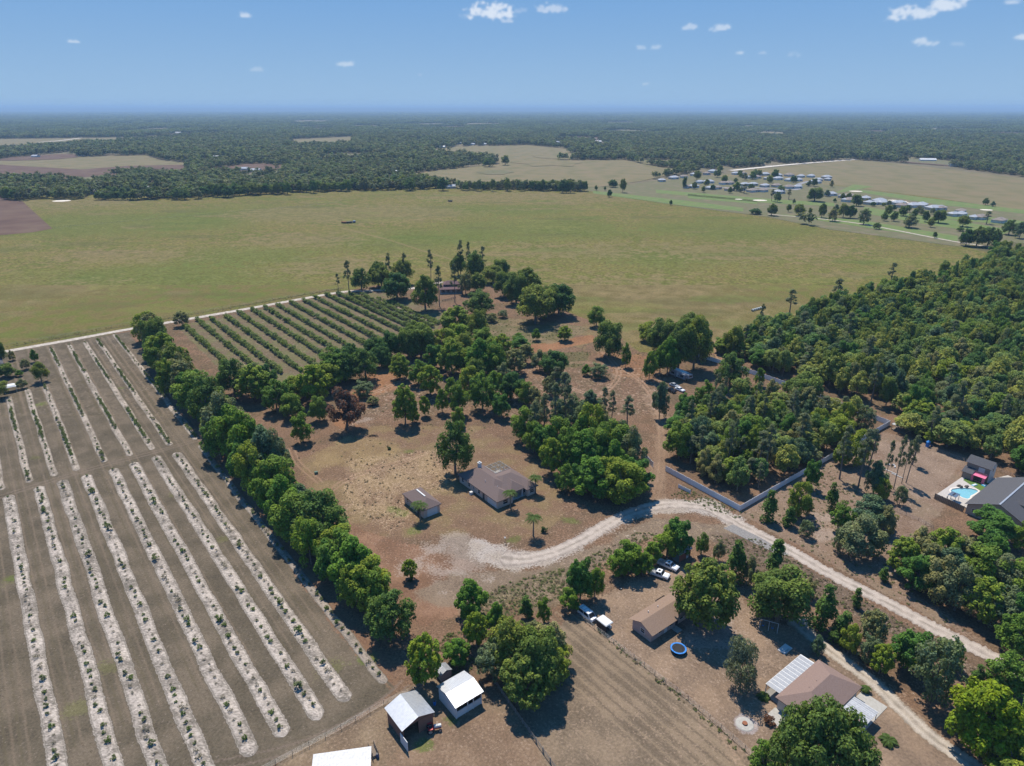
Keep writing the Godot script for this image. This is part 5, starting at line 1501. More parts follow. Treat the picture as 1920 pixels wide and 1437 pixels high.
func vehicles() -> void:
	pickup(Vector2(36.4, -139.6), deg_to_rad(58), M.white_car, "white pickup with grey bed cover beside the oak")
	pickup(Vector2(39.5, -143.0), deg_to_rad(50), M.white_car, "white work pickup with pipe rack nearest the brick shed", true)
	pickup(Vector2(65.0, -258.8), deg_to_rad(31), M.black_car, "black pickup parked beside the white cars and camper")
	car(Vector2(69.1, -259.4), deg_to_rad(36), M.white_car, "white sedan parked nearest the camper, in front")
	car(Vector2(67.8, -264.0), deg_to_rad(36), M.silver_car, "silver grey car parked behind the white sedan")
	# van with a glazed rear body
	var v := thing("white_van", "white panel van with roof rack parked at the wire fence", "van", v3(Vector2(17.2, -124.7)), deg_to_rad(38.7))
	part("body", kit().frustum([-0.92, 0.92, -2.4, 1.5], [-0.94, 0.94, -2.4, 1.5], 0.4, 1.0).frustum([-0.92, 0.92, 1.5, 2.4], [-0.8, 0.8, 1.5, 2.25], 0.4, 1.05).mesh(), M.white_car, v)
	cab(v, 1.9, 1.0, 1.95, -2.38, 1.75, -2.2, 1.0, M.white_car, "cabin")
	part("roof_rack", kit().box(-0.6, -0.55, 1.97, 2.03, -1.9, 0.6).box(0.55, 0.6, 1.97, 2.03, -1.9, 0.6).box(-0.6, 0.6, 1.96, 2.02, -1.6, -1.5).box(-0.6, 0.6, 1.96, 2.02, -0.6, -0.5).box(-0.6, 0.6, 1.96, 2.02, 0.3, 0.4).mesh(), M.steel, v)
	lamps(v, 1.9, 0.8, 2.38, -2.4)
	for z in [-1.5, 1.55]:
		for x in [-0.82, 0.82]: wheel(v, x, 0.34, z, 0.34, 0.22)
	# open vending trailer
	var t := thing("open_trailer", "dark open sided trailer with white roof beside the van", "trailer", v3(Vector2(20.6, -121.0)), deg_to_rad(38))
	part("floor", kit().box(-1.0, 1.0, 0.35, 0.5, -1.5, 1.4).mesh(), M.dark_metal, t)
	part("roof", kit().frustum([-1.15, 1.15, -1.65, 1.6], [-1.05, 1.05, -1.5, 1.45], 2.2, 2.36).mesh(), M.white_paint, t)
	part("back_wall", kit().box(-1.0, -0.94, 0.5, 2.2, -1.5, 1.4).mesh(), M.dark_wood, t)
	part("end_wall", kit().box(-0.94, 1.0, 0.5, 2.2, -1.5, -1.44).mesh(), M.dark_wood, t)
	part("counter", kit().box(0.5, 1.0, 0.5, 1.1, -1.0, 1.3).mesh(), M.white_paint, t)
	for z in [-0.2, 1.36]: part("post", kit().box(0.94, 1.0, 0.5, 2.2, z, z + 0.06).mesh(), M.tan_wood, t)
	for x in [-0.9, 0.9]: wheel(t, x, 0.33, 0.0, 0.33, 0.2)
	# fifth wheel camper
	var c := thing("camper_trailer", "long silver camper trailer with slide outs by the trees", "camper", v3(Vector2(72.5, -273.1)), deg_to_rad(34))
	part("body", kit().box(-1.25, 1.25, 0.75, 3.5, -5.6, 3.2).frustum([-1.25, 1.25, 3.2, 5.6], [-1.2, 1.2, 3.2, 5.3], 1.9, 3.45).mesh(), M.silver_car, c)
	part("roof", kit().box(-1.2, 1.2, 3.5, 3.56, -5.55, 3.2).mesh(), M.white_paint, c)
	for z in [-4.6, 0.6]:
		part("slide_out", kit().box(-1.75, -1.25, 1.0, 3.1, z, z + 3.2).mesh(), M.grey_paint, c)
		part("window", kit().box(-1.77, -1.75, 1.7, 2.6, z + 0.7, z + 2.4).mesh(), M.car_glass, c)
	for z in [-3.4, -0.6, 2.2]: part("roof_vent", kit().box(-0.35, 0.35, 3.56, 3.82, z, z + 0.7).mesh(), M.white_paint, c)
	part("stripe", kit().box(-1.265, -1.25, 1.25, 1.6, -1.2, 0.5).box(-1.265, -1.25, 2.4, 2.6, 3.3, 5.0).mesh(), M.dark_metal, c)
	part("front_window", kit().box(-0.9, 0.9, 2.4, 3.0, 5.42, 5.5).mesh(), M.car_glass, c)
	part("door", kit().box(-1.27, -1.25, 0.85, 2.7, -1.3, -0.55).mesh(), M.white_paint, c)
	part("landing_leg", kit().box(-0.9, -0.8, 0, 1.9, 3.4, 3.5).box(0.8, 0.9, 0, 1.9, 3.4, 3.5).mesh(), M.steel, c)
	for z in [-2.6, -1.7]:
		for x in [-1.05, 1.05]: wheel(c, x, 0.4, z, 0.4, 0.25)
	# red tractor
	var r := thing("red_tractor", "small red tractor with grey bonnet parked by the brick barn", "tractor", v3(Vector2(-14.9, -94.0)), deg_to_rad(104))
	part("chassis", kit().box(-0.22, 0.22, 0.5, 0.85, -0.8, 1.6).mesh(), M.red_paint, r)
	part("bonnet", kit().frustum([-0.28, 0.28, 0.35, 1.75], [-0.24, 0.24, 0.35, 1.7], 0.85, 1.25).mesh(), M.pale_grey, r)
	part("seat", kit().box(-0.22, 0.22, 0.95, 1.02, -0.55, -0.15).box(-0.22, 0.22, 1.02, 1.3, -0.6, -0.54).mesh(), M.dark_metal, r)
	part("fuel_tank", kit().box(-0.26, 0.26, 0.85, 1.15, 0.0, 0.34).mesh(), M.red_paint, r)
	part("steering_wheel", kit().tube([Vector3(0, 1.15, 0.05), Vector3(0, 1.4, -0.05)], [0.02, 0.16], 8).mesh(), M.dark_metal, r)
	part("exhaust", kit().tube([Vector3(0.1, 1.25, 1.0), Vector3(0.1, 1.8, 1.0)], [0.03, 0.03], 6).mesh(), M.steel, r)
	for x in [-0.72, 0.72]:
		wheel(r, x, 0.62, -0.4, 0.62, 0.32)
		part("fender", kit().box(x - 0.2, x + 0.2, 1.22, 1.28, -0.85, 0.05).mesh(), M.red_paint, r)
		wheel(r, x * 0.82, 0.34, 1.4, 0.34, 0.2)

func yard_things() -> void:
	var t := thing("trampoline", "round trampoline with bright blue rim and safety net poles", "trampoline", v3(Vector2(35.6, -114.1)))
	var ring := kit()
	var mat_ := []
	for i in 24:
		var a := TAU * i / 24
		var b := TAU * (i + 1) / 24
		var p := Vector3(cos(a), 0, sin(a))
		var q := Vector3(cos(b), 0, sin(b))
		var u := Vector3(0, 0.86, 0)
		ring.hexa([p * 1.72 + u, q * 1.72 + u, q * 1.38 + u, p * 1.38 + u, p * 1.72 + u * 1.06, q * 1.72 + u * 1.06, q * 1.38 + u * 1.06, p * 1.38 + u * 1.06])
		mat_.append(Vector2(p.x, p.z) * 1.38)
	part("rim_pad", ring.mesh(), M.blue, t)
	part("jump_mat", kit().prism(mat_, 0.84, 0.86).mesh(), M.black, t)
	var skirt := kit()
	for i in 24:
		var p := Vector3(cos(TAU * i / 24), 0, sin(TAU * i / 24)) * 1.62
		var q := Vector3(cos(TAU * (i + 1) / 24), 0, sin(TAU * (i + 1) / 24)) * 1.62
		if i % 3 != 1: skirt.quad(p + Vector3(0, 0.3, 0), q + Vector3(0, 0.3, 0), q + Vector3(0, 0.85, 0), p + Vector3(0, 0.85, 0))
	part("skirt", skirt.mesh(), M.black, t)
	for i in 6:
		var p := Vector3(cos(TAU * i / 6 + 0.3), 0, sin(TAU * i / 6 + 0.3)) * 1.75
		part("pole", kit().tube([p, p + Vector3(0, 2.5, 0)], [0.025, 0.025], 5).mesh(), M.dark_metal, t)
		var p2 := Vector3(cos(TAU * (i + 1) / 6 + 0.3), 0, sin(TAU * (i + 1) / 6 + 0.3)) * 1.75
		part("net_rail", kit().tube([p + Vector3(0, 2.45, 0), p2 + Vector3(0, 2.45, 0)], [0.012, 0.012], 4).mesh(), M.dark_metal, t)
	var s := thing("swing_frame", "white swing frame standing in the oak's shade", "swing", v3(Vector2(57.3, -120.9)), deg_to_rad(-25))
	part("top_bar", kit().tube([Vector3(-1.9, 2.1, 0), Vector3(1.9, 2.1, 0)], [0.05, 0.05], 6).mesh(), M.white_paint, s)
	for x in [-1.9, 0.0, 1.9]:
		for z in [-0.7, 0.7]: part("leg", kit().tube([Vector3(x, 2.1, 0), Vector3(x, 0, z)], [0.045, 0.045], 5).mesh(), M.white_paint, s)
	for x in [-1.2, 0.8]: part("seat", kit().box(x - 0.22, x + 0.22, 0.5, 0.54, -0.12, 0.12).box(x - 0.22, x - 0.2, 0.54, 2.1, -0.01, 0.01).box(x + 0.2, x + 0.22, 0.54, 2.1, -0.01, 0.01).mesh(), M.blue, s)
	var f := thing("tank_cover", "round concrete cover on a pale disc near the wire fence", "cover", v3(Vector2(44.0, -95.5)))
	part("disc", kit().tube([Vector3(0, 0, 0), Vector3(0, 0.1, 0)], [1.7, 1.55], 20).mesh(), M.concrete, f)
	part("lid", kit().tube([Vector3(0, 0.1, 0), Vector3(0, 0.34, 0)], [0.52, 0.48], 14).mesh(), M.rust, f)
	var y := thing("old_tyre", "old tyre lying in the pale dust beyond the brown house", "tyre", v3(Vector2(26.3, -134.5), 0.1))
	y.rotation.z = PI / 2
	wheel(y, 0, 0, 0, 0.42, 0.24)
	var l := thing("yard_lamp", "white lamp post at the bend of the sandy drive", "lamp post", v3(Vector2(-1.9, -153.3)))
	part("post", kit().tube([Vector3(0, 0, 0), Vector3(0, 1.5, 0)], [0.05, 0.04], 6).mesh(), M.dark_metal, l)
	part("lantern", kit().frustum([-0.12, 0.12, -0.12, 0.12], [-0.17, 0.17, -0.17, 0.17], 1.5, 1.85).mesh(), M.white_paint, l)
	part("cap", kit().frustum([-0.2, 0.2, -0.2, 0.2], [-0.03, 0.03, -0.03, 0.03], 1.85, 2.0).mesh(), M.white_paint, l)
	var u := thing("utility_box", "green utility box on the grass left of the home", "utility box", v3(Vector2(-62.3, -190.6)), 0.5)
	part("cabinet", kit().frustum([-0.5, 0.5, -0.4, 0.4], [-0.48, 0.48, -0.38, 0.38], 0, 0.7).mesh(), M.box_green, u)
	part("lid", kit().frustum([-0.54, 0.54, -0.44, 0.44], [-0.48, 0.48, -0.38, 0.38], 0.7, 0.8).mesh(), M.box_green, u)
	var pv := thing("concrete_pad", "white concrete pad in the grass near the oak shadow", "pad", v3(Vector2(58.7, -114.7)), GRID)
	part("slab", kit().frustum([-1.5, 1.5, -0.9, 0.9], [-1.45, 1.45, -0.85, 0.85], 0, 0.16).mesh(), M.pale_grey, pv)
	part("edge", kit().box(-0.6, 0.6, 0.16, 0.24, 0.4, 0.7).mesh(), M.concrete, pv)
	# wrapped hay bales in the pasture corner
	for i in 5:
		var b := thing("hay_bale", ["first", "second", "third", "fourth", "fifth"][i] + " wrapped round bale of the row in the pasture corner", "hay bale", v3(Vector2(137.7, -377.7) + (Vector2(143.7, -382.2) - Vector2(137.7, -377.7)) * (i / 4.0), 0.7), 0.0, "row of wrapped bales")
		b.rotation.y = -atan2((Vector2(143.7, -382.2) - Vector2(137.7, -377.7)).y, (Vector2(143.7, -382.2) - Vector2(137.7, -377.7)).x)
		part("bale", kit().tube([Vector3(-0.62, 0, 0), Vector3(-0.52, 0, 0), Vector3(0.52, 0, 0), Vector3(0.62, 0, 0)], [0.62, 0.72, 0.72, 0.62], 14).mesh(), M.bale, b)
		part("straw_face", kit().tube([Vector3(-0.63, 0, 0), Vector3(-0.6, 0, 0)], [0.56, 0.56], 12).mesh(), M.straw, b)
	# farm machinery in the middle of the pasture
	var mach := [[Vector2(-169.4, -698.8), "rusty red disc harrow at the west end of the pasture machinery", M.rust], [Vector2(-164.0, -698.8), "dark hay wagon between the implements in the pasture", M.dark_metal], [Vector2(-160.3, -703.9), "blue grey seed drill at the east end of the pasture machinery", M.blue_metal], [Vector2(-76.7, -869.6), "grey hay wagon alone in the far pasture", M.dark_metal]]
	for i in mach.size():
		var g := thing("farm_implement", mach[i][1], "farm implement", v3(mach[i][0]), 1.2 + i)
		part("frame", kit().box(-1.0, 1.0, 0.5, 0.7, -3.0, 3.0).box(-0.1, 0.1, 0.5, 0.62, 3.0, 5.0).mesh(), mach[i][2], g)
		part("hopper", kit().frustum([-0.9, 0.9, -2.4, 2.4], [-1.2, 1.2, -2.6, 2.6], 0.7, 1.8).mesh(), mach[i][2], g)
		for x in [-1.1, 1.1]:
			for z in [-1.8, 1.8]: wheel(g, x, 0.5, z, 0.5, 0.25)
	# wooden bulletin: fallen timber on the burnt patch
	var br := thing("brush_pile", "pile of charred branches on grey ash near the dead tree", "brush pile", v3(Vector2(-49.2, -217.6)))
	var q := RandomNumberGenerator.new()
	q.seed = 6
	for i in 16:
		var a := q.randf_range(-0.5, 0.5)
		var c := Vector3(q.randf_range(-1.2, 1.2), q.randf_range(0.05, 0.4), q.randf_range(-0.5, 0.5))
		var d := Vector3(cos(a), q.randf_range(-0.05, 0.1), sin(a)) * q.randf_range(0.6, 1.5)
		part("branch", kit().tube([c - d, c + d], [0.06, 0.03], 5).mesh(), M.black, br)
	# round shrubs set on their own
	for e in [[Vector2(8.9, -158.2), 1.9, 1.7, Color(0.035, 0.075, 0.018), "dark round clipped shrub on the lawn by the tallest palm"], [Vector2(48.7, -95.7), 2.0, 1.4, Color(0.13, 0.06, 0.03), "rust coloured shrub near the round concrete cover"], [Vector2(-24.9, -137.5), 1.3, 0.9, Color(0.05, 0.08, 0.03), "little shrub below the lone tree on the dirt"], [Vector2(-41.8, -207.4), 1.2, 0.8, Color(0.07, 0.10, 0.03), "small green shrub on the dirt right of the ash patch"], [Vector2(0.7, -106.0), 2.2, 1.6, Color(0.07, 0.11, 0.03), "shrub under the big oaks by the rail fence"]]:
		q.seed = int(e[1] * 100)
		var lo := dome_lobes(q, 14, e[1] / 2, 0.1, e[2], 0.36, 0.2)
		var o := thing("shrub", e[4], "shrub", v3(e[0]))
		part("foliage", crown(int(e[1] * 977), lo, 700, 0.22, e[3], 0.4), M.leaf, o)
		part("stem", kit().tube([Vector3(0, 0, 0), Vector3(0, e[2] * 0.5, 0)], [0.06, 0.03], 5).mesh(), M.bark, o)
	palm(Vector2(5.8, -156.5), 6.2, 3.0, "tallest palm, alone on the lawn by the sandy drive", 13, 2)
	palm(Vector2(-0.5, -170.5), 5.4, 2.7, "palm at the front corner window of the tan house", 12, 3)
	palm(Vector2(7.1, -178.7), 5.6, 2.6, "palm at the right end of the tan house front", 12, 4)
	palm(Vector2(-25.9, -164.1), 5.2, 2.9, "palm against the long wall of the detached garage", 13, 5)
	palm(Vector2(27.2, -175.7), 5.0, 1.8, "small palm with pale trunk at the wood's edge", 9, 6)
	palm(Vector2(69.1, -91.6), 0.5, 1.9, "low spiky palm on the lawn below the carport", 20, 7)
	palm(Vector2(49.6, -101.8), 0.5, 1.6, "dark low palm at the corner of the porch", 18, 8)
	palm(Vector2(70.4, -103.3), 0.9, 1.3, "low palm at the far right roof corner by the side drive", 14, 9)

# ------------------------------------------------------------------ far country
func flat_poly(called: String, poly: Array, y: float, m: Material) -> void:
	setting(called, kit().prism(poly, y, y).mesh(), m)

func far_country() -> Array:
	var dry := noisy(Color(0.115, 0.105, 0.045), Color(0.15, 0.125, 0.06), Color(0.175, 0.13, 0.072), 0.006, 0.95, 61, 0.012)
	var red := noisy(Color(0.075, 0.042, 0.030), Color(0.10, 0.060, 0.042), Color(0.12, 0.080, 0.052), 0.006, 0.95, 62, 0.012)
	var lawn := noisy(Color(0.085, 0.135, 0.036), Color(0.11, 0.152, 0.044), Color(0.145, 0.15, 0.06), 0.02, 0.95, 63, 0.015)
	var rough := noisy(Color(0.135, 0.11, 0.065), Color(0.11, 0.11, 0.05), Color(0.17, 0.13, 0.085), 0.012, 0.95, 64, 0.015)
	var open := []
	var fields := [
		["field", [Vector2(-716.6, -872.2), Vector2(-667.4, -915.9), Vector2(-609.1, -872.2), Vector2(-443.2, -666.0), Vector2(-448.8, -644.7), Vector2(-504.1, -600.6)], red, 0.06],
		["field", [Vector2(-1305.1, -1509.2), Vector2(-1134.9, -1588.0), Vector2(-1071.0, -1675.2), Vector2(-901.3, -1772.3), Vector2(-796.4, -1621.8), Vector2(-671.1, -1479.7), Vector2(-620.0, -1347.9), Vector2(-751.9, -1397.8), Vector2(-770.0, -1268.3), Vector2(-897.9, -1247.3), Vector2(-1043.1, -1197.4)], red, 0.06],
		["field", [Vector2(-816.6, -1347.9), Vector2(-772.7, -1437.6), Vector2(-672.4, -1465.4), Vector2(-684.0, -1509.2), Vector2(-788.2, -1604.7), Vector2(-901.3, -1772.3), Vector2(-1071.0, -1675.2), Vector2(-1134.9, -1588.0), Vector2(-1261.0, -1524.3), Vector2(-1180.4, -1424.1), Vector2(-1049.6, -1465.4)], dry, 0.12],
		["field", [Vector2(-2172.3, -2657.4), Vector2(-1822.6, -2751.3), Vector2(-1594.6, -2852.1), Vector2(-1397.3, -3170.6), Vector2(-1305.9, -2960.3), Vector2(-1428.7, -2657.4), Vector2(-1498.4, -2448.0), Vector2(-1493.7, -2173.1), Vector2(-1712.0, -2085.0)], dry, 0.06],
		["field", [Vector2(-205.5, -1216.9), Vector2(-155.9, -1301.3), Vector2(-64.4, -1437.6), Vector2(-11.3, -1509.2), Vector2(88.7, -1588.0), Vector2(250.8, -1604.7), Vector2(292.4, -1397.8), Vector2(327.0, -1324.2), Vector2(203.3, -1125.2), Vector2(125.5, -1038.7), Vector2(78.4, -1038.7), Vector2(-77.4, -1024.3), Vector2(-137.5, -1142.5)], dry, 0.06],
		["field", [Vector2(-237.3, -2003.7), Vector2(-160.6, -2173.1), Vector2(50.3, -2268.8), Vector2(185.4, -2003.7), Vector2(118.4, -1772.3), Vector2(89.6, -1604.7), Vector2(0.0, -1524.3), Vector2(-74.9, -1836.1)], dry, 0.06],
		["field", [Vector2(344.4, -1207.1), Vector2(439.8, -1335.9), Vector2(764.4, -1604.7), Vector2(816.8, -1479.7), Vector2(846.1, -1160.2), Vector2(849.0, -1031.4), Vector2(617.6, -738.5), Vector2(577.7, -787.0), Vector2(549.6, -904.6), Vector2(486.9, -1076.4), Vector2(420.6, -1031.4), Vector2(389.6, -1178.6)], dry, 0.06],
		["field", [Vector2(-831.8, -2657.4), Vector2(-653.0, -2960.3), Vector2(-550.1, -2487.3), Vector2(-690.0, -2337.3)], dry, 0.06],
		["field", [Vector2(983.6, -1952.8), Vector2(1047.3, -1858.3), Vector2(998.1, -1793.1), Vector2(944.0, -1858.3)], dry, 0.06],
		["fairway_rough", [Vector2(96.7, -1024.3), Vector2(150.0, -1046.0), Vector2(310.5, -1216.9), Vector2(413.6, -1197.4), Vector2(498.5, -1031.4), Vector2(577.8, -778.5), Vector2(583.6, -695.3), Vector2(474.5, -557.2), Vector2(433.5, -592.9), Vector2(375.5, -573.4), Vector2(305.8, -659.8), Vector2(273.3, -742.3), Vector2(192.5, -841.9), Vector2(113.9, -970.4)], rough, 0.09],
	]
	for n in fields.size():
		var f: Array = fields[n]
		flat_poly(f[0], f[1], f[3], f[2])
		open.append(PackedVector2Array(f[1]))
		if n in [1, 3, 5, 7, 8]:   # these run on towards the trees that hide their near edge
			var nearer := []
			for p in f[1]: nearer.append(p * 0.91)
			flat_poly(f[0], nearer, f[3] - 0.03, f[2])
			open.append(PackedVector2Array(nearer))
	# clearings in the far woods
	var cr := RandomNumberGenerator.new()
	cr.seed = 52
	for n in 46:
		var d := 1150.0 * pow(6.5, cr.randf())
		var c := Vector2(cr.randf_range(-0.72, 0.72) * d, -d)
		if c.y > -1500.0 and c.x > 100.0 and c.x < 900.0: continue
		var rx := cr.randf_range(0.02, 0.055) * d
		var poly := []
		for i in 12: poly.append(c + Vector2(cos(TAU * i / 12) * rx, sin(TAU * i / 12) * rx * 1.5) * cr.randf_range(0.7, 1.2))
		flat_poly("clearing", poly, 0.3 + d * 0.0002, [dry, red, rough][n % 3])
		open.append(PackedVector2Array(poly))
	for g in [[Vector2(113.8, -989.9), Vector2(214.8, -882.7), Vector2(269.5, -813.6), Vector2(259.8, -782.7), Vector2(203.1, -832.2), Vector2(110.3, -957.7)], [Vector2(204.8, -1003.4), Vector2(327.8, -899.0), Vector2(394.7, -856.8), Vector2(381.8, -827.5), Vector2(311.2, -856.8), Vector2(197.1, -964.0)], [Vector2(290.7, -762.0), Vector2(361.8, -719.9), Vector2(404.8, -624.7), Vector2(388.6, -598.0), Vector2(351.6, -659.8), Vector2(308.7, -730.9)], [Vector2(496.1, -1003.4), Vector2(586.8, -791.3), Vector2(566.2, -762.0), Vector2(513.3, -841.9), Vector2(480.5, -970.4)], [Vector2(438.9, -957.7), Vector2(519.3, -1076.4), Vector2(536.8, -1046.0), Vector2(482.4, -996.6)], [Vector2(482.5, -778.5), Vector2(529.0, -709.2), Vector2(505.4, -675.5), Vector2(454.6, -730.9)], [Vector2(414.3, -822.8), Vector2(455.8, -723.6), Vector2(476.9, -656.7), Vector2(451.1, -633.1), Vector2(418.7, -678.7), Vector2(389.1, -770.2)], [Vector2(237.9, -951.5), Vector2(308.7, -882.7), Vector2(296.8, -846.8), Vector2(226.7, -904.6)]]:
		flat_poly("fairway", g, 0.16, lawn)
	for b in [[Vector2(312.1, -882.7), 9], [Vector2(288.6, -893.5), 5], [Vector2(479.9, -882.7), 7], [Vector2(485.7, -872.2), 6], [Vector2(541.2, -795.7), 7], [Vector2(485.5, -861.8), 5], [Vector2(-563.9, -877.4), 11], [Vector2(479.9, -983.3), 9]]:
		flat_poly("sand_bunker", circle(b[0], b[1], b[1] * 0.8, 10), 0.2, M.pale_sand)
	setting("far_road", track_mesh([Vector2(406.3, -1324.2), Vector2(585.0, -1479.7), Vector2(780.7, -1621.8)], 7.0, 1.0, 0.2, Color(0.55, 0.5, 0.44), Color(0.3, 0.27, 0.2), 71), M.vertex)
	setting("far_road", track_mesh([Vector2(495.0, -1509.2), Vector2(515.1, -1437.6), Vector2(552.4, -1451.4)], 4.0, 1.0, 0.2, Color(0.5, 0.46, 0.4), Color(0.3, 0.27, 0.2), 72), M.vertex)
	setting("far_road", track_mesh([Vector2(-1606.8, -2448.0), Vector2(-1609.4, -2569.6), Vector2(-1669.4, -2800.8)], 7.0, 2.0, 0.2, Color(0.5, 0.46, 0.4), Color(0.3, 0.27, 0.2), 73), M.vertex)
	setting("far_road", track_mesh([Vector2(288.2, -1031.4), Vector2(358.3, -1031.4), Vector2(402.1, -1003.4), Vector2(441.3, -1084.2), Vector2(489.8, -1142.5)], 4.0, 0.3, 0.2, Color(0.22, 0.22, 0.23), Color(0.22, 0.22, 0.22), 74), M.vertex)
	setting("fairway_path", track_mesh([Vector2(280.2, -762.0), Vector2(345.8, -702.2), Vector2(387.4, -592.9), Vector2(432.2, -535.6)], 2.2, 0.5, 0.2, Color(0.34, 0.3, 0.25), Color(0.25, 0.22, 0.16), 75), M.vertex)
	# housing rows and lone roofs: [px point, width, roof material, label]
	var houses := []
	var rows := [[Vector2(389.1, -1247.3), Vector2(518.0, -1178.6), 9, "row beside the dry field"], [Vector2(472.4, -1100.3), Vector2(503.6, -1142.5), 3, "short row at the street end"], [Vector2(291.7, -1100.3), Vector2(415.1, -1017.2), 10, "middle row of the estate"], [Vector2(253.1, -1031.4), Vector2(361.4, -964.0), 9, "row nearest the upper fairway"], [Vector2(418.8, -939.4), Vector2(488.8, -791.3), 14, "long row between the fairways"], [Vector2(441.1, -851.8), Vector2(459.6, -813.6), 4, "second line behind the long row"], [Vector2(475.6, -754.0), Vector2(497.5, -698.8), 6, "last row before the dark oaks"], [Vector2(237.1, -1125.2), Vector2(364.2, -1279.1), 6, "row at the tree edge"], [Vector2(389.6, -1178.6), Vector2(467.5, -1108.5), 7, "line behind the row beside the dry field"], [Vector2(413.7, -877.4), Vector2(428.2, -851.8), 3, "line below the long row"], [Vector2(478.5, -837.0), Vector2(494.4, -778.5), 5, "upper line near the sand bunkers"]]
	var ord := ["first", "second", "third", "fourth", "fifth", "sixth", "seventh", "eighth", "ninth", "tenth", "eleventh", "twelfth", "thirteenth", "fourteenth", "fifteenth", "sixteenth", "seventeenth"]
	for q in rows:
		for i in q[2]:
			houses.append([q[0].lerp(q[1], float(i) / maxi(1, q[2] - 1)) + Vector2(sin(i * 2.3 + q[2]) * 2.5, cos(i * 3.1) * 6.0), 10.0 + 3.5 * absf(sin(i * 1.7)), 0, ord[i] + " pale roofed house from the west, " + q[3], "houses of the estate"])
	for e in [[Vector2(-578.5, -1108.5), 22, "white roof nearest the pasture's west tree line"], [Vector2(-529.8, -996.6), 36, "long white roof west beside the low dark trees"], [Vector2(-584.2, -1046.0), 16, "white roof behind the long west roof"], [Vector2(-569.5, -957.7), 16, "white trailer roof at the west edge of the trees"], [Vector2(-1044.8, -1752.1), 22, "white roof above the red field's far edge"], [Vector2(-692.1, -1084.2), 14, "white roof deep in the west trees"], [Vector2(-1124.2, -1693.8), 16, "pale roof beyond the red field, western"], [Vector2(-1237.5, -2057.2), 18, "pale roof in the trees above the red field"], [Vector2(-697.4, -1675.2), 26, "long white roof in the western wood"], [Vector2(-717.3, -1793.1), 16, "short white roof in the western wood"], [Vector2(-501.8, -1335.9), 14, "pale roof over the pasture trees, western"], [Vector2(-469.7, -1301.3), 20, "pale roof over the pasture trees, middle"], [Vector2(-429.3, -1247.3), 18, "pale roof over the pasture trees, eastern"], [Vector2(-374.5, -1268.3), 18, "beige roof in the middle wood"], [Vector2(-1534.6, -3339.7), 26, "white roof at the far west field"], [Vector2(-1279.8, -3077.0), 22, "white roof at the end of the far west field"], [Vector2(-1167.1, -3567.8), 20, "white roof in the far wood above the pines"], [Vector2(-89.8, -1024.3), 16, "dark shed at the gap of the pasture tree line"], [Vector2(-211.0, -1268.3), 13, "blue white roof beside the middle field"], [Vector2(-207.9, -2113.6), 24, "white roof at the far end of the middle field"], [Vector2(-172.5, -2337.3), 18, "pale roof behind the far middle field"], [Vector2(-127.3, -2268.8), 22, "long pale roof behind the far middle field"], [Vector2(-88.8, -2268.8), 18, "pale roof last behind the far middle field"], [Vector2(290.7, -2448.0), 22, "white roof left of three in the north wood"], [Vector2(314.3, -2569.6), 16, "white roof middle of three in the north wood"], [Vector2(341.2, -2448.0), 18, "white roof right of three in the north wood"], [Vector2(154.7, -2410.0), 16, "pale roof right of the far middle field"], [Vector2(633.5, -4241.9), 24, "pale roof far off above the north wood"], [Vector2(714.6, -4359.3), 22, "second pale roof far off above the north wood"], [Vector2(-635.2, -3203.0), 18, "pale roof far west of the middle field"], [Vector2(-680.9, -3017.5), 26, "white roof far west of the middle field"], [Vector2(-261.4, -6515.9), 90, "very long white building far off near the horizon"], [Vector2(507.2, -1928.3), 22, "white roof at the estate's wooded edge"], [Vector2(523.7, -1858.3), 22, "second white roof at the estate's wooded edge"], [Vector2(534.7, -1752.1), 26, "long white roof behind the estate"], [Vector2(566.8, -1657.0), 22, "white roof where the white road starts"], [Vector2(587.7, -1621.8), 26, "long white roof beside the white road"], [Vector2(383.3, -1397.8), 20, "pale roof beside the estate's tall trees"], [Vector2(440.6, -1465.4), 22, "pale roof below the white road"], [Vector2(911.7, -1571.6), 34, "white roofed farm at the far edge of the eastern field"], [Vector2(884.8, -1424.1), 22, "white trailer at the eastern field's edge"], [Vector2(1532.0, -2905.2), 30, "white roof deep in the eastern wood"], [Vector2(1767.6, -2703.6), 34, "long white roof far right in the wood"], [Vector2(1100.1, -1571.6), 18, "white roof at the right picture edge wood"]]:
		houses.append([e[0], float(e[1]), 1, e[2], "lone roofs in the far woods"])
	var r := RandomNumberGenerator.new()
	r.seed = 19
	var roofs := [M.far_roof, M.far_roof, M.far_roof2]
	for i in houses.size():
		var e: Array = houses[i]
		var w: float = e[1] * r.randf_range(0.9, 1.1)
		var d := minf(w * 0.75, 12.0)
		var o := thing("far_house", e[3], "house", v3(e[0]), r.randf_range(-0.3, 0.3) + (0.5 if e[2] == 0 else 0.0), e[4])
		part("wall", kit().box(-w / 2, w / 2, -0.2, 3.0, -d / 2, d / 2).mesh(), M.white_wall if r.randf() < 0.6 else M.pale_wall, o)
		var k := kit()
		hip(k, -w / 2 - 0.5, w / 2 + 0.5, -d / 2 - 0.5, d / 2 + 0.5, 3.02, 3.0 + d * 0.24, true, d * 0.4 if e[2] == 0 else 0.0)
		part("roof", k.mesh(), roofs[r.randi() % 3] if e[2] == 0 else M.white_paint if e[3].contains("white") else M.far_roof, o)
		if e[2] == 0:
			door(o, "z+", -w * 0.2, d / 2, 4.8, 2.2, M.white_paint, 1, "garage_door")
			window(o, "z+", w * 0.22, d / 2, 1.6, 2.0, 1.3)
		var view: float = e[0].length()
		open.append(PackedVector2Array(circle(e[0] * (1.0 - (0.06 if e[2] else 0.005)), w * 0.5 + 5.0, clampf(view * 0.07, 14, 180) if e[2] else 8.0, 10)))
	return open

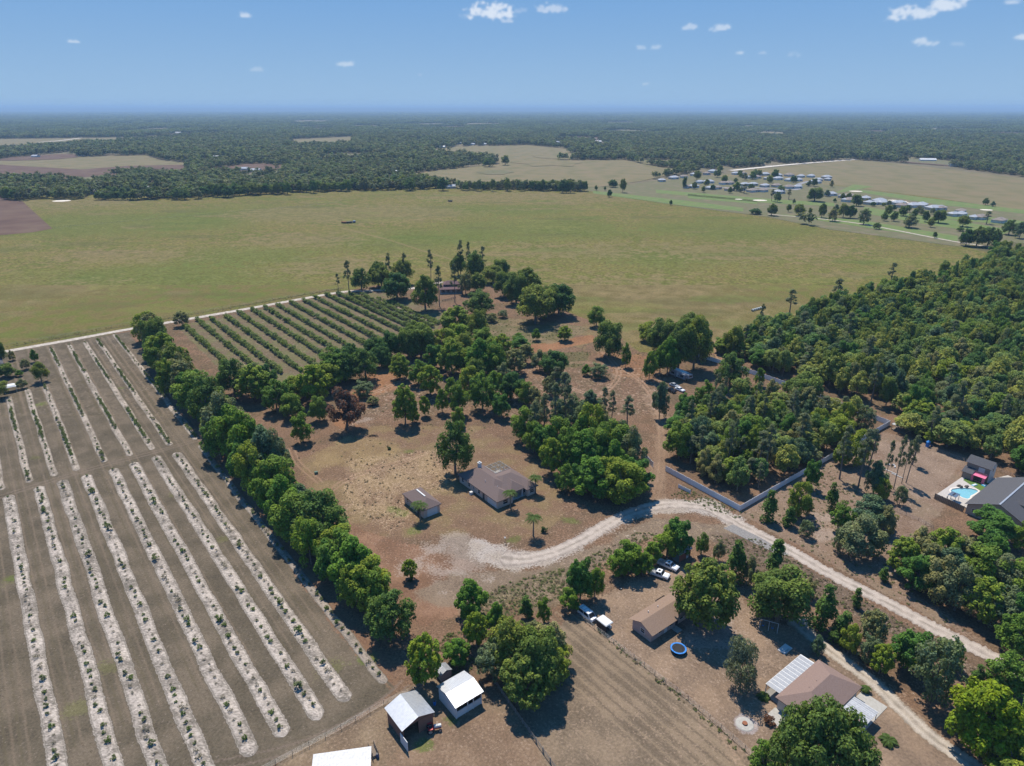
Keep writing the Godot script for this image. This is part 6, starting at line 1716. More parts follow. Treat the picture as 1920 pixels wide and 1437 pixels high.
func far_woods(open: Array, keep_off: Array) -> void:
	var r := RandomNumberGenerator.new()
	r.seed = 88
	var protos_far := []
	for n in 3:
		var l := dome_lobes(r, 12, 4.6, 1.5, 10.0, 0.42, 0.5)
		protos_far.append(crown(900 + n, l, 170, 1.5, [Color(0.095, 0.128, 0.048), Color(0.125, 0.160, 0.055), Color(0.135, 0.155, 0.08)][n], 0.5, 0.8))
	var lists := [[], [], []]
	var cols := [[], [], []]
	var boxes := []
	for p in open + keep_off:
		var b := Rect2(p[0], Vector2.ZERO)
		for q in p: b = b.expand(q)
		boxes.append([b, p])
	var fn := FastNoiseLite.new()
	fn.seed = 4
	fn.frequency = 0.004
	var z := -560.0
	while z > -3100.0:
		var gap := 8.5 if z > -1500.0 else 11.0
		var reach := -z * 0.80 + 60.0
		var x := -reach
		while x < reach:
			var p := Vector2(x + r.randf_range(-0.4, 0.4) * gap, z + r.randf_range(-0.4, 0.4) * gap)
			x += gap
			if fn.get_noise_2dv(p) < -0.42 and z < -1100.0: continue
			var free := true
			for b in boxes:
				if b[0].has_point(p) and Geometry2D.is_point_in_polygon(p, b[1]):
					free = false
					break
			if not free: continue
			var i := r.randi() % 3
			var s := r.randf_range(0.75, 1.3) * (gap / 9.0)
			lists[i].append(Transform3D(Basis(Vector3.UP, r.randf() * TAU).scaled(Vector3(s, s * r.randf_range(0.8, 1.2), s)), v3(p)))
			var t := r.randf_range(0.6, 1.5)
			cols[i].append(Color(t * r.randf_range(0.9, 1.15), t, t * r.randf_range(0.85, 1.1)))
		z -= gap * 0.87
	for i in 3: stuff("far_woods", ["dark green far woods reaching to the horizon", "mid green far woods reaching to the horizon", "grey green far woods reaching to the horizon"][i], "woods", protos_far[i], M.leaf, lists[i], cols[i])
	# farther still: patches of canopy
	var patch := []
	for n in 3:
		var l := []
		for i in 60: l.append([Vector3(r.randf_range(-36, 36), r.randf_range(4.5, 8.0), r.randf_range(-36, 36)), r.randf_range(3.6, 5.6)])
		patch.append(crown(930 + n, l, 900, 3.6, Color(0.115, 0.148, 0.055), 0.6, 0.85))
	lists = [[], [], []]
	cols = [[], [], []]
	z = -3100.0
	while z > -24000.0:
		var gap := 66.0 if z > -6000.0 else 90.0 if z > -10000.0 else 150.0 if z > -15000.0 else 260.0
		var x := z * 0.80
		while x < -z * 0.80:
			var p := Vector2(x + r.randf_range(-0.3, 0.3) * gap, z + r.randf_range(-0.3, 0.3) * gap)
			x += gap
			if fn.get_noise_2d(p.x * 0.35, p.y * 0.12) < -0.3: continue
			var bare := false
			for b in boxes:
				if b[0].has_point(p) and Geometry2D.is_point_in_polygon(p, b[1]):
					bare = true
					break
			if bare: continue
			var i := r.randi() % 3
			var s := gap / 66.0
			lists[i].append(Transform3D(Basis(Vector3.UP, r.randf() * TAU).scaled(Vector3(s, r.randf_range(0.8, 1.4), s)), v3(p)))
			var t := r.randf_range(0.7, 1.35)
			cols[i].append(Color(t, t, t))
		z -= gap * 0.9
	for i in 3: stuff("horizon_forest", "blue hazy forest along the horizon", "forest", patch[i], M.leaf, lists[i], cols[i])

# ------------------------------------------------------------------ sky with small fair weather clouds
func cloud_cover() -> ImageTexture:
	var w := 4096
	var h := 2048
	var im := Image.create_empty(w, h, false, Image.FORMAT_RGBA8)
	var r := RandomNumberGenerator.new()
	r.seed = 23
	var fn := FastNoiseLite.new()
	fn.seed = 9
	fn.frequency = 0.07
	fn.fractal_octaves = 4
	# azimuth, height above the horizon (degrees), width in degrees, strength
	var list: Array = [[-1.78, 6.52, 3.91, 1.00], [2.88, 6.76, 2.46, 0.60], [-0.40, 6.04, 1.13, 0.50], [0.59, 6.73, 1.54, 0.25], [-19.33, 6.03, 1.19, 0.70], [-29.98, 4.01, 0.77, 0.70], [-31.24, 4.84, 0.38, 0.40], [13.12, 5.44, 1.27, 0.50], [15.19, 5.36, 1.82, 0.60], [9.58, 4.17, 1.00, 0.35], [10.74, 4.19, 1.09, 0.35], [-12.47, 3.03, 1.47, 0.50], [16.79, 3.71, 0.85, 0.50], [18.26, 3.68, 0.65, 0.30], [27.33, 5.71, 3.09, 0.85], [29.44, 6.17, 2.58, 0.90], [28.52, 4.00, 1.83, 0.60], [33.65, 4.12, 1.28, 0.70], [32.92, 6.12, 1.31, 0.60], [-18.83, 2.59, 1.11, 0.25], [-7.11, 2.35, 0.61, 0.20], [10.15, 1.70, 0.80, 0.30], [20.50, 3.52, 1.26, 0.20], [30.22, 3.88, 1.15, 0.20]]
	for i in 330:
		var el := r.randf_range(2.0, 60.0)
		var az := r.randf_range(0.0, 360.0)
		if el < 11.0 and (az < 40.0 or az > 320.0): continue
		list.append([az, el, r.randf_range(0.6, 2.2) * (1.0 + el / 14.0), r.randf_range(0.3, 1.0)])
	for c in list:
		var cw: float = c[2] / 360.0 * w
		var u: float = fposmod(c[0], 360.0) / 360.0 * w
		var v: float = (90.0 - c[1]) / 180.0 * h
		var ch: float = cw * (0.17 + 0.004 * c[1])
		for y in range(int(v - ch * 1.4), int(v + ch * 0.9)):
			for x in range(int(u - cw * 0.65), int(u + cw * 0.65)):
				var dx := (x - u) / (cw * 0.5)
				var dy := (y - v) / ch
				dy = dy / 1.1 if dy < 0 else dy / 0.55
				var n := fn.get_noise_2d(x * 0.9 + c[0] * 31.0, y * 1.5) + 0.6 * fn.get_noise_2d(x * 2.7, y * 3.5 + c[1] * 57.0)
				var a := clampf((1.0 - dx * dx - dy * dy + n * 1.1) * 1.1, 0.0, 1.0)
				if a <= 0.01: continue
				a = a * a * (3.0 - 2.0 * a) * c[3]
				var xx := posmod(x, w)
				if y < 0 or y >= h: continue
				var old := im.get_pixel(xx, y)
				if a > old.a: im.set_pixel(xx, y, Color(0.74, 0.66, 0.50, a))
	return ImageTexture.create_from_image(im)

func make_grain() -> ImageTexture:
	# sand and litter grain: random dots of three sizes
	var r := RandomNumberGenerator.new()
	r.seed = 33
	var sum := PackedFloat32Array()
	sum.resize(512 * 512)
	for e in [[64, 0.25], [170, 0.35], [512, 0.30]]:
		var n: int = e[0]
		var b := PackedByteArray()
		b.resize(n * n)
		for i in n * n: b[i] = r.randi() & 255
		var im := Image.create_from_data(n, n, false, Image.FORMAT_L8, b)
		im.resize(512, 512, Image.INTERPOLATE_CUBIC)
		var d := im.get_data()
		for i in 512 * 512: sum[i] += d[i] / 255.0 * e[1]
	var out := PackedByteArray()
	out.resize(512 * 512 * 3)
	for i in 512 * 512:
		var v := int(clampf(0.90 + (sum[i] - 0.45) * 0.95, 0.3, 1.0) * 255.0)
		out[i * 3] = v
		out[i * 3 + 1] = v
		out[i * 3 + 2] = v
	return ImageTexture.create_from_image(Image.create_from_data(512, 512, false, Image.FORMAT_RGB8, out))

func make_materials() -> void:
	M.leaf = StandardMaterial3D.new()
	M.leaf.vertex_color_use_as_albedo = true
	M.leaf.roughness = 0.75
	M.leaf.metallic_specular = 0.3
	M.leaf.backlight_enabled = true
	M.leaf.backlight = Color(0.85, 0.85, 0.45)
	M.vertex = StandardMaterial3D.new()
	M.vertex.vertex_color_use_as_albedo = true
	M.vertex.roughness = 0.95
	M.vertex.metallic_specular = 0.15
	M.bed = M.vertex.duplicate()
	add_grain(M.bed, 0.55)
	M.track = M.vertex.duplicate()
	add_grain(M.track, 0.3)
	M.bark = noisy(Color(0.10, 0.08, 0.062), Color(0.17, 0.145, 0.12), Color(0.24, 0.21, 0.175), 0.8, 0.95, 41)
	M.stucco = noisy(Color(0.44, 0.35, 0.29), Color(0.48, 0.39, 0.325), Color(0.51, 0.42, 0.35), 0.5, 0.9, 42)
	M.brown_roof = noisy(Color(0.112, 0.083, 0.077), Color(0.142, 0.107, 0.098), Color(0.172, 0.131, 0.119), 0.45, 0.95, 43, 0.03)
	M.faded_roof = noisy(Color(0.17, 0.115, 0.085), Color(0.215, 0.15, 0.11), Color(0.26, 0.185, 0.14), 0.35, 0.95, 44, 0.03)
	M.rose_roof = noisy(Color(0.17, 0.118, 0.10), Color(0.205, 0.145, 0.123), Color(0.24, 0.172, 0.148), 0.35, 0.95, 45, 0.03)
	M.slate_roof = noisy(Color(0.055, 0.055, 0.06), Color(0.078, 0.078, 0.085), Color(0.105, 0.105, 0.112), 0.35, 0.9, 46, 0.03)
	M.plum_roof = noisy(Color(0.10, 0.06, 0.06), Color(0.13, 0.08, 0.08), Color(0.17, 0.11, 0.105), 0.35, 0.95, 47, 0.03)
	M.white_metal = noisy(Color(0.46, 0.47, 0.49), Color(0.55, 0.56, 0.57), Color(0.62, 0.62, 0.62), 0.25, 0.42, 48)
	M.white_metal.metallic = 0.75
	M.porch_metal = noisy(Color(0.30, 0.31, 0.33), Color(0.37, 0.38, 0.40), Color(0.42, 0.43, 0.45), 0.3, 0.6, 49)
	M.porch_metal.metallic = 0.3
	M.old_metal = noisy(Color(0.24, 0.25, 0.27), Color(0.36, 0.37, 0.39), Color(0.46, 0.47, 0.48), 0.5, 0.5, 50)
	M.old_metal.metallic = 0.5
	M.blue_metal = mat(0.10, 0.14, 0.20, 0.45, 0.3)
	M.trim = mat(0.62, 0.62, 0.60, 0.6)
	M.panel_metal = noisy(Color(0.24, 0.25, 0.27), Color(0.29, 0.30, 0.32), Color(0.34, 0.35, 0.37), 0.3, 0.55, 80)
	M.panel_metal.metallic = 0.3
	M.white_paint = noisy(Color(0.50, 0.50, 0.49), Color(0.56, 0.56, 0.55), Color(0.60, 0.60, 0.59), 0.6, 0.6, 51)
	M.vinyl = noisy(Color(0.60, 0.62, 0.66), Color(0.67, 0.69, 0.72), Color(0.72, 0.73, 0.75), 0.4, 0.5, 52)
	M.white_wall = noisy(Color(0.48, 0.47, 0.45), Color(0.57, 0.56, 0.54), Color(0.63, 0.62, 0.60), 0.4, 0.85, 53)
	M.pale_wall = noisy(Color(0.42, 0.36, 0.31), Color(0.48, 0.42, 0.36), Color(0.53, 0.47, 0.41), 0.4, 0.85, 54)
	M.pink_wall = noisy(Color(0.38, 0.27, 0.23), Color(0.43, 0.31, 0.27), Color(0.47, 0.35, 0.30), 0.4, 0.9, 55)
	M.beige_wall = noisy(Color(0.33, 0.26, 0.20), Color(0.38, 0.31, 0.24), Color(0.42, 0.35, 0.28), 0.4, 0.9, 56)
	M.taupe_wall = noisy(Color(0.19, 0.155, 0.13), Color(0.23, 0.19, 0.165), Color(0.27, 0.22, 0.19), 0.4, 0.9, 57)
	M.grey_wall = noisy(Color(0.17, 0.16, 0.15), Color(0.24, 0.225, 0.21), Color(0.30, 0.28, 0.27), 0.5, 0.9, 58)
	M.brick = noisy(Color(0.15, 0.075, 0.055), Color(0.20, 0.105, 0.075), Color(0.25, 0.14, 0.10), 0.9, 0.9, 59, 0.06)
	M.red_brick = noisy(Color(0.17, 0.06, 0.04), Color(0.23, 0.085, 0.055), Color(0.27, 0.12, 0.08), 0.9, 0.9, 60, 0.06)
	M.concrete = noisy(Color(0.28, 0.265, 0.235), Color(0.335, 0.32, 0.29), Color(0.38, 0.365, 0.335), 0.3, 0.9, 65)
	M.deck = noisy(Color(0.34, 0.31, 0.28), Color(0.39, 0.36, 0.33), Color(0.43, 0.40, 0.37), 0.3, 0.85, 66)
	M.coping = mat(0.56, 0.51, 0.45, 0.8)
	M.old_wood = noisy(Color(0.11, 0.085, 0.065), Color(0.17, 0.135, 0.105), Color(0.23, 0.19, 0.15), 1.2, 0.95, 67)
	M.tan_wood = noisy(Color(0.22, 0.155, 0.09), Color(0.29, 0.21, 0.13), Color(0.34, 0.25, 0.17), 1.2, 0.9, 68)
	M.fence_wood = noisy(Color(0.13, 0.115, 0.10), Color(0.20, 0.18, 0.155), Color(0.27, 0.245, 0.215), 1.2, 0.95, 69)
	M.pale_sand = noisy(Color(0.50, 0.44, 0.36), Color(0.58, 0.52, 0.44), Color(0.64, 0.58, 0.5), 0.05, 0.95, 70)
	M.rock = noisy(Color(0.06, 0.05, 0.045), Color(0.12, 0.10, 0.09), Color(0.2, 0.17, 0.15), 0.8, 0.9, 76)
	M.turf = noisy(Color(0.06, 0.115, 0.02), Color(0.085, 0.145, 0.03), Color(0.11, 0.165, 0.045), 0.6, 0.95, 77)
	M.dark_dirt = mat(0.10, 0.075, 0.05, 0.95)
	M.plaster = mat(0.10, 0.33, 0.40, 0.8)
	M.water = mat(0.55, 0.85, 0.92, 0.03)
	M.water.albedo_color.a = 0.12
	M.water.transparency = BaseMaterial3D.TRANSPARENCY_ALPHA
	M.screen = mat(0.05, 0.055, 0.06, 0.9)
	M.screen.albedo_color.a = 0.22
	M.screen.transparency = BaseMaterial3D.TRANSPARENCY_ALPHA
	M.pane = mat(0.02, 0.025, 0.03, 0.08)
	M.pane.metallic_specular = 0.5
	M.car_glass = M.pane
	M.lens = mat(0.7, 0.7, 0.7, 0.15)
	M.red_lens = mat(0.4, 0.02, 0.02, 0.2)
	M.steel = mat(0.42, 0.43, 0.44, 0.4, 0.7)
	M.dark_metal = mat(0.035, 0.035, 0.04, 0.5, 0.2)
	M.tyre = mat(0.018, 0.018, 0.018, 0.9)
	M.wire = mat(0.30, 0.30, 0.30, 0.5, 0.6)
	M.dark_door = mat(0.05, 0.05, 0.06, 0.6)
	M.blue_door = mat(0.05, 0.11, 0.22, 0.6)
	M.teal_wall = mat(0.10, 0.16, 0.18, 0.8)
	M.pink = mat(0.62, 0.14, 0.24, 0.7)
	M.blue = mat(0.02, 0.18, 0.52, 0.5)
	M.dark_blue = mat(0.03, 0.07, 0.16, 0.5)
	M.aqua = mat(0.28, 0.55, 0.66, 0.4)
	M.cyan = mat(0.06, 0.42, 0.62, 0.4)
	M.black = mat(0.02, 0.02, 0.022, 0.8)
	M.red_paint = mat(0.42, 0.025, 0.03, 0.4)
	M.pale_grey = mat(0.45, 0.45, 0.44, 0.6)
	M.grey_paint = mat(0.22, 0.23, 0.25, 0.5)
	M.white_car = mat(0.66, 0.67, 0.68, 0.25)
	M.white_car.clearcoat_enabled = true
	M.silver_car = mat(0.36, 0.38, 0.41, 0.3, 0.3)
	M.black_car = mat(0.02, 0.02, 0.024, 0.2)
	M.dark_wood = mat(0.06, 0.04, 0.03, 0.9)
	M.rust = mat(0.22, 0.09, 0.05, 0.9)
	M.box_green = mat(0.07, 0.12, 0.09, 0.6)
	M.bale = mat(0.48, 0.50, 0.47, 0.4)
	M.straw = mat(0.36, 0.28, 0.14, 0.95)
	M.far_roof = noisy(Color(0.27, 0.29, 0.32), Color(0.33, 0.35, 0.38), Color(0.39, 0.41, 0.44), 0.05, 0.8, 78)
	M.far_roof2 = noisy(Color(0.18, 0.15, 0.13), Color(0.24, 0.20, 0.175), Color(0.3, 0.26, 0.23), 0.05, 0.85, 79)

func _ready() -> void:
	# ---- camera, sky, sun, exposure
	var cam := Camera3D.new()
	cam.name = "camera"
	cam.position = Vector3(0, 108, 0)
	cam.rotation_degrees.x = -21.956
	cam.fov = 58.613
	cam.near = 1.0
	cam.far = 120000.0
	add_child(cam)
	cam.current = true
	var sky := ProceduralSkyMaterial.new()
	sky.sky_top_color = lin(0.016, 0.175, 0.50)
	sky.sky_horizon_color = lin(0.262, 0.398, 0.548)
	sky.sky_curve = 0.131
	sky.ground_horizon_color = lin(0.262, 0.398, 0.548)
	sky.ground_bottom_color = lin(0.10, 0.10, 0.08)
	sky.sky_cover = cloud_cover()
	sky.sky_cover_modulate = Color(1, 1, 1, 0.72)
	var env := Environment.new()
	env.background_mode = Environment.BG_SKY
	env.sky = Sky.new()
	env.sky.sky_material = sky
	env.tonemap_mode = Environment.TONE_MAPPER_LINEAR
	env.tonemap_exposure = 1.36
	env.sdfgi_enabled = true
	env.ssao_enabled = true
	env.ssil_enabled = true
	env.fog_enabled = true
	env.fog_density = 0.000085
	env.fog_light_color = lin(0.47, 0.71, 1.0)
	var we := WorldEnvironment.new()
	we.name = "world"
	we.environment = env
	add_child(we)
	var sun := DirectionalLight3D.new()
	sun.name = "sun"
	sun.light_energy = 1.55
	sun.light_color = Color(1.0, 0.965, 0.91)
	sun.light_angular_distance = 0.5
	sun.shadow_enabled = true
	add_child(sun)
	var el := deg_to_rad(61.0)
	var az := deg_to_rad(16.0)   # shadows fall towards the camera and a little to the right
	sun.look_at_from_position(Vector3.ZERO, Vector3(sin(az) * cos(el), -sin(el), cos(az) * cos(el)))

	# ---- ground
	grain_texture = make_grain()
	make_materials()
	var floor_m := noisy(Color(0.095, 0.090, 0.050), Color(0.125, 0.105, 0.062), Color(0.155, 0.125, 0.078), 0.004, 1.0, 34, 0.02)
	setting("ground", sheet_mesh(-22000, 22000, -24500, 1500, -0.3, 4, 4), floor_m)
	var near := Soil.new()
	near.gain = Color(0.77, 0.70, 0.69)
	near.start(-215.0, 215.0, -235.0, -60.0, 0.215, 201, Color(0.225, 0.155, 0.100), Color(0.265, 0.182, 0.118), Color(0.185, 0.14, 0.09), 0.6)
	near_layers(near)
	soil_sheet("home_ground", near, 0.0, 0.4)
	var far := Soil.new()
	far.gain = Color(0.77, 0.70, 0.69)
	far.start(-420.0, 420.0, -440.0, -235.0, 0.41, 301, Color(0.225, 0.155, 0.100), Color(0.265, 0.182, 0.118), Color(0.175, 0.14, 0.085), 0.5)
	far.gain = Color(0.90, 0.90, 0.80)
	pasture_layers(far, true)
	far.gain = Color(0.77, 0.70, 0.69)
	near_layers(far)
	soil_sheet("lot_ground", far, 0.0, 0.4)
	var pas := Soil.new()
	pas.gain = Color(0.87, 0.925, 0.78)
	pas.start(-1150.0, 750.0, -1080.0, -440.0, 1.0, 401, Color(0.205, 0.165, 0.062), Color(0.130, 0.140, 0.036), Color(0.225, 0.165, 0.080), 0.6)
	pasture_layers(pas, false)
	soil_sheet("pasture", pas, 0.0, 0.15)
	# ---- roads of sand
	setting("farm_road", track_mesh([Vector2(-261.7, -290.9), Vector2(-240.6, -309.7), Vector2(-221.9, -325.5), Vector2(-199.9, -345.1), Vector2(-168.1, -370.7), Vector2(-139.8, -394.9), Vector2(-107.9, -421.6), Vector2(-88.4, -425.7), Vector2(-62.1, -432.6), Vector2(-46.5, -450.2)], 2.3, 0.5, 0.03, Color(0.50, 0.44, 0.375), Color(0.22, 0.18, 0.135), 81), M.track)
	setting("sandy_drive", track_mesh([Vector2(-2.8, -147.0), Vector2(1.4, -146.3), Vector2(5.5, -147.0), Vector2(12.6, -150.2), Vector2(20.2, -156.0), Vector2(28.5, -163.7), Vector2(37.1, -169.7), Vector2(45.4, -172.6), Vector2(54.7, -172.0), Vector2(59.8, -168.1), Vector2(65.1, -160.5), Vector2(73.0, -150.2), Vector2(79.8, -140.0), Vector2(87.2, -130.9), Vector2(93.7, -122.2), Vector2(101.1, -113.2), Vector2(107.6, -104.9)], 2.15, 0.9, 0.03, Color(0.42, 0.355, 0.30), Color(0.30, 0.25, 0.21), 82, Color(0.50, 0.43, 0.365)), M.track)
	setting("side_drive", track_mesh([Vector2(64.5, -124.3), Vector2(66.5, -117.6), Vector2(69.7, -111.7), Vector2(73.4, -105.3), Vector2(75.4, -99.0), Vector2(77.8, -92.4), Vector2(81.9, -86.3), Vector2(84.4, -80.3)], 1.7, 0.6, 0.03, Color(0.40, 0.34, 0.275), Color(0.27, 0.22, 0.165), 83, Color(0.50, 0.44, 0.37)), M.track)
	setting("asphalt_patch", kit().prism([Vector2(58.5, -160.3), Vector2(61.8, -162.1), Vector2(67.2, -156.0), Vector2(72.3, -148.3), Vector2(69.6, -147.9), Vector2(63.3, -155.0)], 0.05, 0.05).mesh(), noisy(Color(0.13, 0.12, 0.12), Color(0.19, 0.18, 0.17), Color(0.26, 0.24, 0.22), 0.3, 0.95, 35))
	# ---- plants
	make_protos()
	bushes()
	tufts()
	plant_all([["broad",-181.5,-323.8,17.0,14.9], ["grey",-173.8,-313.9,19.8,15.5], ["oak",-166.1,-301.7,20.2,16.8], ["broad",-157.2,-287.3,16.2,15.1], ["broad",-151.7,-279.5,20.1,17.3], ["grey",-144.5,-272.0,17.8,13.7], ["oak",-140.5,-265.8,19.3,17.4], ["grey",-135.1,-258.1,17.3,12.6], ["broad",-137.4,-252.7,17.5,12.0], ["grey",-130.2,-251.1,19.0,15.5], ["broad",-125.3,-246.5,15.3,13.4], ["broad",-120.2,-238.6,17.9,16.9], ["broad",-113.2,-229.7,12.2,12.7], ["oak",-110.1,-226.8,20.0,16.1], ["bright",-103.0,-216.1,12.8,12.8], ["grey",-99.1,-211.8,19.4,16.3], ["broad",-96.3,-211.1,16.1,10.8], ["bright",-93.7,-205.8,10.9,8.9], ["broad",-96.7,-200.9,15.6,11.9], ["bright",-90.8,-200.1,21.2,15.5], ["bright",-83.3,-193.0,22.8,14.7], ["bright",-83.7,-188.3,12.0,10.7], ["broad",-83.8,-186.9,15.8,11.2], ["grey",-74.9,-184.3,21.5,15.3], ["grey",-71.6,-183.0,19.5,10.5], ["broad",-76.0,-180.2,12.4,10.1], ["broad",-77.4,-179.8,18.4,12.0], ["broad",-67.8,-172.0,17.2,13.6], ["bright",-71.2,-170.0,14.9,10.2], ["grey",-60.8,-169.1,9.3,10.0], ["bright",-67.8,-167.2,12.6,10.8], ["bright",-62.6,-161.1,16.2,12.1], ["broad",-53.1,-158.8,10.6,7.3], ["broad",-59.5,-157.1,8.8,10.2], ["broad",-58.1,-155.0,15.6,12.6], ["oak",-50.5,-152.1,17.8,17.1,"largest round tree swelling out of the long hedgerow"], ["broad",-53.9,-149.6,11.7,8.9], ["broad",-48.3,-145.7,10.8,8.4], ["broad",-44.6,-145.2,11.9,10.7], ["bright",-51.2,-144.3,15.3,9.9], ["broad",-42.0,-138.8,14.9,12.7], ["broad",-44.6,-137.5,12.5,8.8], ["broad",-39.8,-135.7,7.7,7.3], ["bright",-37.3,-132.8,16.1,13.2], ["bright",-34.8,-131.0,9.6,6.3], ["broad",-33.3,-129.0,14.1,11.5], ["broad",-37.0,-127.9,12.7,8.3], ["broad",-31.2,-125.7,13.3,8.5], ["broad",-29.3,-121.6,8.6,6.6], ["oak",-26.2,-118.1,13.4,12.4,"round oak at the barn end of the long hedgerow"]], "from the far road in the long hedgerow", "hedgerow trees")
	plant_all([["oak",-112.0,-254.3,17.0,16.4], ["broad",-102.1,-248.9,16.3,16.3], ["oak",-100.6,-258.3,13.3,11.1], ["broad",-90.0,-238.6,14.1,12.6], ["broad",-87.7,-244.7,11.2,9.2], ["broad",-82.4,-232.4,10.8,9.7], ["broad",-85.9,-252.7,10.4,11.8], ["bright",-72.7,-212.6,12.2,9.2], ["bright",-77.7,-246.3,17.7,14.9], ["broad",-71.4,-230.0,10.8,7.8], ["broad",-76.5,-258.3,13.7,14.4], ["broad",-74.9,-265.8,17.5,16.7], ["bright",-74.9,-279.5,12.4,11.1], ["oak",-71.4,-269.4,16.3,15.8], ["dead",-59.6,-222.8,16.5,13.6,"dead tree with rust brown leaves on bare dirt beyond the tan house"], ["oak",-71.7,-286.1,12.6,11.1], ["grey",-59.8,-253.2,7.4,10.7], ["oak",-62.4,-270.6,15.4,14.9], ["grey",-54.3,-244.7,4.1,5.9], ["oak",-64.3,-300.2,10.5,11.1], ["oak",-58.5,-286.1,12.6,11.6], ["oak",-56.1,-297.3,15.0,12.5], ["broad",-48.0,-271.9,12.6,11.0], ["broad",-39.1,-226.3,17.3,11.2], ["oak",-48.1,-298.8,15.5,13.7], ["oak",-47.6,-311.6,14.7,13.6], ["bright",-36.0,-229.1,5.6,4.3], ["broad",-39.2,-265.8,11.9,10.3], ["oak",-42.1,-298.0,17.3,17.3], ["bright",-32.8,-234.3,9.0,5.2], ["bright",-33.0,-254.3,14.3,11.6], ["broad",-34.5,-284.8,13.0,11.0], ["bright",-26.6,-237.2,11.2,6.8], ["broad",-32.7,-303.9,14.4,13.8], ["bright",-24.5,-251.1,10.1,7.4], ["broad",-26.3,-278.2,17.1,14.8], ["broad",-20.2,-235.2,14.6,8.0], ["broad",-19.5,-225.4,8.5,5.6], ["bright",-21.1,-279.5,11.1,10.1], ["oak",-22.3,-298.8,13.0,13.1], ["broad",-19.0,-284.8,11.0,11.0], ["broad",-17.5,-258.3,12.4,10.6], ["oak",-14.6,-267.0,12.4,10.5], ["bright",-13.8,-274.4,17.9,15.4], ["broad",-11.3,-239.6,16.7,12.6], ["broad",-14.0,-307.7,12.7,13.4], ["bright",-8.3,-283.4,13.5,11.7], ["bright",-7.6,-254.3,12.0,9.8], ["broad",-7.0,-276.3,15.8,11.2], ["broad",-4.0,-232.8,11.3,8.8], ["bright",-5.0,-301.7,11.3,11.9], ["grey",-3.4,-265.8,10.0,9.2], ["oak",-0.4,-250.0,13.2,11.7], ["grey",0.9,-279.5,12.8,13.1], ["broad",4.1,-309.3,8.0,11.8], ["grey",6.1,-291.6,10.7,10.5], ["broad",5.2,-244.7,10.8,8.3], ["grey",8.3,-242.7,9.8,7.6], ["grey",12.3,-283.4,9.5,9.2], ["grey",15.1,-254.3,9.7,7.9], ["oak",18.4,-277.6,12.5,14.3]], "from the hedgerow on the dirt beyond the tan house", "trees on the dirt beyond the home")
	plant_all([["oak",-18.0,-190.2,19.9,13.4,"large leafy tree standing alone against the tan house"], ["broad",4.5,-213.4,14.2,10.5], ["broad",7.2,-204.7,12.9,8.0], ["pine",7.7,-210.1,16.8,6.6], ["grey",9.7,-225.4,11.7,9.0], ["pine",11.1,-211.8,18.9,6.6], ["broad",10.6,-200.9,13.7,9.2], ["bright",12.5,-190.2,14.1,9.4], ["pine",14.7,-210.1,23.4,6.6], ["pine",16.3,-237.2,18.9,7.3], ["broad",15.2,-202.8,15.7,10.9], ["grey",17.1,-218.8,14.5,8.8], ["pine",19.6,-232.8,18.4,8.0], ["broad",16.2,-179.8,9.9,8.0], ["pine",19.0,-213.8,23.1,6.7], ["broad",18.1,-192.3,16.3,10.0], ["grey",22.4,-225.4,13.7,9.9], ["broad",20.1,-197.2,13.5,9.4], ["grey",22.9,-209.3,17.6,10.2], ["broad",20.1,-178.9,10.9,8.3], ["broad",23.0,-200.9,16.5,10.4], ["bright",22.9,-189.2,16.3,14.0], ["broad",26.2,-203.9,20.9,11.0], ["grey",29.2,-232.4,12.3,10.2], ["broad",25.0,-186.9,13.1,9.8], ["bright",24.3,-176.8,13.3,14.0], ["broad",27.7,-192.3,17.7,12.5], ["grey",31.1,-216.7,12.4,8.7], ["pine",33.6,-227.2,14.8,4.5], ["grey",31.5,-204.7,14.8,10.4], ["broad",29.1,-177.4,14.8,11.7], ["pine",36.2,-225.4,14.3,4.5], ["bright",31.7,-186.9,14.0,9.6], ["broad",33.3,-195.8,17.0,12.6], ["grey",36.9,-204.7,12.9,9.1], ["broad",32.6,-173.5,15.1,13.3], ["pine",41.9,-224.1,12.8,6.5], ["grey",37.3,-189.2,17.4,10.5], ["broad",37.4,-178.9,13.2,11.4]], "from the west in the small wood behind the tan house", "trees of the small wood behind the home")
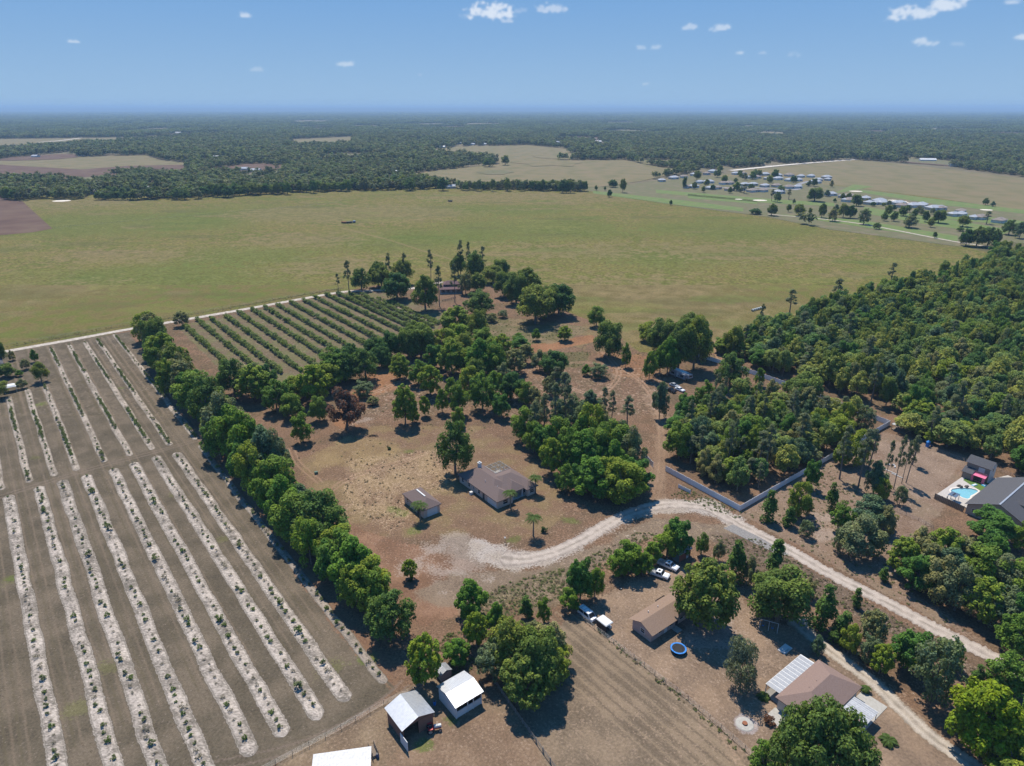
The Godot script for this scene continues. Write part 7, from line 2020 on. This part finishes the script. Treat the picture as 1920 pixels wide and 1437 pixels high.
	plant_all([["pine",-108.6,-417.6,12.9,4.3], ["pine",-101.6,-416.3,21.4,7.7], ["oak",-95.9,-425.7,15.4,15.4], ["oak",-87.1,-435.5,17.8,13.5], ["oak",-83.9,-431.2,15.6,17.1], ["pine",-81.3,-444.2,20.5,6.4], ["oak",-69.6,-403.5,18.7,19.9], ["oak",-71.9,-442.7,17.0,16.7], ["pine",-70.7,-444.2,20.5,6.4], ["broad",-45.1,-314.0,13.5,17.4], ["oak",-49.6,-378.8,22.0,18.5], ["pine",-53.7,-444.2,22.6,6.4], ["pine",-42.5,-387.9,24.3,7.2], ["pine",-34.1,-396.1,23.7,6.7], ["broad",-28.5,-335.0,16.1,19.0], ["oak",-37.4,-467.4,15.6,12.8], ["bright",-25.4,-314.0,13.5,16.0], ["pine",-35.7,-469.1,24.4,6.7], ["grey",-29.0,-416.3,15.5,11.7], ["pine",-30.1,-469.1,23.3,5.2], ["oak",-25.4,-456.3,20.6,18.0], ["oak",-22.2,-421.6,13.3,14.6], ["oak",-16.7,-322.1,17.8,13.7], ["oak",-18.5,-369.1,15.6,20.7], ["pine",-20.6,-474.0,19.1,7.5], ["grey",-11.0,-356.7,5.7,8.3], ["oak",-12.4,-444.2,12.8,19.1], ["oak",-7.7,-459.5,14.3,15.7], ["grey",-5.0,-364.9,4.9,7.2], ["oak",-4.9,-409.8,16.9,15.6], ["oak",2.5,-393.8,19.9,17.1], ["bright",3.2,-322.1,5.0,7.0], ["oak",9.8,-408.5,19.5,20.5], ["oak",12.7,-353.8,22.0,26.1], ["bright",12.0,-324.6,6.4,5.3], ["oak",19.2,-364.9,19.9,19.2], ["oak",26.3,-369.1,20.4,20.7], ["bright",26.1,-324.6,8.3,9.4]], "from the west round the brown farmhouse", "trees round the farmhouse")
	plant_all([["bright",32.3,-276.9,5.2,5.1], ["broad",44.8,-347.9,12.3,10.2], ["grey",37.1,-274.4,7.1,10.6], ["oak",45.1,-300.2,18.6,17.2], ["bright",51.0,-286.8,12.6,5.8], ["broad",67.9,-323.8,11.1,11.9], ["bright",58.6,-271.3,14.7,8.0], ["grey",55.2,-232.4,15.9,7.9], ["bright",64.6,-278.2,15.2,10.8], ["oak",71.0,-306.2,17.9,17.0], ["bright",67.4,-276.3,17.8,10.7], ["oak",73.2,-281.4,23.7,15.8], ["oak",82.6,-306.2,20.7,18.1], ["oak",80.9,-284.8,25.6,15.9], ["oak",87.3,-298.8,19.8,12.3], ["oak",90.0,-261.7,16.6,15.3], ["bright",103.2,-264.6,9.1,5.4], ["oak",112.4,-242.7,14.7,17.9]], "from the west on the lot with the camper", "trees on the camper lot")
	plant_all([["column",72.2,-164.0,9.9,4.8], ["column",77.0,-161.3,6.7,3.6], ["broad",81.3,-166.1,12.8,7.1], ["grey",79.6,-156.2,5.9,4.8], ["grey",84.6,-167.2,5.1,3.7], ["broad",91.3,-181.1,11.4,5.8], ["column",92.1,-169.5,9.2,3.7], ["grey",85.3,-149.5,7.4,4.6], ["pine",102.7,-187.2,18.7,6.4], ["broad",90.5,-159.5,9.5,7.6], ["broad",107.2,-196.1,8.7,7.0], ["broad",111.7,-196.5,13.9,9.4], ["pine",105.9,-181.7,20.1,6.2], ["grey",89.9,-147.4,12.3,13.4], ["pine",114.8,-193.7,14.3,5.8], ["grey",99.5,-161.1,10.3,12.1], ["grey",108.7,-178.0,12.3,7.4], ["broad",109.4,-175.3,8.1,5.3], ["column",91.2,-137.5,4.3,2.6], ["grey",101.6,-158.0,9.3,8.0], ["pine",114.4,-183.0,15.8,3.0], ["pine",116.5,-181.1,18.5,3.3], ["grey",113.6,-172.3,7.3,4.5], ["pine",120.8,-184.6,14.9,2.6], ["pine",122.3,-184.9,16.2,3.6], ["pine",130.6,-196.5,10.8,4.2], ["bright",145.1,-212.6,4.5,4.9]], "from the west between the white fence and pool", "trees on the pool lot")
	plant_all([["broad",97.4,-140.7,11.1,9.3], ["broad",97.4,-134.5,10.8,9.5], ["grey",103.2,-143.9,11.2,9.9], ["grey",102.3,-138.6,11.7,8.7], ["grey",100.0,-130.7,12.9,10.6], ["broad",107.4,-141.7,13.4,11.4], ["grey",105.7,-135.5,11.6,10.0], ["grey",102.5,-127.0,12.7,10.6], ["grey",112.1,-140.7,11.8,10.6], ["broad",112.9,-135.5,12.4,11.6], ["broad",105.9,-123.4,12.5,10.8], ["broad",120.9,-143.9,11.2,9.1], ["broad",128.5,-155.0,10.4,13.2,"round leafy tree against the big slate roofed house"], ["grey",116.8,-133.5,10.8,10.2], ["grey",109.0,-120.9,11.7,10.2], ["broad",106.8,-113.6,10.7,8.9], ["broad",119.9,-131.6,10.7,10.0], ["bright",133.3,-149.7,9.5,8.0], ["broad",111.1,-117.6,12.9,9.9]], "from the west in the grove below the slate roofed house", "grove beyond the drive")
	plant_all([["broad",49.2,-147.9,7.5,4.0], ["oak",42.6,-122.2,18.3,17.1,"big round oak shading the small brown gabled house"], ["grey",53.0,-145.6,6.4,3.6], ["column",54.8,-137.9,11.7,5.0], ["willow",45.7,-104.0,12.2,8.1,"feathery grey-green tree right of the blue rimmed trampoline"], ["grey",57.7,-136.1,8.4,4.3], ["broad",43.5,-84.3,8.9,6.2], ["grey",62.3,-135.5,5.5,3.4], ["column",65.9,-141.1,10.0,4.8], ["oak",60.1,-123.3,14.6,16.4,"big round oak shading the white swing frame"], ["grey",70.3,-131.2,6.0,4.5], ["grey",64.8,-113.2,5.7,3.5], ["giant",51.7,-81.1,20.4,20.4,"huge green tree hiding part of the house with the carport"], ["column",69.5,-121.2,11.7,5.3], ["column",71.5,-116.9,8.8,4.7], ["broad",71.7,-113.6,8.6,4.6], ["column",80.2,-128.2,5.5,2.4], ["grey",74.4,-110.9,7.8,5.7], ["grey",77.8,-116.3,10.1,7.6], ["bright",75.5,-107.9,8.1,5.8], ["broad",82.2,-108.7,11.4,9.1], ["grey",81.9,-101.0,17.5,10.6], ["broad",91.2,-109.9,7.8,5.0], ["column",93.1,-104.5,5.6,2.8], ["lime",84.4,-90.1,16.6,13.8,"big lime green tree beside the sandy side drive"], ["broad",97.4,-102.6,10.9,9.3], ["broad",86.1,-84.5,9.9,9.3], ["broad",89.8,-87.9,16.0,9.0]], "from the west between the sandy drive and wire fence", "trees along the drive")
	plant_all([["bright",-25.2,-138.4,6.3,4.5], ["bright",-17.6,-105.2,13.0,9.0,"bright green tree right behind the white barn roofs"], ["bright",-11.5,-110.9,6.4,6.4], ["bright",-9.3,-124.7,10.4,8.6], ["bright",-7.7,-115.5,10.0,6.3], ["grey",-3.8,-106.6,10.4,8.4], ["bright",-3.5,-119.2,8.8,5.2], ["oak",0.0,-107.9,14.6,10.9], ["oak",2.6,-100.5,12.1,12.6], ["column",3.2,-124.7,6.0,3.2], ["grey",4.6,-115.2,7.9,6.3], ["oak",5.3,-103.7,15.6,11.8], ["bright",7.2,-122.9,7.4,4.2], ["grey",7.8,-110.8,10.7,10.3], ["broad",8.7,-107.0,9.7,7.3], ["bright",13.4,-127.3,6.8,6.3], ["broad",16.1,-130.1,13.6,7.3], ["bright",19.6,-131.0,9.9,5.8], ["bright",26.5,-139.6,7.9,7.3], ["bright",29.4,-141.1,10.0,10.3], ["bright",32.5,-139.6,7.9,6.4], ["bright",35.4,-144.3,7.3,6.3], ["bright",40.2,-147.7,9.6,8.8], ["broad",43.1,-147.7,12.6,8.7]], "from the west between the barns and sandy drive", "trees between barns and drive")
	plant_all([["oak",-205.4,-251.1,8.3,10.1], ["oak",-232.4,-291.6,11.2,6.8], ["oak",-218.4,-274.4,6.6,9.5], ["grey",-230.2,-295.9,5.2,4.1], ["bright",-213.5,-275.6,3.0,3.6], ["grey",-203.0,-261.7,4.5,4.9], ["grey",-216.3,-284.1,5.5,5.0], ["bright",-218.5,-293.7,6.2,4.0], ["oak",-200.0,-269.4,9.2,7.8], ["grey",-175.7,-348.9,9.4,10.3]], "from the west at the lane end of the orchard", "trees by the orchard's lane end")
	plant_all([["oak",297.1,-1138.9,16.2,14.6], ["grey",311.9,-1188.9,9.1,8.8], ["oak",287.6,-1042.7,11.6,10.4], ["oak",285.5,-1003.0,8.0,8.6], ["broad",343.5,-1188.6,15.2,14.5], ["broad",331.8,-1107.4,12.1,13.4], ["oak",345.4,-1147.1,7.9,8.0], ["oak",348.2,-1102.2,7.8,8.8], ["broad",314.6,-987.5,13.6,12.1], ["oak",387.0,-1206.8,10.8,11.7], ["broad",383.4,-1190.5,8.3,8.5], ["grey",315.8,-972.5,8.3,8.9], ["grey",375.1,-1143.5,11.8,10.6], ["oak",340.8,-1004.7,8.9,11.1], ["broad",392.0,-1155.4,13.7,13.6], ["broad",407.8,-1193.3,13.8,14.5], ["oak",418.3,-1204.4,11.7,13.2], ["broad",400.9,-1101.7,12.8,11.9], ["grey",408.5,-1121.0,8.1,10.0], ["oak",436.4,-1179.0,12.3,14.6], ["oak",439.8,-1185.1,14.5,13.8], ["broad",367.3,-962.1,11.7,11.5], ["oak",437.9,-1100.8,11.9,13.0], ["grey",438.7,-1047.7,7.2,8.0], ["grey",444.8,-1057.0,8.6,9.4], ["oak",448.0,-1048.3,12.8,11.7], ["grey",413.6,-923.5,9.3,10.2], ["broad",397.7,-863.5,5.8,5.5], ["oak",419.7,-890.5,8.6,8.5], ["oak",422.4,-879.7,10.2,9.9], ["oak",421.9,-861.4,4.7,5.5], ["grey",410.2,-826.9,9.2,8.4], ["grey",430.9,-851.2,7.0,7.1], ["oak",427.3,-827.7,5.9,7.2], ["broad",441.3,-830.4,4.7,5.5], ["grey",449.6,-834.7,6.9,7.0], ["grey",430.3,-786.1,8.0,7.2], ["broad",458.7,-820.7,6.1,5.2], ["oak",442.5,-779.4,8.4,7.7], ["grey",452.4,-774.7,8.4,8.2], ["grey",443.2,-753.0,8.5,7.7], ["grey",460.6,-763.0,7.8,6.7], ["broad",457.7,-747.8,6.4,7.2], ["oak",470.8,-759.7,5.5,5.0]], "from the west among the estate houses", "trees among the estate houses")
	plant_all([["oak",-45.1,-1411.7,17.8,29.6], ["oak",-13.8,-1457.1,20.0,22.5], ["oak",118.0,-989.8,8.0,5.5], ["oak",131.4,-996.5,6.1,4.5], ["oak",127.2,-917.5,10.8,7.9], ["oak",148.1,-1036.2,12.1,16.7], ["oak",152.3,-968.1,19.5,10.8], ["oak",190.3,-838.3,6.8,4.3], ["oak",250.2,-1024.2,17.4,8.8], ["oak",261.5,-1012.5,10.6,9.7], ["oak",262.7,-968.1,9.2,7.3], ["oak",377.2,-1290.6,12.3,12.3], ["oak",296.3,-957.5,9.4,7.8], ["pine",315.7,-957.5,12.9,12.1], ["oak",267.0,-762.9,6.9,15.6], ["oak",280.8,-752.2,13.5,13.5], ["pine",323.6,-873.6,14.8,8.0], ["oak",327.2,-864.9,13.6,10.6], ["oak",309.3,-779.5,9.1,6.8], ["pine",351.4,-891.4,12.9,9.1], ["grey",341.6,-848.1,6.7,4.7], ["oak",308.7,-749.6,13.3,14.6], ["oak",326.5,-762.9,7.4,5.5], ["oak",376.9,-873.6,18.0,24.9], ["oak",328.2,-736.7,15.8,10.6], ["grey",469.6,-1038.6,10.6,7.9], ["grey",328.9,-712.2,15.0,13.5], ["grey",363.4,-782.3,8.8,8.0], ["oak",350.9,-736.7,15.5,13.2], ["oak",357.3,-734.2,14.9,13.2], ["oak",408.8,-830.3,14.4,16.5], ["grey",351.0,-691.5,17.7,14.9], ["oak",350.4,-663.4,6.7,8.9], ["oak",383.1,-714.6,9.3,7.7], ["oak",405.0,-749.6,12.4,10.0], ["oak",392.2,-712.2,10.6,8.8], ["oak",421.4,-749.6,11.4,13.1], ["grey",385.7,-671.8,13.9,18.0], ["oak",426.8,-736.7,10.3,7.9], ["oak",421.3,-707.5,12.4,8.7], ["oak",407.7,-673.9,9.0,7.6], ["oak",378.2,-615.0,6.0,4.5], ["oak",430.9,-700.5,14.3,16.6], ["oak",423.3,-651.1,4.1,8.4], ["oak",441.9,-678.2,11.3,14.0], ["oak",383.0,-577.6,15.9,13.5], ["oak",390.0,-574.4,17.8,16.5], ["oak",567.3,-838.3,8.9,8.5], ["pine",475.2,-693.7,12.6,10.0], ["oak",399.0,-574.4,17.4,15.0], ["grey",566.5,-824.0,6.9,7.1], ["oak",410.3,-582.4,14.4,10.6], ["oak",455.6,-631.6,14.5,14.7], ["grey",452.7,-613.2,15.6,12.7]], "from the west along the green fairways", "trees along the fairways")
	plant_all([["broad",-641.6,-893.4,16.8,15.5], ["broad",-629.7,-889.7,14.6,15.0], ["oak",-658.5,-946.9,10.7,18.8], ["oak",-636.4,-929.5,11.2,13.2], ["oak",-523.2,-888.1,11.0,12.2], ["broad",-546.9,-941.5,8.7,15.8], ["oak",-517.1,-888.1,10.1,12.2], ["oak",-511.0,-888.1,9.3,12.2], ["oak",-542.3,-948.6,11.4,15.7], ["oak",-504.9,-888.1,10.8,12.2], ["oak",-515.7,-914.3,14.8,15.3], ["oak",-498.9,-888.1,11.7,12.2], ["oak",-492.8,-888.1,9.2,12.2], ["oak",-510.5,-923.1,12.6,16.8], ["oak",-486.7,-888.1,11.2,12.2], ["grey",-485.6,-893.2,16.8,14.2], ["oak",-480.6,-888.1,11.3,12.2], ["grey",-476.3,-893.4,14.1,16.4], ["oak",-488.5,-934.6,8.4,16.4], ["oak",-461.4,-896.3,14.5,14.9], ["oak",-459.7,-909.0,15.6,17.0], ["oak",-456.2,-918.4,12.1,15.3], ["grey",-459.0,-944.3,8.9,16.8], ["oak",-425.6,-891.4,15.1,17.6], ["oak",-414.9,-889.7,13.8,17.7], ["broad",-423.7,-928.1,12.6,15.0], ["grey",-402.0,-900.4,14.5,17.3], ["broad",-402.4,-922.2,15.0,18.1], ["oak",-396.4,-929.7,17.6,14.5], ["oak",-384.9,-918.1,17.4,14.5], ["oak",-377.6,-920.3,18.4,17.6], ["oak",-368.3,-912.5,16.1,17.3], ["broad",-367.8,-932.7,18.7,16.2], ["broad",-360.7,-931.4,14.1,14.4], ["oak",-355.4,-937.2,14.5,16.4], ["oak",-351.9,-948.4,15.9,15.7], ["oak",-341.2,-937.6,17.4,17.9], ["oak",-338.6,-948.9,13.3,16.0], ["broad",-331.8,-950.6,16.1,14.3], ["broad",-325.4,-953.6,13.0,18.3], ["oak",-314.8,-946.0,17.7,14.3], ["oak",-311.5,-956.5,16.9,15.8], ["broad",-301.2,-944.9,18.4,13.1], ["oak",-304.1,-977.7,13.9,14.9], ["oak",-293.7,-974.3,16.0,14.2], ["oak",-283.1,-970.6,12.6,16.3], ["broad",-271.5,-961.7,19.1,13.8], ["broad",-269.7,-982.9,15.8,16.5], ["oak",-259.7,-975.2,13.8,14.1], ["broad",-255.6,-985.5,12.4,18.7], ["oak",-248.3,-990.1,12.9,17.0], ["broad",-238.8,-986.7,13.1,18.5], ["broad",-229.9,-983.6,17.4,15.2], ["oak",-225.6,-1006.1,16.8,18.4], ["grey",-226.9,-1036.5,16.4,20.0], ["grey",-208.2,-994.6,21.7,17.8], ["grey",-208.4,-1049.9,16.3,18.2], ["oak",-192.1,-1018.0,16.9,15.5], ["oak",-188.4,-1041.3,13.3,18.2], ["oak",-178.8,-1044.2,14.3,16.6], ["oak",-170.9,-1039.5,16.9,21.9], ["oak",-159.4,-1032.7,17.5,21.1], ["oak",-144.5,-993.5,18.5,20.8], ["oak",-142.0,-1052.0,14.7,21.8], ["oak",-131.5,-1033.5,15.4,15.6], ["oak",-123.6,-1049.0,15.3,17.8], ["oak",-110.9,-1021.9,15.9,15.8], ["oak",-97.5,-993.0,20.2,17.5], ["grey",-71.1,-1000.2,13.7,9.9], ["broad",-65.3,-993.3,12.2,10.3], ["grey",-59.9,-1000.8,15.0,12.2], ["oak",-52.5,-994.2,13.1,11.4], ["grey",-46.1,-984.8,18.0,11.2], ["broad",-40.2,-1001.0,11.6,12.3], ["oak",-34.2,-1001.9,12.3,12.7], ["oak",-26.8,-983.4,17.7,9.9], ["grey",-19.8,-1009.4,11.9,11.5], ["grey",-13.9,-1006.3,10.8,12.8], ["oak",-6.6,-987.6,17.5,13.0], ["grey",0.8,-1007.3,13.9,10.6], ["oak",8.0,-1006.4,11.1,12.7], ["grey",13.4,-984.4,14.6,11.1], ["grey",19.5,-999.2,16.3,11.5], ["broad",26.9,-993.2,14.8,11.3], ["oak",32.5,-996.2,14.3,12.1], ["oak",37.7,-991.4,14.1,13.2], ["oak",43.6,-987.7,16.7,14.1], ["oak",50.7,-992.6,14.4,9.8], ["oak",57.7,-1001.3,15.4,11.2], ["oak",64.1,-1000.7,13.3,13.2], ["oak",68.9,-966.0,19.2,13.3], ["oak",74.9,-965.1,17.4,11.8], ["oak",80.4,-965.6,17.5,12.5], ["grey",88.8,-985.4,14.0,12.3], ["grey",95.2,-982.0,15.6,13.5], ["oak",101.3,-984.8,15.1,12.5]], "from the west in the tree line closing the pasture", "tree line closing the pasture")
	wood([Vector2(53.3, -200.1), Vector2(61.6, -229.1), Vector2(76.2, -240.6), Vector2(92.4, -246.3), Vector2(107.1, -240.6), Vector2(120.6, -233.8), Vector2(130.6, -225.4), Vector2(108.6, -206.2), Vector2(87.7, -190.2), Vector2(68.6, -175.6)], 5.4, 11.0, 9.0, 601, 200, ["forest", "forest", "broad", "grey", "pine"], "%s tree of the small fenced wood", "small wood inside the white fence", "trees of the small wood inside the white fence", [[Vector2(67.4, -174.4), "the fence elbow"], [Vector2(56.7, -200.9), "the gateway ruts"], [Vector2(67.7, -239.6), "the parked cars"], [Vector2(99.7, -255.4), "the back fence"], [Vector2(116.9, -225.4), "the pool lot pines"], [Vector2(89.4, -193.7), "the front fence"], [Vector2(132.5, -225.4), "the far fence corner"]])
	wood([Vector2(98.9, -304.7), Vector2(113.1, -323.8), Vector2(138.8, -339.6), Vector2(164.0, -360.8), Vector2(188.7, -379.9), Vector2(220.3, -403.5), Vector2(246.7, -423.0), Vector2(290.7, -451.7), Vector2(342.1, -493.0), Vector2(379.1, -531.4), Vector2(402.2, -511.6), Vector2(342.0, -406.0), Vector2(161.4, -168.6), Vector2(164.0, -192.3), Vector2(159.5, -195.8), Vector2(151.0, -201.6), Vector2(145.9, -211.3), Vector2(139.5, -220.1), Vector2(144.8, -237.2), Vector2(136.6, -251.1), Vector2(127.2, -256.6), Vector2(118.8, -271.9), Vector2(105.5, -287.5)], 6.9, 12.0, 10.8, 602, 290, ["forest", "forest", "forest", "forest", "grey", "oak", "broad", "pine"], "%s tree of the dense wood", "dense wood beside the pasture", "far trees of the dense wood beside the pasture", [[Vector2(104.4, -307.7), "the camper lot"], [Vector2(133.9, -341.4), "the hay bales"], [Vector2(169.9, -360.8), "the middle pine"], [Vector2(228.0, -406.0), "the east pine"], [Vector2(318.1, -479.1), "the fairway oaks"], [Vector2(122.7, -270.0), "the back fence"], [Vector2(140.3, -225.4), "the garden shelter"], [Vector2(155.3, -197.2), "the pool house"], [Vector2(146.1, -208.5), "the blue slide"], [Vector2(224.7, -279.5), "the picture edge"], [Vector2(180.5, -293.0), "the wood's middle"], [Vector2(162.9, -307.7), "the wood's west part"], [Vector2(239.9, -341.4), "the wood's north part"]])
	for e in [[Vector2(155.5, -369.1), 15.0, 9.0, "west of three"], [Vector2(191.3, -391.4), 16.0, 9.0, "middle of three"], [Vector2(242.8, -429.8), 17.0, 8.0, "east of three"]]:
		plant("pine", e[0].x, e[0].y, e[1], e[2], "tall pine, %s standing out of the dense wood's pasture edge" % e[3], "pines above the dense wood")
	# ---- buildings and things
	main_home()
	garage()
	barns()
	brown_house()
	carport_house()
	pool_lot()
	farmhouse()
	fences()
	vehicles()
	yard_things()
	# ---- far country
	var open := far_country()
	var off := [PackedVector2Array(PASTURE), PackedVector2Array([Vector2(-460, -600), Vector2(460, -600), Vector2(460, -60), Vector2(-460, -60)])]
	off.append(PackedVector2Array([Vector2(81.7, -1084.2), Vector2(155.3, -1084.2), Vector2(237.3, -1169.3), Vector2(383.1, -1347.9), Vector2(772.3, -1621.8), Vector2(855.7, -1451.4), Vector2(868.4, -1046.0), Vector2(461.6, -535.6), Vector2(379.2, -525.3), Vector2(372.6, -568.7), Vector2(269.4, -730.9), Vector2(108.2, -951.5)]))
	far_woods(open, off)

var PASTURE: Array = [Vector2(-262.1, -279.5), Vector2(-714.6, -837.0), Vector2(-617.1, -872.2), Vector2(-607.7, -893.5), Vector2(-522.8, -893.5), Vector2(-480.5, -877.4), Vector2(-430.3, -899.0), Vector2(-396.4, -933.4), Vector2(-241.2, -996.6), Vector2(-194.7, -989.9), Vector2(-92.2, -1017.2), Vector2(103.5, -976.8), Vector2(124.1, -964.0), Vector2(193.0, -844.3), Vector2(272.0, -738.5), Vector2(305.1, -658.2), Vector2(380.0, -573.4), Vector2(369.3, -535.6), Vector2(247.5, -424.3), Vector2(189.2, -381.0), Vector2(138.8, -339.6), Vector2(98.8, -306.2), Vector2(61.1, -307.7), Vector2(48.6, -350.8), Vector2(13.0, -406.0), Vector2(-23.5, -496.6), Vector2(-105.4, -425.7), Vector2(-241.9, -311.6)]

func pasture_layers(s: Soil, near: bool) -> void:
	var gr := Color(0.165, 0.168, 0.058)
	var lush := Color(0.128, 0.150, 0.040)
	var dry := Color(0.225, 0.168, 0.092)
	if near: s.lay(PASTURE, Color(0.195, 0.160, 0.066), 1.2, 0.3, 1.0, Color(0.135, 0.138, 0.040))
	else:
		# woodland floor outside the pasture
		s.lay([Vector2(-974.6, -945.4), Vector2(-641.0, -939.4), Vector2(-249.2, -1031.4), Vector2(-94.7, -1046.0), Vector2(106.9, -1010.3), Vector2(279.5, -1125.2), Vector2(1134.8, -1125.2), Vector2(1600.4, -1604.7), Vector2(-1624.3, -1604.7)], Color(0.13, 0.115, 0.068), 4.0, 0.4, 1.0)
		s.lay([Vector2(199.1, -872.2), Vector2(822.7, -872.2), Vector2(454.8, -462.6), Vector2(386.1, -535.6), Vector2(380.0, -573.4), Vector2(305.8, -659.8), Vector2(273.3, -742.3)], Color(0.14, 0.12, 0.07), 4.0, 0.4, 1.0)
	for e in [[Vector2(20.5, -662.9), 90, 60], [Vector2(-94.1, -605.8), 90, 40], [Vector2(-242.1, -462.6), 80, 40], [Vector2(113.3, -535.6), 70, 35], [Vector2(-406.9, -695.3), 140, 60], [Vector2(-271.2, -770.2), 120, 50], [Vector2(199.6, -662.9), 80, 50], [Vector2(-214.0, -535.6), 60, 28], [Vector2(-36.3, -791.3), 110, 40]]:
		s.lay(circle(e[0], e[1], e[2]), lush, 30.0, 1.6, 0.6)
	for e in [[Vector2(75.9, -432.6), 60, 30], [Vector2(-176.9, -770.2), 130, 70], [Vector2(-188.2, -605.8), 60, 22], [Vector2(101.4, -393.8), 60, 26], [Vector2(-306.3, -535.6), 60, 24], [Vector2(27.8, -915.9), 160, 60], [Vector2(-289.8, -432.6), 40, 18], [Vector2(200.2, -557.2), 90, 30], [Vector2(103.2, -341.4), 50, 26], [Vector2(-125.3, -496.6), 50, 18], [Vector2(66.9, -341.4), 40, 24], [Vector2(43.5, -557.2), 70, 22], [Vector2(-551.1, -861.8), 90, 40]]:
		s.lay(circle(e[0], e[1], e[2]), dry, 24.0, 1.5, 0.65)
	# streaks of greener and drier grass
	var sr := RandomNumberGenerator.new()
	sr.seed = 14
	for n in (160 if near else 420):
		var c := Vector2(sr.randf_range(s.x0, s.x0 + s.w * s.res), sr.randf_range(s.z0, s.z0 + s.h * s.res))
		if not Geometry2D.is_point_in_polygon(c, PackedVector2Array(PASTURE)): continue
		var e := sr.randf_range(8.0, 34.0)
		s.lay(circle(c, e, sr.randf_range(2.5, 7.0) + e * 0.12, 10), [Color(0.12, 0.145, 0.038), Color(0.215, 0.16, 0.09), Color(0.19, 0.18, 0.06), Color(0.13, 0.12, 0.05)][n % 4], 4.0, 1.3, sr.randf_range(0.3, 0.6))
	s.ruts(smooth_line([Vector2(-165.2, -669.1), Vector2(-113.8, -611.1), Vector2(-74.0, -557.2), Vector2(-44.9, -519.4)], 0.6), 0.0, 2.2, Color(0.26, 0.19, 0.11), 0.3, 31)
	s.ruts(smooth_line([Vector2(-244.6, -315.6), Vector2(-203.4, -351.8), Vector2(-110.1, -431.2)], 0.4), 0.0, 1.5, Color(0.10, 0.085, 0.05), 0.7, 32)
	s.litter(PASTURE, 5000 if near else 2000, Color(0.30, 0.25, 0.15), 33, 0.8)
